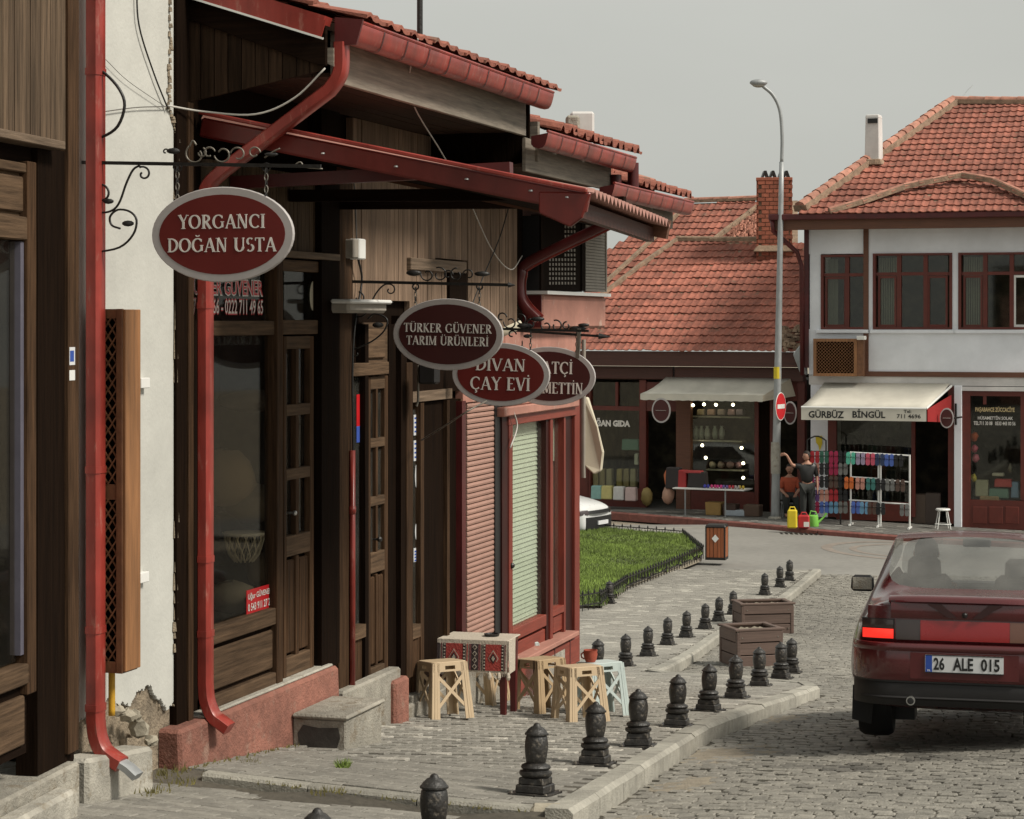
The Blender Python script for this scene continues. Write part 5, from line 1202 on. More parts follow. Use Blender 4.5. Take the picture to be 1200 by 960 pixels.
MB().tube([PT(596, 334, t2_), PT(604, 334.3, t2_)], [.02, .002], 6).build('finial', M_iron, br2)
iron(br2, t2_, [(414, 410), (436, 400), (450, 388), (454, 376), (448, 370), (438, 368), (431, 374)], .006); iron(br2, t2_, [(418, 372), (428, 368), (440, 345), (450, 334), (458, 333)], .006)
iron(br2, t2_, scroll((457, 340), 7, radians(100), -.9), .005, sm=False); iron(br2, t2_, scroll((420, 350), 8, 1.5, -.8), .006, sm=False); iron(br2, t2_, scroll((417, 414), 6, 1.5, .8), .005, sm=False)
leaf(br2, t2_, 425, 360, .03); leaf(br2, t2_, 443, 381, .025); leaf(br2, t2_, 485, 320, .03, (1.8, .5, .7)); leaf(br2, t2_, 565, 321, .03, (1.8, .5, .6))
for cx_, r_, a_, tn in ((501, 8, 3.0, .9), (515, 9, 2, -.9), (535, 8, 1.5, .9), (549, 7, 3.2, -.8), (525, 6, 0, .8)):
    iron(br2, t2_, scroll((cx_, 322), r_, a_, tn, shrink=.45), .005, sm=False)
for x_ in (487, 562): MB().tube([PT(x_ + 3.6 * cos(w), 336 - 3.6 * sin(w), t2_) for w in [j * pi / 4 for j in range(9)]], .006, 5).build('ring', M_iron, br2)
t3_ = 4.7
sign(t3_, 587, 439, [('DİVAN', .092, .40, .075), ('ÇAY EVİ', .098, .48, -.07)], 'oval sign lettered DİVAN ÇAY EVİ in front of the watchmaker sign', M_signred, tilt=-.02, bar=((549, 398), (622, 388)))
br3 = thing('sign_bracket', 'black iron bracket with scrolls carrying the DİVAN ÇAY EVİ sign', 'bracket', PT(520, 385, t3_))
MB().beam(PT(520, 384, t3_), PT(690, 388, t3_), .016, .018).build('bar', M_iron, br3)
for cx_, cy_, r_, a_, tn in ((598, 378, 8, 3.0, .9), (610, 375, 7, 2, -.9), (622, 380, 6, 1.5, .9), (588, 372, 6, 0, .8), (600, 392, 5, 0, .8)): iron(br3, t3_, scroll((cx_, cy_), r_, a_, tn, shrink=.45), .006, sm=False)
leaf(br3, t3_, 615, 382, .035, (1.8, .4, .6)); leaf(br3, t3_, 630, 374, .03, (1.8, .4, .6)); leaf(br3, t3_, 618, 394, .02)
t4_ = 6.0
sign(t4_, 644, 441, [('SAATÇİ', .098, .40, .072), ('HÜSAMETTİN', .092, .58, -.095)], 'hindmost oval sign, only ATÇİ and ETTİN readable beside the tea house sign', M_signred2, tilt=-.02, bar=((612, 400), (676, 388)))
br4 = thing('sign_bracket', 'black iron bracket reaching farthest out beside the pink bay, behind the other signs', 'bracket', PT(600, 388, t4_))
MB().beam(PT(596, 387, t4_), PT(702, 394, t4_), .02, .02).build('bar', M_iron, br4); MB().tube([PT(702, 394, t4_), PT(716, 395, t4_)], [.028, .002], 6).build('finial', M_iron, br4)
for cx_, r_, a_, tn in ((640, 6, 3.0, .9), (652, 7, 2, -.9), (664, 5, 1.5, .9)): iron(br4, t4_, scroll((cx_, 382), r_, a_, tn, shrink=.45), .007, sm=False)
leaf(br4, t4_, 677, 385, .04, (1.8, .4, .5)); leaf(br4, t4_, 684, 381, .03, (1.6, .4, .5)); MB().beam(PT(679, 385, t4_), PT(677, 420, t4_), .03, .03, F.u).build('hanger', M_ironw, br4)
# ================================================================== FAR BUILDINGS
a_ = radians(18); FR = Frame((948 - 600) / 2600 * 57.0, 57.0, u=V((cos(a_), -sin(a_), 0)), n=V((-sin(a_), -cos(a_), 0)))
a_ = radians(24); FL = Frame((640 - 600) / 2600 * 61.0, 61.0, u=V((cos(a_), -sin(a_), 0)), n=V((-sin(a_), -cos(a_), 0)))
def rb_(name, m, par, px0, px1, y0, y1, d0, d1, ref=None, bev=0, **k): return fb(name, m, par, px0, px1, y0, y1, d0, d1, ref=(px0 + px1) / 2 if ref is None else ref, Fr=FR, bev=bev, **k)
def cb_(name, m, par, px0, px1, y0, y1, d0, d1, ref=None, bev=0, **k): return fb(name, m, par, px0, px1, y0, y1, d0, d1, ref=(px0 + px1) / 2 if ref is None else ref, Fr=FL, bev=bev, **k)
def plane_poly(pts, org, ud, vd):
    nd = ud.cross(vd).normalized(); out = []
    for x_, y_ in pts:
        q = rayplane(x_, y_, org, nd) - org; out.append((q.dot(ud), q.dot(vd)))
    return out
def onplane(x_, y_, org, ud, vd, off=0): nd = ud.cross(vd).normalized(); return rayplane(x_, y_, org, nd) + nd * off
def caps(par, pts, r, m, L_=.42, mort=True, name='ridge_cap', sq=1):
    P = [V(p) for p in pts]
    for a, b in zip(P, P[1:]):
        n = max(1, round((b - a).length / L_))
        if mort: MB().beam(a - Z * .03, b - Z * .03, r * 2.6, r * 1.1).build('mortar_bed', M_mortar, par)
        for k in range(n):
            p_, q_ = a.lerp(b, k / n), a.lerp(b, (k + 1.08) / n); c_ = MB(); c_.tube([p_ + Z * R.uniform(0, .02), q_ + Z * .03], [r * 1.12, r * .82], 8); c_.build(name, m, par)
# ---------------------------------------------------------------- white house on the right
p = FR.p(3, 0, 0); hr = thing('white_house', 'white rendered house with maroon windows above the slipper shop at the right edge', 'house', (p.x, p.y, gz(p.x, p.y)))
tR = FR.t(1330)
zg = -2.6; zs = FR.z(1050, 441); ze = FR.z(1000, 268)
# ground floor walls round the openings
rb_('pier', M_stucco, hr, 950, 970, 441, 606, -.3, -.02)
b = MB(); b.fbox(FR, .0, tR, -.3, .0, FR.z(1100, 452), FR.z(1100, 440)); b.build('lintel', M_stuccow, hr)
rb_('shop_frame', M_maroon, hr, 970, 980, 452, 606, -.2, -.03); rb_('shop_frame', M_maroon, hr, 1068, 1072, 452, 606, -.2, -.03)
rb_('shop_window', G_far, hr, 980, 1068, 452, 590, -.12, -.10); rb_('stall_riser', M_maroon, hr, 980, 1068, 588, 610, -.2, -.04)
rb_('door_jamb', M_maroon, hr, 1111, 1118, 452, 614, -.3, -.02)
rb_('pillar', M_stucco, hr, 1118, 1127, 452, 618, -.2, .06, bev=.01)
rb_('shop_frame', M_maroon, hr, 1127, 1137, 458, 618, -.2, -.02); b = MB(); b.fbox(FR, FR.t(1127), tR, -.15, .02, FR.z(1127, 458), FR.z(1127, 453)); b.build('lintel_moulding', M_stuccow, hr)
dw = rb_('shop_window', G_far, hr, 1137, 1196, 464, 590, -.10, -.085); rb_('mullion', M_maroon, hr, 1152, 1156, 462, 474, -.09, -.04)
rb_('shop_frame', M_maroon, hr, 1137, 1320, 458, 465, -.2, -.025); rb_('stall_riser', M_maroon, hr, 1137, 1320, 588, 622, -.2, -.028); rb_('shop_frame', M_maroon, hr, 1196, 1320, 465, 588, -.2, -.03)
for i in range(3): rb_('riser_panel', M_maroon, hr, 1140 + i * 19, 1156 + i * 19, 594, 614, -.03, -.012, bev=.01)
b = MB(); b.fbox(FR, .0, tR, -3.2, -3.1, zg, FR.z(1000, 440)); b.fbox(FR, .0, tR, -3.1, -.25, FR.z(1000, 441), FR.z(1000, 440)); b.fbox(FR, .02, .05, -3.1, -.3, zg, FR.z(1000, 441)); b.fbox(FR, FR.t(1112), FR.t(1124), -3.1, -.3, zg, FR.z(1000, 441)); b.fbox(FR, FR.t(1196), tR, -3.1, -.2, zg, FR.z(1000, 441)); b.build('interior', M_room, hr)
# upper floor
wins = [(962, 1017, 298, 386, [(967, 991), (995, 1013)]), (1023, 1116, 297, 386, [(1029, 1050), (1056, 1081), (1087, 1110)]), (1123, 1215, 297, 386, [(1129, 1151), (1157, 1182), (1188, 1210)])]
tx = lambda x_: FR.t(x_)
zsl = FR.z(1050, 386); zhd = FR.z(1050, 297)
b = MB()
b.fbox(FR, .0, tR, -.3, .0, zs, zsl); b.fbox(FR, .0, tR, -.3, .0, zhd, ze + .3)
xs_ = [(tx(949), tx(962)), (tx(1017), tx(1023)), (tx(1116), tx(1123)), (tx(1215), tR)]
for p0_, p1_ in xs_: b.fbox(FR, p0_, p1_, -.3, .0, zsl, zhd)
b.build('upper_wall', M_stucco, hr, weld=True)
b = MB(); b.fbox(FR, .0, .3, -9, -.31, zg, ze); b.build('side_wall', M_stucco, hr)
b = MB(); b.fbox(FR, .3, tR, -1.6, -1.5, zs, ze); b.fbox(FR, .3, tR, -1.5, -.32, zs, zs + .05); b.build('upper_interior', M_room, hr)
for (x0, x1, y0, y1, cols) in wins:
    w_ = MB(); zt0, zb0 = FR.z(1050, y0), FR.z(1050, y1); e_ = .07
    ta_, tb_ = tx(x0), tx(x1)
    w_.fbox(FR, ta_, tb_, -.2, .03, zt0 - e_ * .8, zt0); w_.fbox(FR, ta_, tb_, -.2, .03, zb0, zb0 + e_ * .8); w_.fbox(FR, ta_, ta_ + e_, -.2, .031, zb0 + .05, zt0 - .05); w_.fbox(FR, tb_ - e_, tb_, -.2, .031, zb0 + .05, zt0 - .05)
    wf = w_.build('window', M_maroon, hr); ym = lerp(y0, y1, .27); zm_ = FR.z(1050, ym)
    tr_ = MB(); tr_.fbox(FR, ta_ + e_, tb_ - e_, -.15, -.02, zm_ - .04, zm_ + .04); tr_.build('transom', M_maroon, wf)
    for i, (c0, c1) in enumerate(cols):
        if i: m_ = MB(); m_.fbox(FR, tx(c0 - 5), tx(c0), -.15, -.015, zb0 + .056, zt0 - .056); m_.build('mullion', M_maroon, wf)
        g_ = MB(); g_.fbox(FR, tx(c0 - .5), tx(c1 + .5), -.11, -.095, zm_ + .04, zt0 - .05); g_.build('pane', G_far, wf)
        g_ = MB(); g_.fbox(FR, tx(c0 - .5), tx(c1 + .5), -.11, -.095, zb0 + .05, zm_ - .04); g_.build('pane', G_far, wf)
        if i != 1:
            for (q0, q1) in ((c0 - .4, c0 + 2.2), (c1 - 2.2, c1 + .4)): m_ = MB(); m_.fbox(FR, tx(q0), tx(q1), -.09, -.04, zb0 + .06, zm_ - .05); m_.build('sash_stile', M_nwhite if (x0 == 1123 and i == 2) else M_maroon, wf)
            for (q0, q1) in ((zb0 + .06, zb0 + .12), (zm_ - .11, zm_ - .05)): m_ = MB(); m_.fbox(FR, tx(c0 + 2.2), tx(c1 - 2.2), -.09, -.042, q0, q1); m_.build('sash_rail', M_nwhite if (x0 == 1123 and i == 2) else M_maroon, wf)
    c_ = MB(); k = 9
    for i in range(k): c_.fbox(FR, lerp(ta_ + .1, ta_ + (tb_ - ta_) * .32, i / k), lerp(ta_ + .1, ta_ + (tb_ - ta_) * .32, (i + .7) / k), -.4 - .03 * (i % 2), -.36, zb0 + .05, zt0 - .1)
    c_.build('curtain', cmat((.22, .22, .19), .9, 'net_curtain'), wf)
    s_ = MB(); s_.fbox(FR, ta_ - .12, tb_ + .08, -.05, .09, zb0 - .10, zb0 - .01); s_.build('sill', M_stucco, wf, bevel=.01)
b = MB(); b.fbox(FR, tx(1012), tx(1018), -.02, .035, zs + .1, ze); b.build('trim_post', M_browntrim, hr)
b = MB(); b.fbox(FR, tx(1012), tR, -.02, .04, zs - .01, zs + .12); b.build('trim_band', M_browntrim, hr)
b = MB(); b.fbox(FR, -.12, .0, -.3, .04, zs + .2, ze); b.build('corner_board', M_redd, hr)
for k in range(8):
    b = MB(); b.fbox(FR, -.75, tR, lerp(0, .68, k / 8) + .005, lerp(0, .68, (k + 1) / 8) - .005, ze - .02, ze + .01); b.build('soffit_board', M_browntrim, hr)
b = MB(); b.fbox(FR, -.8, tR, .68, .74, ze - .04, FR.z(1000, 256, .7)); b.build('eave_board', M_browntrim, hr)
b = MB(); b.fbox(FR, -.88, tR, .76, .90, FR.z(1000, 257, .8), FR.z(1000, 250, .8)); b.build('gutter', M_redd, hr, bevel=.02)
dpr = MB(); dpr.tube([FR.p(-.8, .8, FR.z(932, 256, .8)), FR.p(-.78, .78, FR.z(932, 270, .8)), FR.p(-.28, .12, FR.z(942, 296)), FR.p(-.18, .08, FR.z(945, 312)), FR.p(-.16, .08, FR.z(946, 440))], .06, 8)
tag(dpr.build('drainpipe', M_redd, None, smooth=True), 'dark red drainpipe down the corner of the white house', 'drainpipe')
pit = radians(25); vd = (-FR.n * cos(pit) + Z * sin(pit)).normalized(); org = FR.p(-.9, .92, FR.z(1000, 251, .9))
poly = plane_poly([(931, 262), (936, 250), (1118, 121), (1330, 122), (1330, 262)], org, FR.u, vd)
tile_field(hr, org, FR.u, vd, 90, 30, .2, .4, clip=poly, tsd=.16)
dk = MB(); dk.prism([org + FR.u * a + vd * b_ for a, b_ in plane_poly([(938, 247), (1118, 123), (1330, 124), (1330, 247)], org, FR.u, vd)], -Z * .05); dk.build('roof_deck', M_mortar, hr)
op = lambda x_, y_, o_=.07: onplane(x_, y_, org, FR.u, vd, o_)
caps(hr, [op(938, 246), op(1117, 121)], .15, M_tilep, .42); caps(hr, [op(1117, 121), op(1330, 122)], .11, M_tilep, .45)
bk = MB(); nb_ = org + FR.u * 3 ; bk.prism([op(1117, 122, 0), op(1330, 122, 0), op(1330, 122, 0) - FR.n * 6 - Z * 3, op(1117, 122, 0) - FR.n * 6 - Z * 3], -Z * .08); bk.build('rear_roof', M_tile, hr)
bk = MB(); bk.prism([op(936, 250, 0), op(1117, 122, 0), op(1117, 122, 0) - FR.n * 6 - Z * 3, op(936, 250, 0) - FR.n * 9], -Z * .08); bk.build('side_roof', M_tile, hr)
# small projecting hip with mortar ridges
hip = [op(972, 250, .05), op(1010, 241, .10), op(1060, 226, .16), op(1128, 214, .2), op(1165, 220, .18), op(1215, 240, .12)]
for a, b_ in zip(hip, hip[1:]): MB().beam(a, b_, .17, .12).build('mortar_ridge', M_mortar, hr)
caps(hr, hip, .085, M_tilep, .42, mort=False)
chw = thing('chimney', 'tall whitewashed chimney on the roof of the white house', 'chimney', op(1024, 192, 0)); q = op(1024, 190, .0); hh = (190 - 134) / 46
b = MB(); b.box(q + Z * (hh / 2 - .25), (.42, .42, hh + .5), -a_, .86); b.build('stack', M_stuccow, chw, bevel=.02)
b = MB(); b.box(q + Z * (hh - .02), (.38, .38, .1), -a_, .9); b.build('rim', M_stuccow, chw, bevel=.02); b = MB(); b.box(q + FR.n * .2 + Z * (hh - .14), (.26, .04, .12), -a_); b.build('flue_opening', M_ink, chw)
b = MB(); b.box(q - Z * .02 + FR.n * .1, (.62, .6, .16), -a_, .8); b.build('mortar_collar', M_mortar, chw, bevel=.02)
cable([op(1128, 118, .1), op(1134, 110, .1), op(1140, 104, .1)], .012, M_galv, 'short thin rod on the ridge of the white house', name='roof_rod')
# lattice air-conditioner cover
ac = thing('lattice_box', 'brown wooden lattice cover under the upper windows of the white house', 'air conditioner cover', FR.P(980, 440, .3))
x0, x1, y0, y1 = 953, 1004, 397, 441
rb_('box_back', M_dark_v, ac, x0 + 1, x1 - 1, y0 + 1, y1 - 1, .0, .30)
for (p0_, p1_, q0, q1) in ((x0, x1, y0, y0 + 3.5), (x0, x1, y1 - 3.5, y1), (x0, x0 + 3.5, y0 + 3.5, y1 - 3.5), (x1 - 3.5, x1, y0 + 3.5, y1 - 3.5)): rb_('frame_board', M_cab, ac, p0_, p1_, q0, q1, .26, .36)
rb_('side_board', M_cabd, ac, x1, x1 + 8, y0, y1, .0, .345)
ta_, tb_ = FR.t(x0 + 3, .33), FR.t(x1 - 3, .33); za, zb_ = FR.z(980, y1 - 3, .33), FR.z(980, y0 + 3, .33); W_, Hh = tb_ - ta_, zb_ - za
for sg in (1, -1):
    for k in range(-12, 17):
        s0 = k * .085; lo, hi = max(0, s0), min(W_, s0 + Hh)
        if hi - lo < .02: continue
        f_ = lambda s_: (za + (s_ - s0)) if sg > 0 else (zb_ - (s_ - s0))
        MB().beam(FR.p(ta_ + lo, .315 + .008 * sg, f_(lo)), FR.p(ta_ + hi, .315 + .008 * sg, f_(hi)), .008, .022, FR.n).build('lattice_slat', M_cab, ac)
b = MB(); b.box(FR.p(FR.t(1010, .4), .45, FR.z(1010, 396, .4)), (.22, .12, .1), -.6); b.box(FR.p(FR.t(1010, .4), .3, FR.z(1010, 396, .4)), (.05, .3, .04), -.3)
tag(b.build('security_camera', M_nwhite, None, bevel=.01), 'small white security camera above the lattice cover', 'camera')
# awning with lettering
aw = thing('shop_awning', 'cream canvas awning lettered GÜRBÜZ BİNGÜL over the slipper shop', 'awning', FR.P(1010, 480, 1.5))
zt_, zf_ = FR.z(1000, 449), FR.z(1010, 478, 1.5); zl_ = FR.z(1010, 493, 1.5); ta_, tb_ = FR.t(966), FR.t(1113); fa, fb2 = FR.t(939, 1.5), FR.t(1085.5, 1.5)
A0, A1, A2, A3 = FR.p(ta_ , .02, zt_), FR.p(tb_, .02, zt_), FR.p(fb2, 1.5, zf_), FR.p(fa, 1.5, zf_)
b = MB(); n = 12
for i in range(n):
    for j in range(4):
        P_ = lambda u_, v_: (A0.lerp(A1, u_)).lerp(A3.lerp(A2, u_), v_) - Z * (.05 * sin(pi * v_) * (1 + .3 * sin(u_ * 19)))
        b.poly([P_(i / n, j / 4), P_((i + 1) / n, j / 4), P_((i + 1) / n, (j + 1) / 4), P_(i / n, (j + 1) / 4)])
o = b.build('canvas', M_awn, aw, weld=True, smooth=True); s_ = o.modifiers.new('s', 'SOLIDIFY'); s_.thickness = .012
b = MB(); b.prism([A3, A2, A2 - Z * (zf_ - zl_), A3 - Z * (zf_ - zl_)], FR.n * .012); vl = b.build('valance', M_awn, aw)
def pl_text(Fr, s, px0, px1, y0, y1, d, m, par, bold=0, ext=.004):
    ta_, tb_ = Fr.t(px0, d), Fr.t(px1, d); r_ = (px0 + px1) / 2; za, zb_ = Fr.z(r_, y1, d), Fr.z(r_, y0, d)
    return plain_text(s, zb_ - za, tb_ - ta_, Fr.p((ta_ + tb_) / 2, d, (za + zb_) / 2), Fr.u, Z, Fr.n, m, par, 'lettering', bold, ext)
pl_text(FR, 'GÜRBÜZ', 947.5, 989, 480, 490, 1.515, M_ink, vl, .03); pl_text(FR, 'BİNGÜL', 999, 1037.5, 479.5, 490, 1.515, M_ink, vl, .03)
pl_text(FR, 'Tel:', 1059, 1068, 480.5, 484, 1.515, M_ink, vl, .02); pl_text(FR, '711 4696', 1051, 1079, 485.5, 490.5, 1.515, M_ink, vl, .02)
b = MB(); b.tube([A3, A2], .03, 6); b.build('front_bar', M_nwhite, aw); b = MB(); b.tube([FR.p(tb_ + .05, .1, zt_ - .05), A2], .03, 6); b.build('side_arm', M_nwhite, aw)
b = MB(); b.prism([FR.p(FR.t(1114, .1), .1, FR.z(1112, 463)), A2 + FR.u * .02 - Z * .02, A2 + FR.u * .02 - Z * .32, FR.p(FR.t(1114, .1), .1, FR.z(1112, 495))], FR.u * .02); b.build('red_side_flap', M_awnr, aw)
# lettering and goods of the china shop
ltr = mat('gold_window_lettering', (.60, .47, .24), .5, .05, 5, bump=0)
pl_text(FR, 'PAŞABAHÇE ZÜCCACİYE', 1143, 1189, 476, 484, -.08, ltr, hr, .03); pl_text(FR, 'HÜSAMETTİN SOLAK', 1146, 1187, 487, 492, -.08, M_letter, hr, .02); pl_text(FR, 'TEL:711 30 08   0533 443 00 56', 1141, 1190, 494, 498.5, -.08, M_letter, hr, .02)
def goods(Fr, items, par=None):
    for (px, py, w_, h_, d, c, nm, lab, cat_) in items:
        q = Fr.p(Fr.t(px, d), d, Fr.z(px, py, d)); m_ = MB(); k = nm
        if k == 'b': m_.box(q, (w_, .25, h_), -.35, .93); o = m_.build('boxed_goods', cmat(c), None, bevel=.02)
        elif k == 'v': m_.lathe([(w_ * .3, -h_ / 2), (w_ * .5, -h_ * .15), (w_ * .42, h_ * .2), (w_ * .2, h_ * .4), (w_ * .3, h_ * .5)], q, 10); o = m_.build('vase', cmat(c, .3), None, smooth=True)
        elif k == 's': m_.ball(q, .5, 9, (w_, .3, h_)); m_.v = [(x_ + R.uniform(-.02, .02), y_, z_ + R.uniform(-.02, .02)) for x_, y_, z_ in m_.v]; o = m_.build('goods_bundle', cmat(c), None, smooth=True)
        tag(o, lab, cat_)
goods(FR, [(1142, 512, .2, .24, -.3, (.5, .08, .02), 's', 'orange bundle hanging highest in the china shop window', 'goods'), (1142, 526, .18, .2, -.3, (.55, .1, .18), 's', 'pink bundle hanging below the orange one in the china shop window', 'goods'),
           (1143, 537, .2, .2, -.3, (.5, .12, .2), 's', 'lowest pink bundle in the china shop window', 'goods'), (1151, 572, .34, .42, -.35, (.36, .34, .27), 'b', 'beige box standing in the china shop window', 'box'),
           (1176, 566, .44, .2, -.3, (.45, .05, .06), 'b', 'red and white box on the pile in the china shop window', 'box'), (1171, 578, .5, .24, -.3, (.12, .22, .2), 'b', 'green box under the red one in the china shop window', 'box'),
           (1190, 574, .2, .4, -.35, (.2, .3, .5), 'b', 'tall blue and white box at the right of the china shop window', 'box'), (1160, 584, .5, .12, -.25, (.3, .2, .12), 'b', 'flat brown box lowest in the china shop window', 'box'),
           (1141, 560, .14, .2, -.3, (.5, .4, .04), 's', 'yellow bundle above the beige box in the china shop window', 'goods'), (1170, 556, .3, .08, -.35, (.5, .45, .4), 'b', 'white tray leaning on top of the boxes in the china shop window', 'tray'),
           (1184, 549, .14, .24, -.4, (.12, .1, .08), 'v', 'dark vase at the back of the china shop window', 'vase')])
# round shop signs
def small_sign(Fr, px, py, d, rx, rz2, lab, yaw):
    q = Fr.p(Fr.t(px, d), d, Fr.z(px, py, d)); o = thing('round_sign', lab, 'sign', q); xd = Matrix.Rotation(yaw, 3, 'Z') @ Fr.u; nd = Matrix.Rotation(yaw, 3, 'Z') @ Fr.n
    el = lambda k_, off: [q + xd * (rx * k_ * cos(2*pi*i/28)) + Z * (rz2 * k_ * sin(2*pi*i/28)) + nd * off for i in range(28)]
    b = MB(); b.prism(el(1, -.02), nd * .04); b.build('rim', M_rim, o); b = MB(); b.prism(el(.86, -.025), nd * .05); b.build('face', M_signred2, o)
    for k in (-1, 0, 1):
        if k == 0: b = MB(); b.beam(q - xd * rx * .55 + nd * .027, q + xd * rx * .55 + nd * .027, .004, rz2 * .22, nd); b.build('lettering_line', M_letter, o)
    return o, q
o, q = small_sign(FR, 1109.5, 490, .95, .17, .25, 'small oval maroon sign with white rim beside the white pillar', 0)
MB().beam(q + FR.u * .18, q + FR.u * .28 - FR.n * .7, .03, .04).build('bracket', M_iron, o); MB().beam(FR.P(1120, 473, .1), FR.P(1120, 498, .1), .05, .05, FR.n).build('wall_bar', M_iron, o)
small_sign(FL, 926, 484, 1.2, .17, .30, 'dim round sign with grey rim right behind the no entry sign', 0)
o, q = small_sign(FL, 775, 481, 1.2, .26, .33, 'round sign with pale rim hanging under the left end of the far cream awning', 0)
# ---------------------------------------------------------------- low house with the big tiled roof
p = FL.p(5, 0, 0); hc = thing('low_house', 'low house with a large tiled roof and brown shop fronts left of the white house', 'house', (p.x, p.y, gz(p.x, p.y)))
tC0, tC1 = -3.0, FL.t(943)
zT = lambda y_: FL.z(800, y_)
b = MB(); b.fbox(FL, tC0, tC1, -.15, .42, zT(429), zT(412)); b.build('eave_fascia', M_fasciab, hc)
b = MB(); b.fbox(FL, tC0, FL.t(790), -.15, .12, zT(445), zT(430)); b.build('shop_fascia', M_fasciab, hc, bevel=.02); b = MB(); b.fbox(FL, FL.t(792), tC1, -.15, .12, zT(446), zT(430)); b.build('shop_fascia', M_fasciab, hc, bevel=.02)
b = MB(); b.fbox(FL, FL.t(792), tC1, .12, .16, zT(428), zT(426)); b.build('metal_edge', M_galv, hc)
b = MB(); b.fbox(FL, tC0, FL.t(690), -.2, -.0, zg, zT(445)); b.build('wall', M_maroon, hc)
b = MB(); b.fbox(FL, tC0, tC1, -3.1, -3.0, zg, zT(440)); b.fbox(FL, tC0, tC1, -3.0, -.2, zT(446), zT(444)); b.fbox(FL, FL.t(690) - .05, FL.t(690), -3, -.2, zg, zT(446)); b.fbox(FL, tC1 - .05, tC1, -3, -.2, zg, zT(446)); b.build('interior', M_room, hc)
for (x0, x1) in ((688, 692), (749, 757), (792, 809), (884, 889), (902, 906), (934, 943)): cb_('shop_post', M_maroon if x1 - x0 < 10 else M_browntrim, hc, x0, x1, 445, 604, -.2, .0, bev=.01)
cb_('shop_window', G_far, hc, 692, 749, 448, 574, -.12, -.10); cb_('shop_post', M_maroon, hc, 721, 724, 448, 476, -.12, -.02)
cb_('transom', M_maroon, hc, 692, 749, 476, 481, -.13, -.01); cb_('stall_riser', M_maroon, hc, 692, 749, 572, 596, -.2, -.02)
cb_('shop_window', G_far, hc, 809, 884, 448, 578, -.12, -.10); cb_('stall_riser', M_maroon, hc, 809, 884, 576, 604, -.2, -.02)
cb_('door_head', M_maroon, hc, 757, 792, 448, 482, -.2, -.03); cb_('door_leaf', M_dark_v, hc, 889, 902, 448, 604, -.15, -.05); cb_('door_head', M_maroon, hc, 906, 934, 448, 470, -.2, -.03)
pl_text(FL, 'DOĞAN GIDA', 686, 738.5, 490, 500, -.08, M_letter, hc, .06)
awc = thing('far_awning', 'cream canvas awning over the glassware shop, left of the lamp post', 'awning', FL.P(830, 460, 1.2))
zt_, zf_ = FL.z(850, 443), FL.z(830, 463, 1.2); A0, A1, A2, A3 = FL.p(FL.t(783), .16, zt_), FL.p(FL.t(928), .16, zt_), FL.p(FL.t(894, 1.2), 1.2, zf_), FL.p(FL.t(750.5, 1.2), 1.2, zf_)
b = MB(); n = 14
for i in range(n):
    for j in range(4):
        P_ = lambda u_, v_: (A0.lerp(A1, u_)).lerp(A3.lerp(A2, u_), v_) - Z * (.06 * sin(pi * v_) * (1 + .4 * sin(u_ * 23)))
        b.poly([P_(i / n, j / 4), P_((i + 1) / n, j / 4), P_((i + 1) / n, (j + 1) / 4), P_(i / n, (j + 1) / 4)])
o = b.build('canvas', M_awn, awc, weld=True, smooth=True); o.modifiers.new('s', 'SOLIDIFY').thickness = .012
b = MB(); n = 40
for i in range(n):
    f0, f1 = i / n, (i + 1) / n; s0, s1 = .14 + .02 * abs(sin(f0 * 40)), .14 + .02 * abs(sin(f1 * 40)); b.poly([A3.lerp(A2, f0), A3.lerp(A2, f1), A3.lerp(A2, f1) - Z * s1, A3.lerp(A2, f0) - Z * s0])
o = b.build('valance', M_awn, awc, weld=True); o.modifiers.new('s', 'SOLIDIFY').thickness = .01
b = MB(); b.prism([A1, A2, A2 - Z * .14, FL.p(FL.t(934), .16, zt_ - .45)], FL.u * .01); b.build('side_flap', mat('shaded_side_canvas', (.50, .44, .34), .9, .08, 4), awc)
# roof planes
pit = radians(30); vd = (-FL.n * cos(pit) + Z * sin(pit)).normalized(); org = FL.p(tC0, .5, FL.z(800, 412, .5))
mainp = [(640, 420), (640, 392), (712, 344), (791, 282), (946, 285), (946, 420)]
tile_field(hc, org, FL.u, vd, 60, 24, .2, .4, clip=plane_poly(mainp, org, FL.u, vd), tsd=.13)
dk = MB(); dk.prism([org + FL.u * a + vd * b_ for a, b_ in plane_poly([(640, 406), (640, 393), (712, 345), (791, 283), (944, 285), (944, 406)], org, FL.u, vd)], -Z * .08); dk.build('roof_deck', M_mortar, hc)
oc = lambda x_, y_, o_=.06: onplane(x_, y_, org, FL.u, vd, o_)
org2 = org - FL.n * 1.6 + Z * .35
upp = [(680, 372), (690, 308), (800, 238), (889, 234), (889, 292), (788, 292), (712, 352)]
tile_field(hc, org2, FL.u, vd, 62, 34, .2, .4, clip=plane_poly(upp, org2, FL.u, vd), tsd=.2)
dk = MB(); dk.prism([org2 + FL.u * a + vd * b_ for a, b_ in plane_poly([(680, 372), (690, 309), (800, 239), (935, 235), (935, 292), (788, 292), (712, 352)], org2, FL.u, vd)], -Z * .1); dk.build('upper_roof_deck', M_mortar, hc)
oc2 = lambda x_, y_, o_=.08: onplane(x_, y_, org2, FL.u, vd, o_)
for a, b_ in zip([oc2(806, 242), oc2(760, 288)], [oc2(760, 288), oc2(705, 338)]): MB().beam(a, b_, .12, .08).build('mortar_ridge', M_mortar, hc)
for a, b_ in zip([oc(793, 283), oc(752, 312)], [oc(752, 312), oc(700, 352)]): MB().beam(a, b_, .14, .09).build('mortar_ridge', M_mortar, hc)
caps(hc, [oc(793, 282), oc(893, 283)], .06, M_mortar, .5, name='mortar_ridge'); caps(hc, [oc2(803, 238), oc2(889, 235)], .07, M_tilep, .45)
caps(hc, [oc2(838, 283, .1), oc2(887, 246, .1)], .06, M_mortar, .45, name='mortar_ridge')
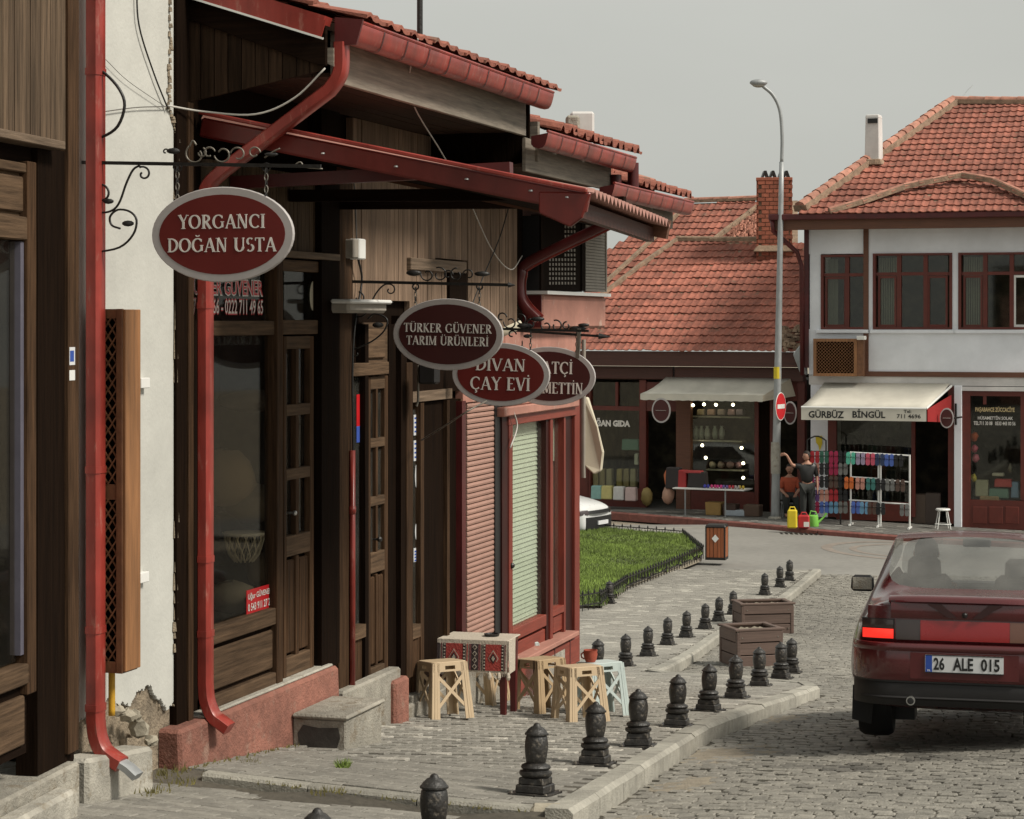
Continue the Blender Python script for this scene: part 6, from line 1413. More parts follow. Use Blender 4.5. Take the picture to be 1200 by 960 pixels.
rubp = plane_poly([(845, 283), (889, 248), (889, 283)], org2, FL.u, vd); B = MB(); nd = FL.u.cross(vd)
for _ in range(260):
    a, b_ = R.uniform(min(q[0] for q in rubp), max(q[0] for q in rubp)), R.uniform(min(q[1] for q in rubp), max(q[1] for q in rubp))
    if inpoly(a, b_, rubp): B.cur = R.gauss(0, .3); B.box(org2 + FL.u * a + vd * b_ + nd * .1, (R.uniform(.06, .15), .1, R.uniform(.05, .1)), R.uniform(0, 3), .7)
B.build('broken_tiles', M_tilep, hc, kind='stuff')
B = MB()
for _ in range(70):
    q = oc(R.uniform(915, 945), R.uniform(385, 412), R.uniform(.04, .14)); B.box(q, (R.uniform(.1, .3), .12, R.uniform(.04, .12)), R.uniform(0, 3), .7)
B.build('rubble_in_valley', M_mortar, hc, kind='stuff')
b = MB(); b.prism([FL.P(930, 415, .7), FL.P(945, 396, .7), FL.P(947, 440, .7), FL.P(938, 436, .7)], FL.n * .1); tag(b.build('grey_tarpaulin', M_galv, None, bevel=.03), 'crumpled grey sheet stuffed between the two far houses', 'tarpaulin')
# brick chimney, bricks laid one by one
q = oc(908, 296, 0); chb = thing('chimney', 'red brick chimney with black tent-shaped caps behind the street lamp', 'chimney', q)
yy = q.y - .2; s_ = FPX / yy; wch = 39 / s_; zt_ = CZ + (HY - 212) / s_; zb_ = q.z - .5; ctr = V((q.x, q.y + .1, 0))
b = MB(); b.box((ctr.x, ctr.y, (zt_ + zb_) / 2), (wch - .05, wch - .05, zt_ - zb_), -a_ * .3); b.build('core', M_mortar, chb)
rr = -a_ * .3; Rm = Matrix.Rotation(rr, 3, 'Z'); bh = .118; nr = int((zt_ - zb_) / bh); hw = wch / 2
bmz = MB().box((0, 0, 0), (.205, .06, bh - .018)); bme = bpy.data.meshes.new('brick'); bme.from_pydata(bmz.v, [], bmz.f); bme.materials.append(M_brick); qoff = V(chb.location)
for j in range(nr):
    z = zt_ - (j + .5) * bh; off = .11 if j % 2 else 0
    for side in range(4):
        if side == 2: continue
        Rs = Matrix.Rotation(rr + side * pi / 2, 3, 'Z'); x_ = -hw + off - .22 + .11
        while x_ < hw:
            if x_ > -hw + .02 and x_ < hw - .05:
                o = bpy.data.objects.new('brick', bme); COL.objects.link(o); o.parent = chb; o.location = V((ctr.x, ctr.y, z)) + Rs @ V((x_, -hw + .0, 0)) - qoff; o.rotation_euler = (0, 0, rr + side * pi / 2)
            x_ += .22
b = MB(); b.box((ctr.x, ctr.y, zt_ + .04), (wch + .08, wch + .08, .09), rr); b.build('crown', M_brick, chb, bevel=.01)
for k, dx in enumerate((-.27, -.05, .2, .33)):
    m_ = MB(); p_ = V((ctr.x + dx, ctr.y - .15, zt_ + .08)); m_.prism([p_ + V((-.11, 0, 0)), p_ + V((-.03, 0, .22)), p_ + V((.03, 0, .22)), p_ + V((.11, 0, 0)), p_ + V((.06, 0, 0)), p_ + V((0, 0, .14)), p_ + V((-.06, 0, 0))], (0, .4, 0)); m_.build('flue_cap', M_iron, chb)
b = MB(); b.box((ctr.x, ctr.y, oc(908, 292).z - .05), (wch + .25, wch + .3, .2), rr, .8); b.build('mortar_collar', M_mortar, chb, bevel=.03)
# shelves, bulbs and goods in the lit window
def shelf(y_, x0, x1, lab):
    b = MB(); b.fbox(FL, FL.t(x0, -.4), FL.t(x1, -.4), -.6, -.2, FL.z(845, y_ + 1.5, -.3), FL.z(845, y_, -.3)); tag(b.build('shelf', M_concl, None), lab, 'shelf')
shelf(488, 813, 882, 'top pale shelf in the lit glassware window'); shelf(516, 813, 872, 'middle pale shelf in the lit glassware window'); shelf(550, 830, 875, 'lowest pale shelf in the lit glassware window')
bs = [(812, 475), (825, 474), (839, 474.5), (859, 474.5), (823, 522), (869, 525), (827, 536.5), (871, 543), (871, 560)]
for k, (x_, y_) in enumerate(bs):
    b = MB(); b.ball(FL.p(FL.t(x_, -.15), -.15, FL.z(x_, y_, -.15)), .042, 8); tag(b.build('light_bulb', M_bulb, None, smooth=True), 'small glowing bulb in the glassware window, ' + ['first from the left of the top row', 'second from the left of the top row', 'third from the left of the top row', 'rightmost of the top row', 'left one of the pair under the middle shelf', 'right one of the pair under the middle shelf', 'left one just above the lowest shelf', 'right one just above the lowest shelf', 'lowest of all, above the table with shoes'][k], 'light bulb', 'bulbs in the glassware window')
gi = []
for k, (x_, c_) in enumerate(zip((816, 822, 829, 838, 846), ((.3, .32, .28), (.35, .36, .32), (.42, .42, .38), (.28, .3, .26), (.3, .3, .28)))): gi.append((x_, 507, .17, .36, -.4, c_, 'v', ['leftmost', 'second', 'middle', 'fourth', 'rightmost'][k] + ' of the five pale vases on the middle shelf of the glassware window', 'vase'))
for k, x_ in enumerate((822, 834, 846, 858, 868)): gi.append((x_, 483, .2, .16, -.4, (.25 + .06 * (k % 2), .20, .13 + .03 * k), 'b', ['leftmost', 'second', 'middle', 'fourth', 'rightmost'][k] + ' of the five small boxes on the top shelf of the glassware window', 'box'))
for k, x_ in enumerate((835, 845, 856, 866)): gi.append((x_, 545, .2, .18, -.4, (.3, .26 - .03 * k, .2), 's', ['leftmost', 'second', 'third', 'rightmost'][k] + ' of the four dishes on the lowest shelf of the glassware window', 'dish'))
for k, (x_, y_) in enumerate(((699, 560), (707, 560), (715, 560), (727, 560), (735, 560), (743, 560))): gi.append((x_, y_, .16, .5, -.3, ((.32, .25, .1), (.28, .22, .12), (.35, .3, .2))[k % 3], 'b', ['first', 'second', 'third', 'fourth', 'fifth', 'sixth'][k] + ' from the left of the tan packets at the foot of the grocery window', 'packet'))
gi += [(740, 521, .5, .3, -.5, (.10, .22, .20), 'b', 'teal box behind the upper part of the grocery window', 'box'), (747, 538, .12, .3, -.3, (.5, .5, .46), 'b', 'small white carton behind the grocery window', 'carton')]
gi += [(765 - 7, 582, .34, .5, .2, (.38, .28, .10), 's', 'ochre sack standing in the dark grocery doorway', 'sack')]
gi += [(783, 560, .22, .5, 1.6, (.50, .14, .05), 's', 'orange and white patterned bag standing left of the table of shoes', 'bag'), (783, 580, .34, .5, 1.6, (.42, .25, .18), 's', 'lower half of the patterned sack left of the shoe table', 'sack')]
for k, (x_, y_, c_) in enumerate(((700, 577, (.25, .45, .42)), (712, 577, (.55, .5, .2)), (726, 578, (.6, .6, .58)), (740, 579, (.55, .42, .40)))): gi.append((x_, y_, .3, .36, .8, c_, 'b', ['teal', 'yellow', 'white', 'pink and white'][k] + ' printed packet in the row stacked before the grocery window', 'packet'))
goods(FL, gi)
# ---- goods table
tb = thing('goods_table', 'narrow white edged table of shoes standing before the glassware window', 'table', FL.P(830, 600, 1.7)); d0_, d1_ = 1.3, 2.0
za = FL.z(830, 573, d1_); b = MB(); b.fbox(FL, FL.t(788, d1_), FL.t(872, d1_), d0_, d1_, za - .03, za); b.build('table_top', M_nwhite, tb)
for x_ in (803, 850): 
    for d_ in (d1_ - .08, d0_ + .08): p_ = FL.p(FL.t(x_, d_), d_, za); MB().tube([p_, V((p_.x, p_.y, gz(p_.x, p_.y)))], .022, 6).build('leg', M_galv, tb)
sh = [(828, (.06, .06, .4), 'blue'), (836, (.6, .06, .2), 'pink'), (843, (.62, .05, .25), 'bright pink'), (850, (.16, .1, .3), 'purple'), (857, (.5, .04, .06), 'red'), (864, (.45, .4, .38), 'pale grey'), (869, (.6, .42, .05), 'yellow')]
for x_, c_, nm in sh:
    p_ = FL.p(FL.t(x_, 1.75), 1.75, za + .05); m_ = MB(); m_.ball(p_ - FL.u * .045, .5, 8, (.08, .22, .1)); m_.ball(p_ + FL.u * .045, .5, 8, (.08, .22, .1)); tag(m_.build('pair_of_shoes', cmat(c_), None, smooth=True), nm + ' pair of shoes lying on the table before the glassware window', 'shoes')
for x_, y_, w_, h_, c_, lab in ((790, 560, .4, .55, (.02, .015, .015), 'black bag with a dark top standing left on the shoe table'), (801, 562, .24, .5, (.30, .02, .02), 'red bag beside the black one on the shoe table'), (818, 562, .5, .4, (.02, .015, .014), 'wide black box on the shoe table'), (813, 553, .5, .07, (.3, .03, .03), 'red lid lying on the wide black box')):
    q = FL.p(FL.t(x_, 1.6), 1.6, FL.z(x_, y_, 1.6)); m_ = MB(); m_.box((0, 0, 0), (w_, .3, h_), -.4, .9); o = m_.build('goods_bag', cmat(c_), None, bevel=.02); o.location = q; tag(o, lab, 'goods')
for x_, y_, w_, h_, c_, lab, cat_ in ((832, 596, .4, .34, (.36, .22, .07), 'gold and brown patterned bundle under the shoe table', 'bundle'), (860, 598, .6, .16, (.42, .47, .52), 'pale blue shallow crate under the right end of the shoe table', 'crate'), (877, 590, .4, .3, (.10, .06, .04), 'brown carton on the pavement right of the shoe table', 'carton'), (851, 590, .34, .3, (.07, .04, .03), 'dark carton in the shade under the shoe table', 'carton')):
    p_ = FL.p(FL.t(x_, 1.9), 1.5, 0); m_ = MB(); m_.box((0, 0, h_ / 2), (w_, .35, h_), -.4, 1.08); o = m_.build(cat_, cmat(c_), None, bevel=.02); o.location = (p_.x, p_.y, gz(p_.x, p_.y)); tag(o, lab, cat_)
# ---- slipper stands in front of the white house
pal = {'mint': (.10, .48, .34), 'lilac': (.36, .30, .42), 'pink': (.62, .10, .16), 'navy': (.03, .05, .12), 'red': (.42, .02, .03), 'crimson': (.36, .015, .07), 'orange': (.62, .15, .03), 'grey': (.20, .20, .19), 'black': (.015, .015, .017), 'blue': (.08, .15, .48), 'sky blue': (.15, .33, .50), 'purple': (.14, .06, .22), 'salmon': (.55, .26, .20), 'brown': (.10, .06, .045), 'teal': (.05, .20, .18), 'magenta': (.5, .04, .2), 'dark green': (.03, .12, .08)}
def slippers(px, py, d, colr, lab, w_=.13):
    q = FR.p(FR.t(px, d), d, FR.z(px, py, d)); o = thing('slipper_pair', lab, 'slippers', q, 'slippers hanging for sale')
    for s_ in (-1, 1):
        m_ = MB(); c_ = q + FR.u * (.062 * s_); pts = [(0, -.15), (.045, -.13), (.055, -.05), (.042, .04), (.05, .11), (.03, .15), (0, .16)]; pp = [(x_, z_) for x_, z_ in pts] + [(-x_, z_) for x_, z_ in pts[::-1][1:-1]]
        m_.prism([c_ + FR.u * x_ + Z * z_ for x_, z_ in pp], FR.n * .03); sl = m_.build('sole', cmat(pal[colr]), o)
        m_ = MB(); m_.tube([c_ + FR.u * -.052 + Z * .03, c_ + FR.u * -.02 + Z * .05 + FR.n * .06, c_ + FR.u * .02 + Z * .05 + FR.n * .06, c_ + FR.u * .052 + Z * .03], .018, 5); m_.build('strap', cmat(tuple(c * .5 for c in pal[colr])), sl)
rk_ = thing('display_rack', 'white tubular rack hung with slippers on the pavement before the dark window', 'rack', FR.P(1030, 606, 1.6))
rp = lambda x_, y_, d=1.55: FR.p(FR.t(x_, d), d, FR.z(x_, y_, d))
for (x0, y0, x1, y1) in ((996, 530, 1066, 534), (997, 559, 1030, 561), (1030, 562, 1066, 565), (995, 586, 1030, 588), (1030, 589, 1066, 591)): MB().tube([rp(x0, y0), rp(x1, y1)], .02, 6).build('rail', M_nwhite, rk_)
for (x_, ya, yb) in ((997, 530, 608), (1029.5, 531, 611), (1032, 531, 611), (1066, 533, 613)):
    p_ = rp(x_, ya); g_ = gz(p_.x, p_.y); MB().tube([p_, V((p_.x, p_.y, g_ + .02))], .024, 6).build('upright', M_nwhite, rk_)
    if x_ != 1032: MB().beam(V((p_.x, p_.y, g_ + .03)) - FR.n * .3, V((p_.x, p_.y, g_ + .03)) + FR.n * .25, .04, .04).build('foot', M_nwhite, rk_)
rows = [(537.5, [(997, 'mint'), (1008.5, 'lilac'), (1020, 'pink'), (1031, 'navy'), (1042, 'blue'), (1053, 'black')], 'top rail'), (566.5, [(995, 'orange'), (1008, 'salmon'), (1020.5, 'teal'), (1032, 'black'), (1043, 'grey'), (1055, 'brown')], 'middle rail'), (595, [(1003, 'blue'), (1013, 'sky blue'), (1022, 'brown'), (1032, 'black'), (1060, 'grey')], 'bottom rail')]
for y_, its, nm in rows:
    for x_, c_ in its: slippers(x_, y_ + (x_ - 1000) * .05, 1.6, c_, c_ + ' slippers hanging on the ' + nm + ' of the white rack')
rk2 = thing('display_rack', 'dark tall stand crowded with red, pink and blue slippers beside the standing man', 'rack', FR.P(967, 606, 1.4)); d_ = 1.4
for x_ in (951, 985): p_ = FR.p(FR.t(x_, d_), d_, 0); MB().tube([V((p_.x, p_.y, gz(p_.x, p_.y))), V((p_.x, p_.y, FR.z(x_, 528, d_)))], .02, 6).build('upright', M_iron, rk2)
for y_ in (529, 544, 560, 575, 590): MB().tube([FR.p(FR.t(951, d_), d_, FR.z(951, y_, d_)), FR.p(FR.t(985, d_), d_, FR.z(985, y_, d_))], .014, 5).build('rail', M_iron, rk2)
b = MB(); b.tube([FR.p(FR.t(946, d_), d_, FR.z(946, 530, d_))] + [FR.p(FR.t(946 + k * 4.4, d_), d_, FR.z(946, 516 - 5 * sin(k / 5 * pi), d_)) for k in range(6)] + [FR.p(FR.t(968, d_), d_, FR.z(968, 530, d_))], .02, 6); b.build('arched_top', M_iron, rk2)
lg = MB(); c_ = FR.p(FR.t(959, .1), .02, FR.z(959, 520, .1)); lg.prism([c_ + FR.u * (x_ * .1) + Z * (z_ * .2) for x_, z_ in ((-.9, .9), (.8, 1), (.9, 0), (.2, -1), (-.1, -.3), (-.7, .1))], FR.n * .01); lg.build('yellow_emblem', M_yel, rk2)
rows2 = [(536, ['red', 'dark green', 'crimson', 'black'], 'top row'), (550, ['salmon', 'black', 'crimson', 'grey'], 'second row'), (565, ['magenta', 'black', 'brown', 'black'], 'third row'), (581, ['purple', 'salmon', 'red', 'black'], 'fourth row'), (595, ['crimson', 'blue', 'sky blue', 'grey'], 'bottom row')]
for y_, cs_, nm in rows2:
    for k, c_ in enumerate(cs_): slippers(955 + k * 11, y_, d_ + .05, c_, c_ + ' slippers on the crowded dark stand, ' + nm + ', ' + ['leftmost', 'second', 'third', 'rightmost'][k])
stl = thing('bar_stool', 'white metal stool with thin legs at the doorway of the slipper shop', 'stool', FR.P(1105, 612, .8)); q = FR.p(FR.t(1105, .9), .9, 0); g_ = gz(q.x, q.y); tz = FR.z(1105, 596, .9)
b = MB(); b.lathe([(.17, 0), (.19, .02), (.17, .05)], V((q.x, q.y, tz - .05)), 14); b.build('seat', M_nwhite, stl)
for k in range(4):
    a = pi / 4 + k * pi / 2; MB().tube([V((q.x + .13 * cos(a), q.y + .13 * sin(a), tz - .04)), V((q.x + .23 * cos(a), q.y + .23 * sin(a), g_))], .014, 6).build('leg', M_nwhite, stl)
b = MB(); b.tube([V((q.x + .2 * cos(a), q.y + .2 * sin(a), g_ + .12)) for a in [k * pi / 8 for k in range(17)]], .01, 5); b.build('foot_ring', M_nwhite, stl)
for (x_, w_, h_, c_, lab) in ((1078, .5, .75, (.10, .07, .05), 'tan draped carton stack just inside the slipper shop door'), (1094, .4, .8, (.07, .05, .04), 'dark carton stack deeper in the slipper shop door')):
    p_ = FR.p(FR.t(x_, -.4), -.4, 0); m_ = MB(); m_.box((0, 0, h_ / 2), (w_, .4, h_), -.3); o = m_.build('carton', cmat(c_), None, bevel=.02); o.location = (p_.x, p_.y, gz(p_.x, p_.y)); tag(o, lab, 'carton')
# jerrycans and watering can
jc = [(928.5, 'yellow_box', .24, .45, M_yel, 'yellow upright plastic canister by the lamp post', 'canister'), (942, 'red_bucket', .28, .32, M_redpl, 'red plastic canister with a white label beside the yellow one', 'canister')]
for x_, nm, w_, h_, m1, lab, cat_ in jc:
    p_ = G(x_, 619); o = thing('canister', lab, cat_, p_); b = MB(); b.box(p_ + Z * h_ / 2, (w_, w_ * .7, h_), -.2, .96); b.build('body', m1, o, bevel=.03)
    b = MB(); b.tube([p_ + Z * h_ + V((-.08, 0, -.01)), p_ + Z * (h_ + .06) + V((-.05, 0, 0)), p_ + Z * (h_ + .06) + V((.05, 0, 0)), p_ + Z * h_ + V((.08, 0, -.01))], .018, 6); b.build('handle', m1, o)
    if nm == 'red_bucket': b = MB(); b.box(p_ + V((.05, -.105, .1)), (.13, .01, .12), -.2); b.build('label', M_nwhite, o)
p_ = G(953, 617); wc = thing('watering_can', 'green watering can behind the red canister', 'watering can', p_)
MB().lathe([(.13, 0), (.14, .02), (.12, .26), (.09, .28)], p_, 12).build('body', M_grn, wc, smooth=True, shadeang=40); MB().tube([p_ + V((.1, 0, .08)), p_ + V((.25, 0, .22)), p_ + V((.33, 0, .33))], [.035, .02, .03], 6).build('spout', M_grn, wc)
MB().tube([p_ + V((-.1, 0, .25)), p_ + V((-.06, 0, .38)), p_ + V((.06, 0, .36)), p_ + V((.1, 0, .26))], .016, 6).build('handle', M_grn, wc)
# ---- lamp post and no entry sign
bs_ = G(908, 608); Yl = bs_.y; lp = thing('street_lamp', 'tall galvanised lamp post with a curved arm, before the far shops', 'street lamp', bs_)
AT = lambda x_, y_: at(x_, y_, Yl)
pts = [bs_ - Z * .05] + [AT(lerp(908.5, 916, k / 10), lerp(600, 190, k / 10)) for k in range(11)]
MB().tube(pts, [.115] + [lerp(.11, .06, k / 10) for k in range(11)], 14).build('pole', M_galv, lp, smooth=True)
arm = catmull([AT(916, 190), AT(916.5, 160), AT(914, 130), AT(906, 112), AT(894, 101)], 6); MB().tube(arm, .045, 10).build('arm', M_galv, lp, smooth=True)
m_ = MB(); c_ = AT(889, 97); m_.ball(c_, .22, 12, (1.05, .6, .42)); m_.build('lamp_head', M_galv, lp, smooth=True); m_ = MB(); m_.ball(c_ - Z * .05, .17, 12, (1, .6, .45)); m_.build('lamp_glass', M_concl, lp, smooth=True)
MB().lathe([(.17, 0), (.17, .04), (.13, .06)], bs_, 12).build('base_flange', M_concl, lp)
m_ = MB(); c_ = AT(911, 437); m_.lathe([(.095, -.15), (.095, .15)], c_, 14); m_.build('yellow_band', M_yel, lp)
m_ = MB(); c_ = AT(909, 532); m_.lathe([(.12, -.5), (.125, 0), (.115, .3)], c_, 14); m_.build('worn_poster_band', M_concl, lp)
ne = thing('no_entry_sign', 'round red no entry sign with a white bar on the lamp post', 'road sign', AT(914, 476) - V((0, .2, 0))); c_ = AT(914, 476) - V((0, .2, 0)); yw = radians(62); xd = V((cos(yw), sin(yw), 0)); nd = V((sin(yw), -cos(yw), 0))
if nd.y > 0: nd = -nd
dsk = lambda r, o1, o2, m1, nm: MB().prism([c_ + xd * (r * cos(2*pi*i/32)) + Z * (r * sin(2*pi*i/32)) + nd * o1 for i in range(32)], nd * (o2 - o1)).build(nm, m1, ne)
dsk(.355, -.01, .0, M_nwhite, 'backplate'); dsk(.335, -.001, .004, M_nred, 'red_disc')
MB().prism([c_ + xd * a + Z * b_ + nd * .005 for a, b_ in ((-.25, -.055), (.25, -.055), (.25, .055), (-.25, .055))], nd * .004).build('white_bar', M_nwhite, ne)
# ---- litter bin
p_ = G(840, 655); bn = thing('litter_bin', 'wooden slatted litter bin with a white diamond emblem at the corner of the lawn', 'litter bin', p_); s_ = FPX / p_.y; w_ = 22 / s_; h_ = 40 / s_; ry = radians(-14); Rm = Matrix.Rotation(ry, 3, 'Z')
b = MB(); b.box(p_ + Z * h_ / 2, (w_ * .9, w_ * .9, h_), ry); b.build('liner', M_ink, bn)
for sd_ in range(4):
    Rs = Matrix.Rotation(ry + sd_ * pi / 2, 3, 'Z')
    for k in range(5): m_ = MB(); c_ = p_ + Rs @ V((lerp(-.4, .4, k / 4) * w_, -w_ / 2, h_ * .5)); m_.box(c_, (w_ * .175, .02, h_ * .86), ry + sd_ * pi / 2); m_.build('slat', M_bin, bn)
    m_ = MB(); c_ = p_ + Rs @ V((w_ / 2, -w_ / 2, h_ * .48)); m_.box(c_, (.03, .03, h_ * .96), ry); m_.build('corner_post', M_iron, bn)
b = MB(); b.box(p_ + Z * (h_ * .98), (w_ * 1.12, w_ * 1.12, .05), ry, .9); b.build('lid', M_iron, bn, bevel=.01); b = MB(); b.box(p_ + Z * .02, (w_ * 1.08, w_ * 1.08, .05), ry); b.build('base', M_iron, bn)
c_ = p_ + Rm @ V((0, -w_ / 2 - .014, h_ * .62)); xd = Rm @ V((1, 0, 0)); MB().prism([c_ + xd * .075, c_ + Z * .085, c_ - xd * .075, c_ - Z * .085], Rm @ V((0, -.006, 0))).build('diamond_emblem', M_nwhite, bn)
# ================================================================== STREET OBJECTS
# ---- cast iron bollards
def bollard_proto():
    o = thing('bollard', 'x', 'bollard')
    b = MB(); b.box((0, 0, .006), (.235, .235, .016)); b.build('base_plate', M_bol, o, local=True)
    b = MB(); b.box((0, 0, .036), (.175, .175, .046), 0, .97); b.box((0, 0, .078), (.15, .15, .04), 0, .97); b.build('plinth', M_bol, o, local=True, bevel=.006)
    b = MB(); b.lathe([(.07, .097), (.084, .103), (.093, .115), (.090, .128), (.074, .134), (.072, .138), (.080, .143), (.084, .152), (.078, .163), (.062, .170), (.055, .176)], n=24); b.build('moulded_rings', M_bol, o, local=True, smooth=True, shadeang=50)
    prof = [(.049, .172), (.056, .182), (.062, .215), (.066, .25), (.066, .285), (.061, .315), (.055, .327)]; vs = []; fs = []; n = 32
    for r, z in prof:
        for k in range(n): a = 2 * pi * k / n; rr = r * (1 + .035 * cos(a * 8) * sin(pi * (z - .172) / .155)); vs.append((rr * cos(a), rr * sin(a), z))
    for i in range(len(prof) - 1):
        for k in range(n): fs.append((i * n + k, i * n + (k + 1) % n, (i + 1) * n + (k + 1) % n, (i + 1) * n + k))
    b = MB(); b.add(vs, fs); b.build('ribbed_barrel', M_bol, o, local=True, smooth=True)
    b = MB(); b.lathe([(.058, .325), (.067, .329), (.067, .337), (.060, .342), (.052, .355), (.036, .370), (.022, .376), (.019, .384), (.012, .392), (.002, .395)], n=20); b.build('domed_cap', M_bol, o, local=True, smooth=True, shadeang=50)
    for k in range(4): a = pi / 4 + k * pi / 2; b = MB(); b.lathe([(.009, .014), (.007, .022)], (.145 * cos(a), .145 * sin(a), 0), 6); b.build('anchor_bolt', M_ironw, o, local=True)
    return o
bp = bollard_proto(); first = True
bl = [(372, 1066, 'only its cap seen, leftmost at the bottom edge'), (508, 1010, 'second nearest, cut by the bottom edge'),
      (627, 933, 'near row: nearest whole one, at the kerb corner'), (697, 898, 'near row: second whole one, before the pale blue stool'), (748, 877, 'near row: third whole one from the camera'), (793, 853, 'near row: fourth whole one from the camera'),
      (830, 835, 'near row: fifth whole one, left of the planters'), (862, 820, 'near row: sixth whole one, at the nearer planter corner'), (890, 806, 'near row: seventh whole one before the nearer planter'), (915, 797, 'near row: second to last, at the planter corner'), (927, 790, 'near row: last one, half hidden at the kerb tip'),
      (700, 796, 'half hidden behind the clay pot and stools'), (733, 783, 'far row: first one beyond the stools'), (759, 771, 'far row: second one beyond the stools'), (782, 758, 'far row: third one beyond the stools'), (804, 749, 'far row: fourth one beyond the stools'), (826, 739, 'far row: fifth one beyond the stools'), (842, 730, 'far row: sixth one, left of the farther planter'), (859, 722, 'just behind the left end of the farther planter'),
      (896, 699, 'nearest of the three farthest ones'), (914, 690, 'middle of the three farthest ones'), (925, 682, 'farthest of all, near the roadway'), (714, 709, 'alone beside the corner of the lawn')]
for k, (x_, y_, lab) in enumerate(bl):
    o = bp if k == 0 else copy_tree(bp); fz = (lambda a, b: gz(a, b) - .062) if k < 2 else gz
    p_ = G(x_, y_ - 2, fz); o.location = p_; o.rotation_euler = (-.06 + R.uniform(-.02, .02), R.uniform(-.02, .02), -.28 + R.uniform(-.15, .15)); tag(o, 'black cast iron bollard, ' + lab, 'bollard', 'cast iron bollards along the kerb')
# ---- planters
def planter(x_, y_, w_, d_, h_, rz, lab):
    p_ = G(x_, y_, rz_); o = thing('planter_box', lab, 'planter', p_, rz=0); Rm = Matrix.Rotation(rz, 3, 'Z')
    def bx(nm, c, s, m, bev=.006): b = MB(); b.box(p_ + Rm @ V(c), s, rz); b.build(nm, m, o, bevel=bev)
    n = 3
    for k in range(n):
        z = h_ * (k + .5) / n; hh = h_ / n - .012; e = .012 * (k == n - 1)
        bx('board', (0, -d_ / 2 - e, z), (w_, .03, hh), M_plant); bx('board', (0, d_ / 2 + e, z), (w_, .03, hh), M_plant); bx('board', (-w_ / 2 - e, 0, z), (.03, d_ - .04, hh), M_plant); bx('board', (w_ / 2 + e, 0, z), (.03, d_ - .04, hh), M_plant)
    for sx_ in (-1, 1):
        for sy_ in (-1, 1): bx('corner_post', (sx_ * w_ / 2, sy_ * d_ / 2, h_ / 2 - .01), (.05, .05, h_ - .04), M_plant)
    for (c, s) in (((0, -d_ / 2, h_), (w_ + .1, .07, .03)), ((0, d_ / 2, h_), (w_ + .1, .07, .03)), ((-w_ / 2, 0, h_ - .001), (.07, d_ - .07, .03)), ((w_ / 2, 0, h_ - .001), (.07, d_ - .07, .03))): bx('rim_board', c, s, M_plant)
    for sx_ in (-1, 1):
        for z in (.2, .8): b = MB(); b.box(p_ + Rm @ V((sx_ * w_ * .42, -d_ / 2 - .025, h_ * z)), (.018, .012, .018), rz); b.build('bolt', M_ironw, o)
    b = MB(); n = 9
    for i in range(n):
        for j in range(n):
            f = lambda a, c: p_ + Rm @ V(((a / n - .5) * (w_ - .04), (c / n - .5) * (d_ - .04), h_ - .05 + .02 * sin(a * 2.1 + c * 1.3)))
            b.poly([f(i, j), f(i + 1, j), f(i + 1, j + 1), f(i, j + 1)])
    b.build('soil', M_dirt, o, weld=True, smooth=True)
planter(880, 779, .60, .56, .50, radians(17), 'nearer brown wooden planter box of bare soil behind the row of bollards')
planter(894, 741, .80, .5, .48, radians(10), 'farther brown wooden planter box, wider and half hidden by the nearer one')
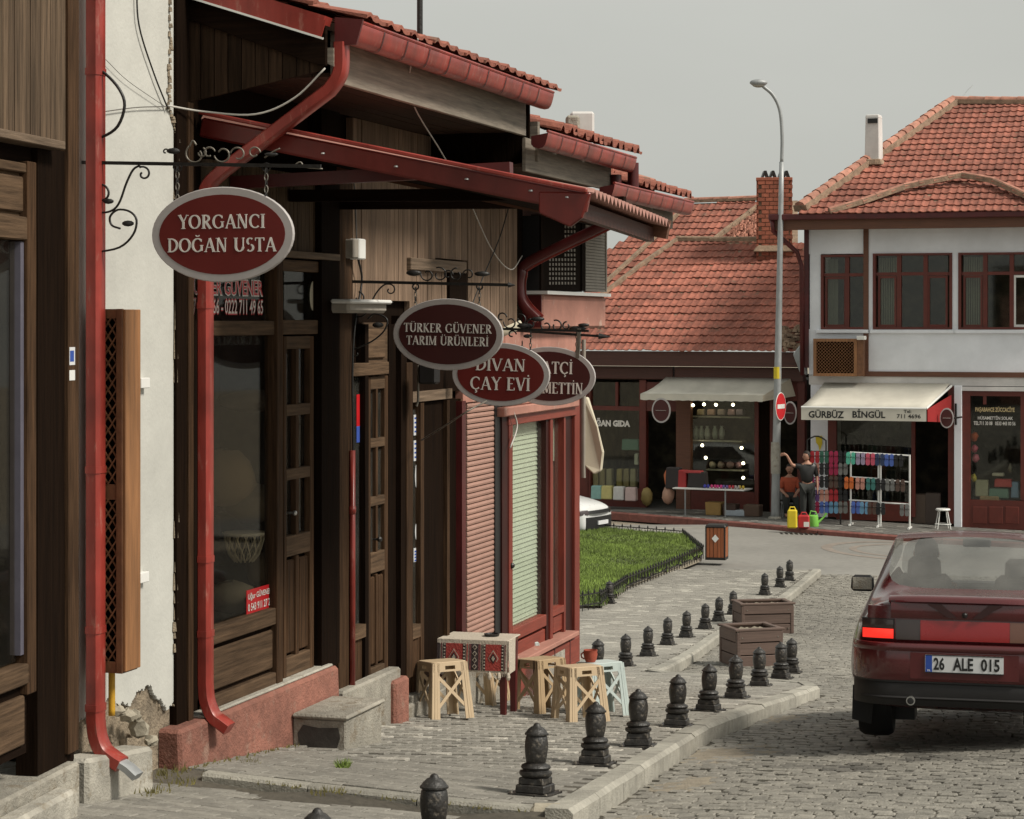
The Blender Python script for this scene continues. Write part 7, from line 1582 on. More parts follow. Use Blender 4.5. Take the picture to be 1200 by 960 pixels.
# ---- plastic stools
def stool_proto(m, h=.42, tw=.28, bw=.345):
    o = thing('plastic_stool', 'x', 'stool'); T, Bm = tw / 2, bw / 2
    def P(side, a, z, off=0):      # a in -1..1 across side, z 0..1
        hw = lerp(Bm, T, z) + off; v = V((a * lerp(Bm, T, z), -hw, z * h)); return Matrix.Rotation(side * pi / 2, 3, 'Z') @ v
    b = MB(); r = .035; pts = []
    for cx_, cy_, a0 in ((T - r, T - r, 0), (-T + r, T - r, 90), (-T + r, -T + r, 180), (T - r, -T + r, 270)): pts += [(cx_ + r * cos(radians(a0 + q)), cy_ + r * sin(radians(a0 + q))) for q in (0, 30, 60, 90)]
    b.prism([V((x_, y_, h - .012)) for x_, y_ in pts], (0, 0, .012)); n = len(pts)
    b.build('seat', m, o, local=True, bevel=.004)
    for s in range(4):
        b = MB(); th = Matrix.Rotation(s * pi / 2, 3, 'Z') @ V((0, .008, 0)); q = lambda a, z, of=0: P(s, a, z, of)
        for (a0, a1, z0, z1) in ((-.96, .96, .93, .985), (-.96, -.28, .865, .93), (.28, .96, .865, .93), (-.96, .96, .83, .865)): b.prism([q(a0, z0), q(a1, z0), q(a1, z1), q(a0, z1)], th)
        b.prism([q(-.68, .74), q(-.55, .83), q(-.68, .83)], th); b.prism([q(.68, .74), q(.68, .83), q(.55, .83)], th)
        b.build('apron', m, o, local=True)
        b = MB(); wz = .058
        b.prism([q(-.70, .16, -.001), q(-.70, .16 + wz * 1.4, -.001), q(.70, .80, -.001), q(.70, .80 - wz * 1.4, -.001)], th); b.prism([q(.70, .16, -.003), q(.70, .16 + wz * 1.4, -.003), q(-.70, .80, -.003), q(-.70, .80 - wz * 1.4, -.003)][::-1], th); b.build('cross_brace', m, o, local=True)
        b = MB()
        # corner leg: ribbed L section at the right end of this side and the left end of the next
        for k, (a0, a1) in enumerate(((.60, .74), (.755, .86), (.875, .985))): b.prism([q(a0, 0, .002 * (k % 2)), q(a1, 0, .002 * (k % 2)), q(a1, .985, .002 * (k % 2)), q(a0, .985, .002 * (k % 2))], th)
        s2 = (s + 1) % 4; th2 = Matrix.Rotation(s2 * pi / 2, 3, 'Z') @ V((0, .008, 0)); q2 = lambda a, z, of=0: P(s2, a, z, of)
        for k, (a0, a1) in enumerate(((-.985, -.875), (-.86, -.755), (-.74, -.60))): b.prism([q2(a0, 0, .002 * (k % 2)), q2(a1, 0, .002 * (k % 2)), q2(a1, .985, .002 * (k % 2)), q2(a0, .985, .002 * (k % 2))], th2)
        b.prism([q(.61, 0, -.009), q(.97, 0, -.009), q(.97, .98, -.009), q(.61, .98, -.009)], th * .4); b.prism([q2(-.97, 0, -.009), q2(-.61, 0, -.009), q2(-.61, .98, -.009), q2(-.97, .98, -.009)], th2 * .4)
        b.build('leg', m, o, local=True)
    return o
sp1, sp2, sp3 = stool_proto(M_beige), stool_proto(M_beige2), stool_proto(M_pale)
def put(o, x_, y_, rz, lab, sc=1):
    p_ = G(x_, y_); o.location = p_ + Z * .002; o.rotation_euler = (-.07, 0, rz); o.scale = (sc,) * 3; tag(o, lab, 'stool', 'plastic stools on the pavement')
put(sp1, 520, 841, radians(26), 'tan plastic stool at the left end of the kilim covered table')
put(sp2, 636, 834, radians(38), 'darker tan plastic stool turned cornerwise behind the front right stool')
o = copy_tree(sp1); put(o, 680, 845, radians(24), 'tan plastic stool nearest the bollards, right of the table')
o = copy_tree(sp2); put(o, 566, 824, radians(65), 'tan plastic stool mostly hidden behind the kilim covered table')
put(sp3, 705, 838, radians(25), 'pale blue plastic stool behind the tan one, with the clay pot'); blue_stool = sp3
o = copy_tree(sp3); put(o, 611, 808, radians(10), 'pale blue plastic stool half hidden between the table and the tan stools')
# ---- table with kilim
tp = G(590, 838); Y0 = tp.y; s_ = FPX / Y0; wv = radians(-15); X_ = V((cos(wv), sin(wv), 0)); N_ = V((sin(wv), -cos(wv), 0)); hT = .56; Wt, Dt = .54, .36
org = tp + X_ * .03 ; g0 = tp.z
tbl = thing('tea_table', 'small square tea table on dark red legs', 'table', tp)
for i, (a, c) in enumerate(((0, 0), (-Wt + .06, 0), (0, Dt - .06), (-Wt + .06, Dt - .06))):
    p_ = tp + X_ * a - N_ * c; g_ = gz(p_.x, p_.y); b = MB(); b.hexa([V((p_.x, p_.y, g_)) + X_ * x_ - N_ * y_ for x_, y_ in ((-.022, -.022), (.022, -.022), (.022, .022), (-.022, .022))] + [V((p_.x, p_.y, g0 + hT - .02)) + X_ * x_ - N_ * y_ for x_, y_ in ((-.03, -.03), (.03, -.03), (.03, .03), (-.03, .03))]); b.build('leg', M_redd, tbl, bevel=.004)
tc = tp + X_ * (-Wt / 2 + .03) - N_ * (Dt / 2 - .03); tc.z = g0 + hT - .01
b = MB(); b.box(tc, (Wt, Dt, .025), wv); b.build('table_top', M_browntrim, tbl)
kl = thing('kilim_cloth', 'red and black patterned woven kilim draped over the tea table', 'tablecloth', tc); M_kw = mat('kilim_cream_wool', (.50, .44, .36), .95, .12, 60, bump=.5); M_kr = mat('kilim_red_wool', (.34, .05, .04), .95, .2, 60, bump=.5); M_kd = mat('kilim_dark_wool', (.045, .03, .03), .95, .2, 60, bump=.5); M_kp = mat('kilim_plum_wool', (.17, .06, .06), .95, .2, 60, bump=.5)
W2, D2 = Wt + .03, Dt + .03; b = MB(); b.box(tc + Z * .02, (W2, D2, .012), wv); b.build('top_cloth', M_kw, kl, bevel=.005)
fr = tc + N_ * (D2 / 2 + .003) + Z * .024; drop = .245
def patch(x0, x1, z0, z1, m, o_, nm='woven_stripe', th=.002): b = MB(); b.prism([fr + X_ * ((x - .5) * W2) - Z * z * drop + N_ * (o_ + .02 * z) for x, z in ((x0, z0), (x1, z0), (x1, z1), (x0, z1))], N_ * th); b.build(nm, m, kl)
patch(0, 1, 0, 1, M_kw, -.004, 'front_drop', .006)
for (x0, x1, m_) in ((.02, .06, M_kd), (.075, .09, M_kp), (.105, .145, M_kd), (.145, .38, M_kr), (.38, .42, M_kd), (.435, .45, M_kr), (.47, .50, M_kp), (.50, .60, M_kd), (.60, .63, M_kp), (.645, .655, M_kd), (.67, .70, M_kd), (.70, .92, M_kr), (.92, .955, M_kd), (.965, .98, M_kp)): patch(x0, x1, .12, .93, m_, .003)
for x_ in (.125, .40, .685, .937):
    for k in range(8): patch(x_ - .01, x_ + .01, .14 + k * .1, .18 + k * .1, M_kw, .006, 'woven_dash')
def dia(x_, z_, rx, rz_2, m_, o_): b = MB(); c_ = fr + X_ * ((x_ - .5) * W2) - Z * z_ * drop + N_ * (o_ + .02 * z_); b.prism([c_ + X_ * rx, c_ + Z * rz_2, c_ - X_ * rx, c_ - Z * rz_2], N_ * .001); b.build('woven_diamond', m_, kl)
for x_ in (.26, .81): dia(x_, .55, .042, .065, M_kw, .006); dia(x_, .55, .036, .055, M_kr, .0075); dia(x_, .55, .026, .04, M_kd, .009); dia(x_, .55, .014, .022, M_kw, .0105)
for z_ in (.22, .42, .62, .82): dia(.55, z_, .02, .022, M_kw, .006); dia(.55, z_, .012, .014, M_kd, .0075)
b = MB()
for k in range(60): c_ = fr + X_ * ((k / 59 - .5) * W2) - Z * drop + N_ * .022; b.beam(c_, c_ - Z * R.uniform(.02, .032) + X_ * R.uniform(-.004, .004), .003, .003)
b.build('fringe', M_kw, kl, kind='stuff')
b = MB()
for k in range(3): c_ = fr + X_ * W2 * (.5 - .13 * k + .02) - Z * (drop + .02) + N_ * .026; b.lathe([(.003, .03), (.014, .015), (.018, -.01), (.010, -.03)], c_, 7)
b.build('tassel', M_kw, kl)
b = MB(); b.prism([fr + X_ * (W2 / 2 + .004) + N_ * .0, fr + X_ * (W2 / 2 + .012) - Z * drop * 1.02 + N_ * .01, fr + X_ * (W2 / 2 + .012) - Z * drop - N_ * .16, fr + X_ * (W2 / 2 + .004) - N_ * .2], X_ * .006); b.build('side_drop', M_kw, kl)
c_ = tc + X_ * .10 + Z * .028 - N_ * .02; at_ = MB(); at_.lathe([(.055, 0), (.062, .018), (.05, .02), (.045, .008)], c_, 16); tag(at_.build('ashtray', M_ink, None), 'black ashtray on the kilim covered table', 'ashtray')
c_ = at(692, 779, blue_stool.location.y - .02); c_.z = blue_stool.location.z + .423; pt = thing('clay_pot', 'terracotta pot standing on the pale blue stool', 'pot', c_)
MB().lathe([(.036, 0), (.048, .02), (.056, .06), (.052, .08), (.056, .095), (.05, .095), (.044, .07), (.04, .02)], c_, 18).build('bowl', M_clay, pt, smooth=True, shadeang=40)
MB().tube([c_ + V((-.05, 0, .08)), c_ + V((-.075, 0, .06)), c_ + V((-.07, 0, .035)), c_ + V((-.05, 0, .025))], .007, 6).build('handle', M_clay, pt)
# ================================================================== PEOPLE
def skin(name, chain, m, par, sub=1):
    """chain: dict of joints name->(pos,radius), edges list."""
    J, E = chain; keys = list(J); me = bpy.data.meshes.new(name); off = V((0, 0, 0)); q = par
    while q is not None: off += q.location; q = q.parent
    me.from_pydata([tuple(V(J[k][0]) - off) for k in keys], [(keys.index(a), keys.index(b)) for a, b in E], [])
    o = bpy.data.objects.new(name, me); COL.objects.link(o); o.parent = par; me.materials.append(m)
    md = o.modifiers.new('skin', 'SKIN'); md.use_smooth_shade = True
    for i, k in enumerate(keys):
        r = J[k][1]; r = r if isinstance(r, tuple) else (r, r); me.skin_vertices[0].data[i].radius = r
    me.skin_vertices[0].data[0].use_root = True
    s = o.modifiers.new('sub', 'SUBSURF'); s.levels = sub; s.render_levels = sub; return o
def head(par, c, fwd, hair=True, r=.10):
    f = V(fwd).normalized(); rt = f.cross(Z)
    b = MB(); b.ball(c, r, 14, (.86, .98, 1.18)); b.build('head', M_skin, par, smooth=True)
    b = MB(); b.ball(c - f * .018 + Z * .028, r * 1.04, 14, (.9, .98, 1.08)); b.v = [v if (V(v) - c).dot(f) < .035 or v[2] > c.z + .06 else tuple(V(v) - f * .035) for v in b.v]; b.build('hair', M_hair, par, smooth=True)
    b = MB(); b.ball(c + f * r * .98 - Z * .01, .018, 6, (.8, 1, 1.4)); b.build('nose', M_skin, par, smooth=True)
    for s in (-1, 1): b = MB(); b.ball(c + f * r * .86 + rt * s * .034 + Z * .018, .011, 6); b.build('eye', M_ink, par, smooth=True); b = MB(); b.ball(c + rt * s * r * .88, .025, 6, (.5, .8, 1.2)); b.build('ear', M_skin, par, smooth=True)
    b = MB(); b.box(c + f * r * .93 - Z * .052, (.045, .012, .01), math.atan2(f.y, f.x) + pi / 2); b.build('mouth', M_redd, par)
def fingers(J, E, wrist, pd, side, pref):
    pd = V(pd).normalized(); side = V(side).normalized(); J[pref + 'palm'] = (V(wrist) + pd * .05, (.035, .02)); E.append((pref + 'wr', pref + 'palm'))
    for k in range(4): a = (k - 1.5) * .02; l = (.065, .08, .075, .055)[k]; J[f'{pref}f{k}a'] = (V(wrist) + pd * .09 + side * a, .010); J[f'{pref}f{k}b'] = (V(wrist) + pd * (.09 + l) + side * a * 1.3 - Z * .015, .008); E += [(pref + 'palm', f'{pref}f{k}a'), (f'{pref}f{k}a', f'{pref}f{k}b')]
    J[pref + 'th'] = (V(wrist) + pd * .07 + side * .055, .010); E.append((pref + 'palm', pref + 'th'))
# standing man leaning an arm on the lamp post
p_ = FR.p(FR.t(946, 1.55), 1.55, 0); g_ = gz(p_.x, p_.y); p_.z = g_; mn = thing('person', 'standing man in dark clothes with one arm stretched out to the lamp post', 'person', p_)
o0 = p_; L = lambda x, y, z: o0 + V((x, y, z)); hand = at(917, 533, p_.y - .12)
J = {'hip': (L(0, 0, .95), .10), 'sp': (L(0, 0, 1.2), (.15, .12)), 'ch': (L(0, 0, 1.38), (.17, .12)), 'nk': (L(0, -.01, 1.52), .06), 'hd': (L(-.01, -.02, 1.58), .055),
     'ls': (L(-.18, 0, 1.42), .06), 'le': (L(-.38, -.04, 1.44), .045), 'lwr': (hand + V((.10, 0, 0)), .03), 'rs': (L(.18, 0, 1.42), .06), 're': (L(.25, .02, 1.14), .045), 'rwr': (L(.24, -.1, .9), .03),
     'lh': (L(-.09, 0, .9), .07), 'lk': (L(-.10, -.02, .5), .065), 'la': (L(-.10, .02, .08), .045), 'lt': (L(-.11, -.14, .03), .035), 'rh': (L(.09, 0, .9), .07), 'rk': (L(.11, -.02, .5), .065), 'ra': (L(.12, .02, .08), .045), 'rt': (L(.13, -.14, .03), .035)}
E = [('hip', 'sp'), ('sp', 'ch'), ('ch', 'nk'), ('nk', 'hd'), ('ch', 'ls'), ('ls', 'le'), ('le', 'lwr'), ('ch', 'rs'), ('rs', 're'), ('re', 'rwr'), ('hip', 'lh'), ('lh', 'lk'), ('lk', 'la'), ('la', 'lt'), ('hip', 'rh'), ('rh', 'rk'), ('rk', 'ra'), ('ra', 'rt')]
fingers(J, E, J['lwr'][0], (-1, 0, .1), (0, -.3, 1), 'l'); fingers(J, E, J['rwr'][0], (0, -.3, -1), (0, 1, 0), 'r')
skin('body', (J, E), M_skin, mn)
up = {k: (J[k][0], tuple(r_ + .028 for r_ in (J[k][1] if isinstance(J[k][1], tuple) else (J[k][1],) * 2))) for k in ('hip', 'sp', 'ch', 'ls', 'rs')}
up['le2'] = (V(J['ls'][0]).lerp(V(J['le'][0]), .75), .062); up['re'] = (J['re'][0], .06)
up['hip'] = (up['hip'][0], .155)
up['nk2'] = (V(J['ch'][0]).lerp(V(J['nk'][0]), .55), .09)
skin('shirt', (up, [('ch', 'nk2'), ('hip', 'sp'), ('sp', 'ch'), ('ch', 'ls'), ('ls', 'le2'), ('ch', 'rs'), ('rs', 're')]), M_ink, mn)
tr = {k: (J[k][0], (J[k][1] if not isinstance(J[k][1], tuple) else J[k][1][0]) + (.055 if k in ('hip', 'lh', 'rh') else .025)) for k in ('hip', 'lh', 'lk', 'la', 'rh', 'rk', 'ra')}
skin('trousers', (tr, [('hip', 'lh'), ('lh', 'lk'), ('lk', 'la'), ('hip', 'rh'), ('rh', 'rk'), ('rk', 'ra')]), M_clothd, mn)
for s in ('l', 'r'): q = V(J[s + 'a'][0]); b = MB(); b.ball(q + V((0, -.07, -.04)), .5, 10, (.10, .27, .09)); b.build('shoe', M_ink, mn, smooth=True)
head(mn, L(-.03, -.03, 1.67), (-.9, -.5, -.1))
# seated person in an orange shirt
p_ = FL.p(FL.t(925, .95), .95, 0); g_ = gz(p_.x, p_.y); p_.z = g_; pn = thing('person', 'seated person in an orange red shirt, half hidden by the lamp post', 'person', p_); o0 = p_
J = {'hip': (L(0, 0, .48), .10), 'sp': (L(0, 0, .72), (.15, .12)), 'ch': (L(0, -.02, .93), (.17, .12)), 'nk': (L(0, -.03, 1.07), .055), 'hd': (L(0, -.04, 1.13), .05),
     'ls': (L(-.17, -.02, .96), .06), 'le': (L(-.24, -.08, .70), .045), 'lwr': (L(-.14, -.32, .60), .03), 'rs': (L(.17, -.02, .96), .06), 're': (L(.24, -.08, .70), .045), 'rwr': (L(.12, -.32, .60), .03),
     'lk': (L(-.13, -.42, .50), .08), 'la': (L(-.13, -.40, .09), .045), 'lt': (L(-.13, -.54, .04), .035), 'rk': (L(.13, -.42, .50), .08), 'ra': (L(.13, -.40, .09), .045), 'rt': (L(.13, -.54, .04), .035)}
E = [('hip', 'sp'), ('sp', 'ch'), ('ch', 'nk'), ('nk', 'hd'), ('ch', 'ls'), ('ls', 'le'), ('le', 'lwr'), ('ch', 'rs'), ('rs', 're'), ('re', 'rwr'), ('hip', 'lk'), ('lk', 'la'), ('la', 'lt'), ('hip', 'rk'), ('rk', 'ra'), ('ra', 'rt')]
fingers(J, E, J['lwr'][0], (.3, -1, -.4), (1, 0, 0), 'l'); fingers(J, E, J['rwr'][0], (-.3, -1, -.4), (1, 0, 0), 'r'); skin('body', (J, E), M_skin, pn)
up = {k: (J[k][0], tuple(r_ + .028 for r_ in (J[k][1] if isinstance(J[k][1], tuple) else (J[k][1],) * 2))) for k in ('hip', 'sp', 'ch', 'ls', 'le', 'rs', 're')}
up['hip'] = (up['hip'][0], .155)
up['nk2'] = (V(J['ch'][0]).lerp(V(J['nk'][0]), .55), .09)
skin('shirt', (up, [('ch', 'nk2'), ('hip', 'sp'), ('sp', 'ch'), ('ch', 'ls'), ('ls', 'le'), ('ch', 'rs'), ('rs', 're')]), M_cloth2, pn)
skin('trousers', ({k: (J[k][0], (J[k][1] if not isinstance(J[k][1], tuple) else J[k][1][0]) + (.055 if k == 'hip' else .025)) for k in ('hip', 'lk', 'la', 'rk', 'ra')}, [('hip', 'lk'), ('lk', 'la'), ('hip', 'rk'), ('rk', 'ra')]), M_clothd, pn)
head(pn, L(0, -.06, 1.23), (-.2, -1, -.15))
chr_ = thing('low_chair', 'low chair under the seated person beside the lamp post', 'chair', o0); MB().box(L(0, -.05, .36), (.42, .42, .05), 0).build('seat', M_galv, chr_)
for sx_ in (-1, 1):
    for sy_ in (-1, 1): MB().tube([L(sx_ * .18, -.05 + sy_ * .18, .35), L(sx_ * .2, -.05 + sy_ * .2, 0)], .015, 6).build('leg', M_galv, chr_)
b = MB(); b.box(L(0, .18, .6), (.42, .03, .35), 0); b.build('backrest', M_galv, chr_)
# ================================================================== CARS
def strip(par, nm, m, x0, x1, z0, z1, off, prof, yf, n=16, bulge=.0, rows=5, inset=0):
    """Panel following the curved rear: y = yf(x,z) - off."""
    b = MB(); vs = []
    for j in range(rows + 1):
        v = j / rows; z = lerp(z0, z1, v); e = off + bulge * sin(pi * v) ** .5
        for i in range(n + 1): x = lerp(x0, x1, i / n); vs.append((x, yf(x, z) - e, z))
    k = n + 1; m_ = len(vs); vs += [(x, y + .05, z) for x, y, z in vs]
    fs = [(j * k + i, j * k + i + 1, (j + 1) * k + i + 1, (j + 1) * k + i) for j in range(rows) for i in range(n)]
    fs += [(i, m_ + i, m_ + i + 1, i + 1) for i in range(n)] + [(rows * k + i, rows * k + i + 1, m_ + rows * k + i + 1, m_ + rows * k + i) for i in range(n)]
    fs += [(j * k, (j + 1) * k, m_ + (j + 1) * k, m_ + j * k) for j in range(rows)] + [(j * k + n, m_ + j * k + n, m_ + (j + 1) * k + n, (j + 1) * k + n) for j in range(rows)]
    b.add(vs, fs); return b.build(nm, m, par, local=True, smooth=True, shadeang=45)
car = thing('red_car', 'dark red old sedan seen from behind, one brake light lit, plate 26 ALE 015', 'car')
ST = [  # y, halfwidth, (belt x,z), (roof-edge x,z), top z, bottom z
    (.03, .70, (.62, .955), (.50, 1.035), 1.045, .34), (.14, .765, (.655, .97), (.53, 1.045), 1.058, .30), (.45, .815, (.69, .97), (.565, 1.035), 1.055, .24), (.72, .832, (.71, .965), (.60, 1.05), 1.085, .22), (1.0, .838, (.735, .955), (.56, 1.25), 1.29, .22),
    (1.35, .84, (.75, .945), (.56, 1.385), 1.425, .22), (1.9, .84, (.76, .93), (.56, 1.41), 1.455, .22), (2.5, .84, (.765, .92), (.565, 1.37), 1.41, .22), (2.85, .838, (.765, .915), (.59, 1.16), 1.21, .22), (3.2, .83, (.76, .91), (.66, .93), .965, .22), (3.7, .80, (.70, .83), (.55, .86), .885, .22), (4.1, .73, (.62, .72), (.48, .745), .76, .26), (4.24, .64, (.55, .60), (.42, .62), .63, .34)]
vs = []; K = 8
for (y, w_, bt, re_, zt_, zb_) in ST:
    h = [(0, zb_), (w_ * .86, zb_), (w_ * .975, zb_ + .10), (w_, .58), (w_ * .965, .80), bt, re_, (0, zt_)]
    ring = h + [(-x, z) for x, z in h[1:-1][::-1]]; vs += [(x, y, z) for x, z in ring]
NR = 14; fs = [(i * NR + k, i * NR + (k + 1) % NR, (i + 1) * NR + (k + 1) % NR, (i + 1) * NR + k) for i in range(len(ST) - 1) for k in range(NR)]
cap_ = lambda base: [(base + k, base + k + 1, base + NR - k - 1, base + (NR - k) % NR) for k in range(0, 7) if k + 1 != NR - k - 1] 
def capf(base, flip):
    f_ = [(base + 0, base + 1, base + 13)] + [(base + k, base + k + 1, base + 13 - k, base + 14 - k) for k in range(1, 6)] + [(base + 6, base + 7, base + 8)]
    return [tuple(reversed(f)) for f in f_] if flip else f_
fs += capf(0, False) + capf((len(ST) - 1) * NR, True)
rearw = [(i * NR + k, i * NR + (k + 1) % NR, (i + 1) * NR + (k + 1) % NR, (i + 1) * NR + k) for i in (3, 4) for k in (6, 7)]
wscr = [(i * NR + k, i * NR + (k + 1) % NR, (i + 1) * NR + (k + 1) % NR, (i + 1) * NR + k) for i in (7, 8) for k in (6, 7)]
sidew = [[(i * NR + k, i * NR + (k + 1) % NR, (i + 1) * NR + (k + 1) % NR, (i + 1) * NR + k) for i in (5, 6, 7)] for k in (5, 8)]
gl_ = set(rearw + wscr + sidew[0] + sidew[1]); fs = [f for f in fs if f not in gl_]
for nm, ff, m_ in (('rear_window', rearw, G_car), ('windscreen', wscr, G_car), ('side_window', sidew[0], G_car), ('side_window', sidew[1], G_car)):
    B = MB(); ix = sorted({i for f in ff for i in f}); B.add([vs[i] for i in ix], [tuple(ix.index(i) for i in reversed(f)) for f in ff]); o = B.build(nm, m_, car, local=True, smooth=True); s_ = o.modifiers.new('s', 'SUBSURF'); s_.levels = 2; s_.render_levels = 2
B = MB(); ix = sorted({i for f in fs for i in f}); B.add([vs[i] for i in ix], [tuple(ix.index(i) for i in f) for f in fs])
body = B.build('body', M_carred, car, local=True, weld=True, smooth=True); sm_ = body.modifiers.new('s', 'SUBSURF'); sm_.levels = 2; sm_.render_levels = 2
yr = lambda x, z: .02 + .16 * (abs(x) / .80) ** 6 + .10 * max(0, (z - .80) / .25) ** 2 * 1
# bumper (painted upper, black lower)
yb = lambda x, z: -.085 + .26 * (abs(x) / .775) ** 8
strip(car, 'bumper', M_carred, -.765, .765, .495, .745, .0, 0, yb, 40, .022, 8)
strip(car, 'bumper_ledge', M_carred, -.765, .765, .70, .752, .016, 0, yb, 40, .012, 4)
strip(car, 'lower_bumper', M_blackp, -.757, .757, .33, .495, -.012, 0, yb, 40, .018, 6)
strip(car, 'bumper_groove', M_ink, -.764, .764, .488, .50, .004, 0, yb, 40, 0, 1)
strip(car, 'bumper_step', M_blackp, -.70, .70, .375, .395, .010, 0, yb, 30, .01, 2)
strip(car, 'plate_recess', M_redd, -.36, .36, .52, .695, .022, 0, yb, 12, .0, 1)
pl_ = strip(car, 'number_plate', M_plate, -.26, .26, .565, .685, .030, 0, lambda x, z: -.085, 2, 0, 1)
strip(pl_, 'blue_band', M_blue, -.257, -.213, .568, .682, .0315, 0, lambda x, z: -.085, 1, 0, 1)
for (z_) in (.566, .682): strip(pl_, 'plate_border', M_ink, -.26, .26, z_ - .003, z_ + .003, .0318, 0, lambda x, z: -.085, 1, 0, 1)
def ctext(s, x0, x1, z0, z1, y, m, par, bold=.02): return plain_text(s, z1 - z0, x1 - x0, V(((x0 + x1) / 2, y, (z0 + z1) / 2)), V((1, 0, 0)), Z, V((0, -1, 0)), m, par, 'lettering', bold)
# trunk lid, lamps
yl = lambda x, z: .025 + .10 * (abs(x) / .74) ** 5 + .02 * max(0, (z - .76) / .3)
strip(car, 'tailgate_skin', M_carred, -.66, .66, .735, .99, .0, 0, yl, 30, .01, 6)
for s in (-1, 1):
    a, b_ = sorted((s * .475, s * .70)); strip(car, 'lamp_housing', M_ink, a, b_, .765, .905, .012, 0, yl, 10, 0, 1)
    a, b_ = sorted((s * .482, s * .695)); tl = strip(car, 'tail_lamp_upper', M_smoke if s < 0 else M_amber, a, b_, .842, .90, .018, 0, yl, 10, .004, 2)
    strip(car, 'tail_lamp', M_lit if s < 0 else M_lamp, a, b_, .772, .836, .020, 0, yl, 10, .006, 3)
    a, b_ = sorted((s * .30, s * .465)); strip(car, 'lamp_panel_end', M_smoke if s < 0 else M_amber, a, b_, .768, .903, .016, 0, yl, 6, .002, 2)
strip(car, 'reflector_panel', M_lamp, -.298, .298, .768, .903, .018, 0, yl, 12, .003, 2)
# trunk upper face & spoiler lip
strip(car, 'tailgate_upper', M_carred, -.50, .50, .912, 1.035, .018, 0, yl, 20, .012, 4)
b = MB(); pr = [(-.028, 1.03), (-.02, 1.055), (.05, 1.072), (.16, 1.062), (.16, 1.03)]
n = 20; vs = []
for i in range(n + 1):
    x = lerp(-.515, .515, i / n); e = .05 * (abs(x) / .515) ** 4
    vs += [(x, y + e + .02, z - e * .25) for y, z in pr]
b.add(vs, [(i * 5 + k, i * 5 + (k + 1) % 5, (i + 1) * 5 + (k + 1) % 5, (i + 1) * 5 + k) for i in range(n) for k in range(5)] + [(0, 1, 2, 3, 4), tuple(n * 5 + k for k in (4, 3, 2, 1, 0))]); b.build('boot_spoiler', M_carred, car, local=True, smooth=True, shadeang=60)
b = MB(); b.beam((-.50, .06, 1.028), (.50, .06, 1.028), .06, .006); b.build('spoiler_gap', M_ink, car, local=True)
b = MB(); b.ball((0, .0, .945), .02, 8, (1, .8, 1)); b.build('boot_lock', M_iron, car, local=True)
for s in (-1, 1): b = MB(); b.prism([(s * .25, .003, 1.02), (s * .16, .003, 1.02), (s * .05, .003, .925), (s * .11, .003, .925)], (0, -.006, 0)); b.build('dark_chevron', cmat((.035, .010, .010), .4, 'worn_dark_paint'), car, local=True)
# rear window patch in the body plane
def patch3(nm, m, pts, off, par=car):
    b = MB(); P = [V(p) for p in pts]; nrm = (P[1] - P[0]).cross(P[3] - P[0]).normalized(); b.prism([p + nrm * off for p in P], nrm * .006); return b.build(nm, m, par, local=True)
def curved_glass(nm, m, yb_, zb_, wb, yt, zt_, wt, off, n=10, rows=6, bul=.05):
    b = MB(); vs = []
    for j in range(rows + 1):
        v = j / rows
        for i in range(n + 1):
            u = lerp(-1, 1, i / n); w_ = lerp(wb, wt, v); vs.append((u * w_, lerp(yb_, yt, v) - off * .6 + .10 * u * u, lerp(zb_, zt_, v) + off * .8 - bul * u * u * (1 - .3 * v) + .012 * sin(pi * v)))
    b.add(vs, [(j * (n + 1) + i, j * (n + 1) + i + 1, (j + 1) * (n + 1) + i + 1, (j + 1) * (n + 1) + i) for j in range(rows) for i in range(n)]); return b.build(nm, m, car, local=True, smooth=True)
# silhouettes of driver and mirror seen through the glass sit right behind it: real head, seat and mirror
for s in (-1, 1):
    b = MB(); b.box((s * .90, 2.62, .96), (.19, .09, .13), 0, .9); b.build('wing_mirror', M_blackp, car, local=True, bevel=.025)
    b = MB(); b.box((s * .90, 2.575, .96), (.15, .008, .095), 0); b.build('mirror_glass', M_concl, car, local=True)
    for y in (.80, 3.30):
        wh = MB(); wh.v = []; prof = [(.17, -.09), (.265, -.085), (.288, -.06), (.292, 0), (.288, .06), (.265, .085), (.17, .09)]
        m_ = MB(); m_.lathe(prof, n=28); m_.v = [(s * .645 + z * 1.4, y + a, .292 + c) for a, c, z in m_.v]; wl = m_.build('wheel', M_black, car, local=True, smooth=True, shadeang=35)
        m_ = MB(); m_.lathe([(.0, -.02), (.06, .0), (.17, -.03), (.18, .07)], n=20); m_.v = [(s * .665 + z * s, y + a, .292 + c) for a, c, z in m_.v]; m_.build('rim', M_chrome, wl, local=True)
    b = MB(); b.prism([(s * .64, .42, .34), (s * .79, .42, .40), (s * .795, .42, .16), (s * .66, .42, .13)], (0, .012, 0)); b.build('mud_flap', M_black, car, local=True)
b = MB(); b.lathe([(.026, 0), (.03, 0), (.03, .25), (.026, .25)], n=14); b.v = [(-.355 + a, -.135 + z, .37 + c) for a, c, z in b.v]; b.build('exhaust_tip', M_chrome, car, local=True)
b = MB(); b.ball((-.355, -.137, .37), .023, 10, (1, .15, 1)); b.build('exhaust_bore', M_ink, car, local=True)
b = MB(); b.box((0, 2.3, .30), (1.35, 3.5, .10)); b.build('underbody', M_ink, car, local=True)
b = MB(); b.box((-.50, .95, .22), (.24, .3, .2)); b.box((.50, .95, .22), (.24, .3, .2)); b.tube([(-.5, .8, .28), (.5, .8, .28)], .04, 8); b.build('rear_axle', M_ink, car, local=True)
car_txt = ctext('26', -.203, -.13, .582, .668, -.1165, M_ink, pl_, .03); ctext('ALE', -.075, .06, .582, .668, -.1165, M_ink, pl_, .03); ctext('015', .11, .235, .582, .668, -.1165, M_ink, pl_, .03)
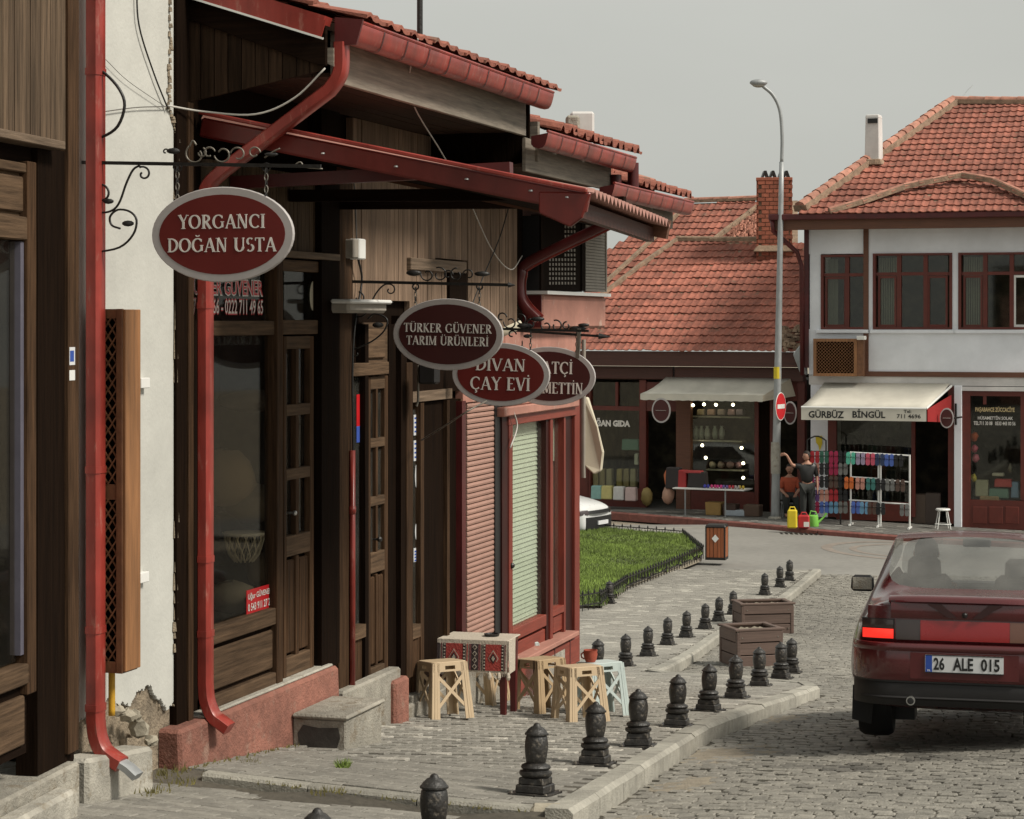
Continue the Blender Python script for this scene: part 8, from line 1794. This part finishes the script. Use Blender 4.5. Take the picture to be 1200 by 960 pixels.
ctext('TR', -.246, -.224, .572, .585, -.1175, M_plate, pl_, .02)
q = G(1129, 879, rz_); car.location = (lerp(q.x, q.x, 1), 15.06, 0); car.location.x = (1129 - 600) / FPX * 15.1
hd = math.atan2((1228 - 600) / FPX, 1); fw = V((sin(hd), cos(hd)))
cx0, cy0 = car.location.x, car.location.y
za, zb_ = rz_(cx0 + fw.x * .8, cy0 + fw.y * .8), rz_(cx0 + fw.x * 3.3, cy0 + fw.y * 3.3); pitch = math.atan2(zb_ - za, 2.5) * .45
car.location.z = za - .8 * math.tan(pitch) + .012; car.rotation_euler = (pitch, 0, -hd)
# driver
drv = thing('person', 'driver at the wheel of the red car, dark silhouette through the rear window', 'person', LCF(-.36, 2.15, .5)) if False else None
car.rotation_mode = 'XYZ'; Rc = Matrix.Rotation(-hd if isinstance(hd, float) else 0, 3, 'Z') @ Matrix.Rotation(pitch, 3, 'X'); LC = lambda x, y, z: V(car.location) + Rc @ V((x, y, z))
for s in (-1, 1):
    b = MB(); b.box((s * .36, 1.72, .80), (.46, .16, .62), 0, .85); b.build('seat_back', M_seat, car, local=True, bevel=.04); b = MB(); b.box((s * .36, 1.66, 1.16), (.26, .10, .16), 0, .9); b.build('headrest', M_seat, car, local=True, bevel=.03)
b = MB(); b.box((0, 2.95, .90), (1.3, .35, .14), 0, .9); b.build('dashboard', M_ink, car, local=True, bevel=.03)
b = MB(); b.box((0, 2.62, 1.30), (.22, .03, .06), 0); b.build('inner_mirror', M_ink, car, local=True, bevel=.01)
b = MB(); b.box((0, .95, .90), (1.15, .5, .05), 0); b.build('parcel_shelf', M_seat, car, local=True)
dq = LC(-.36, 1.95, .95); dr_ = thing('person', 'driver of the red car, a dark silhouette behind the rear window', 'person', dq)
D = lambda x, y, z: LC(-.36 + x, 1.95 + y, z)
J = {'hip': (D(0, -.05, .50), .13), 'sp': (D(0, -.08, .72), (.15, .11)), 'ch': (D(0, -.08, .95), (.18, .11)), 'nk': (D(0, -.05, 1.08), .055), 'hd': (D(0, -.03, 1.15), .05), 'ls': (D(-.18, -.05, .98), .06), 'le': (D(-.25, .18, .80), .045), 'lwr': (D(-.15, .48, .92), .03), 'rs': (D(.18, -.05, .98), .06), 're': (D(.25, .18, .80), .045), 'rwr': (D(.15, .48, .92), .03), 'lk': (D(-.14, .42, .52), .08), 'la': (D(-.14, .80, .30), .045), 'rk': (D(.14, .42, .52), .08), 'ra': (D(.14, .80, .30), .045)}
E = [('hip', 'sp'), ('sp', 'ch'), ('ch', 'nk'), ('nk', 'hd'), ('ch', 'ls'), ('ls', 'le'), ('le', 'lwr'), ('ch', 'rs'), ('rs', 're'), ('re', 'rwr'), ('hip', 'lk'), ('lk', 'la'), ('hip', 'rk'), ('rk', 'ra')]
fingers(J, E, J['lwr'][0], (.2, 1, .2), (1, 0, 0), 'l'); fingers(J, E, J['rwr'][0], (-.2, 1, .2), (1, 0, 0), 'r'); skin('body', (J, E), M_skin, dr_)
skin('shirt', ({k: (J[k][0], (J[k][1] if not isinstance(J[k][1], tuple) else J[k][1][0]) + .02) for k in ('hip', 'sp', 'ch', 'ls', 'le', 'rs', 're')}, [('hip', 'sp'), ('sp', 'ch'), ('ch', 'ls'), ('ls', 'le'), ('ch', 'rs'), ('rs', 're')]), M_clothd, dr_)
head(dr_, D(0, -.01, 1.245), (.1, 1, 0)); b = MB(); b.tube([D(.19 * cos(k * pi / 10), .55 - .05 * sin(k * pi / 10), .88 + .17 * sin(k * pi / 10)) for k in range(21)], .014, 6); b.build('steering_wheel', M_ink, None)['label'] = 'black steering wheel in front of the driver of the red car'; bpy.data.objects['steering_wheel']['category'] = 'steering wheel'
# ---- white hatchback, front end
wc_ = thing('white_car', 'white hatchback with its nose showing behind the red shop, beyond the lawn', 'car')
ST = [(0.02, .58, (.55, .62), (.40, .64), .65, .30), (.06, .72, (.62, .74), (.50, .80), .82, .24), (.25, .80, (.70, .80), (.55, .89), .92, .2), (.6, .845, (.75, .86), (.60, .97), 1.0, .2), (1.05, .86, (.79, .92), (.66, 1.02), 1.06, .2), (1.7, .87, (.79, .96), (.58, 1.38), 1.42, .2), (2.6, .87, (.79, .98), (.58, 1.42), 1.48, .2), (3.4, .86, (.78, .98), (.56, 1.36), 1.42, .2), (3.85, .80, (.72, .9), (.5, 1.05), 1.1, .25), (3.95, .72, (.6, .7), (.4, .75), .76, .3)]
vs = []
for (y, w_, bt, re_, zt_, zb_) in ST:
    h = [(0, zb_), (w_ * .86, zb_), (w_ * .98, zb_ + .10), (w_, .5), (w_ * .97, .70), bt, re_, (0, zt_)]
    vs += [(x, y, z) for x, z in h + [(-x, z) for x, z in h[1:-1][::-1]]]
fs = [(i * NR + k, i * NR + (k + 1) % NR, (i + 1) * NR + (k + 1) % NR, (i + 1) * NR + k) for i in range(len(ST) - 1) for k in range(NR)] + capf(0, False) + capf((len(ST) - 1) * NR, True)
B = MB(); B.add(vs, fs); bd_ = B.build('body', M_carw, wc_, local=True, weld=True, smooth=True); s_ = bd_.modifiers.new('s', 'SUBSURF'); s_.levels = 2; s_.render_levels = 2
yw_ = lambda x, z: .03 + .22 * (abs(x) / .82) ** 3 + .10 * max(0, (z - .55) / .3) ** 2
strip(wc_, 'lower_grille', M_ink, -.60, .60, .30, .58, .10, 0, yw_, 16, .0, 2); strip(wc_, 'upper_grille', M_ink, -.56, .56, .66, .73, .09, 0, yw_, 16, 0, 1); strip(wc_, 'number_plate', M_plate, -.24, .24, .40, .49, .13, 0, yw_, 4, 0, 1); strip(wc_, 'bumper_lip', M_blackp, -.7, .7, .20, .26, .09, 0, yw_, 16, .0, 2)
for s in (-1, 1):
    a, b_ = sorted((s * .52, s * .74)); strip(wc_, 'headlight', M_smoke, a, b_, .64, .75, .09, 0, yw_, 6, .01, 2)
    for y in (.78, 3.2):
        m_ = MB(); m_.lathe([(.17, -.09), (.28, -.085), (.30, -.06), (.30, .06), (.28, .085), (.17, .09)], n=24); m_.v = [(s * .77 + z, y + a, .30 + c) for a, c, z in m_.v]; m_.build('wheel', M_black, wc_, local=True, smooth=True, shadeang=35)
    b = MB(); b.box((s * .97, 1.45, 1.0), (.2, .1, .14), 0, .9); b.build('wing_mirror', M_carw, wc_, local=True, bevel=.03)
    b = MB(); b.prism([(s * .80, 1.5, 1.0), (s * .80, 3.2, 1.02), (s * .62, 3.0, 1.36), (s * .62, 1.9, 1.36)], (s * .012, 0, 0)); b.build('side_window', M_smoke, wc_, local=True)
b = MB(); b.add([(-.66, 1.08, 1.075), (.66, 1.08, 1.075), (.56, 1.66, 1.40), (-.56, 1.66, 1.40)], [(0, 1, 2, 3)]); b.v = [(x, y - .03, z + .03) for x, y, z in b.v]; b.build('windscreen', M_smoke, wc_, local=True)
q = G(706, 634, rz_); hd = V((.86, -.51)); bx = q.x + .12; wy = q.y + .0
bx -= .18; wc_.location = (bx, wy, rz_(bx, wy)); wc_.rotation_euler = (0, 0, math.atan2(hd.y, hd.x) + pi / 2)  # local -y is the nose
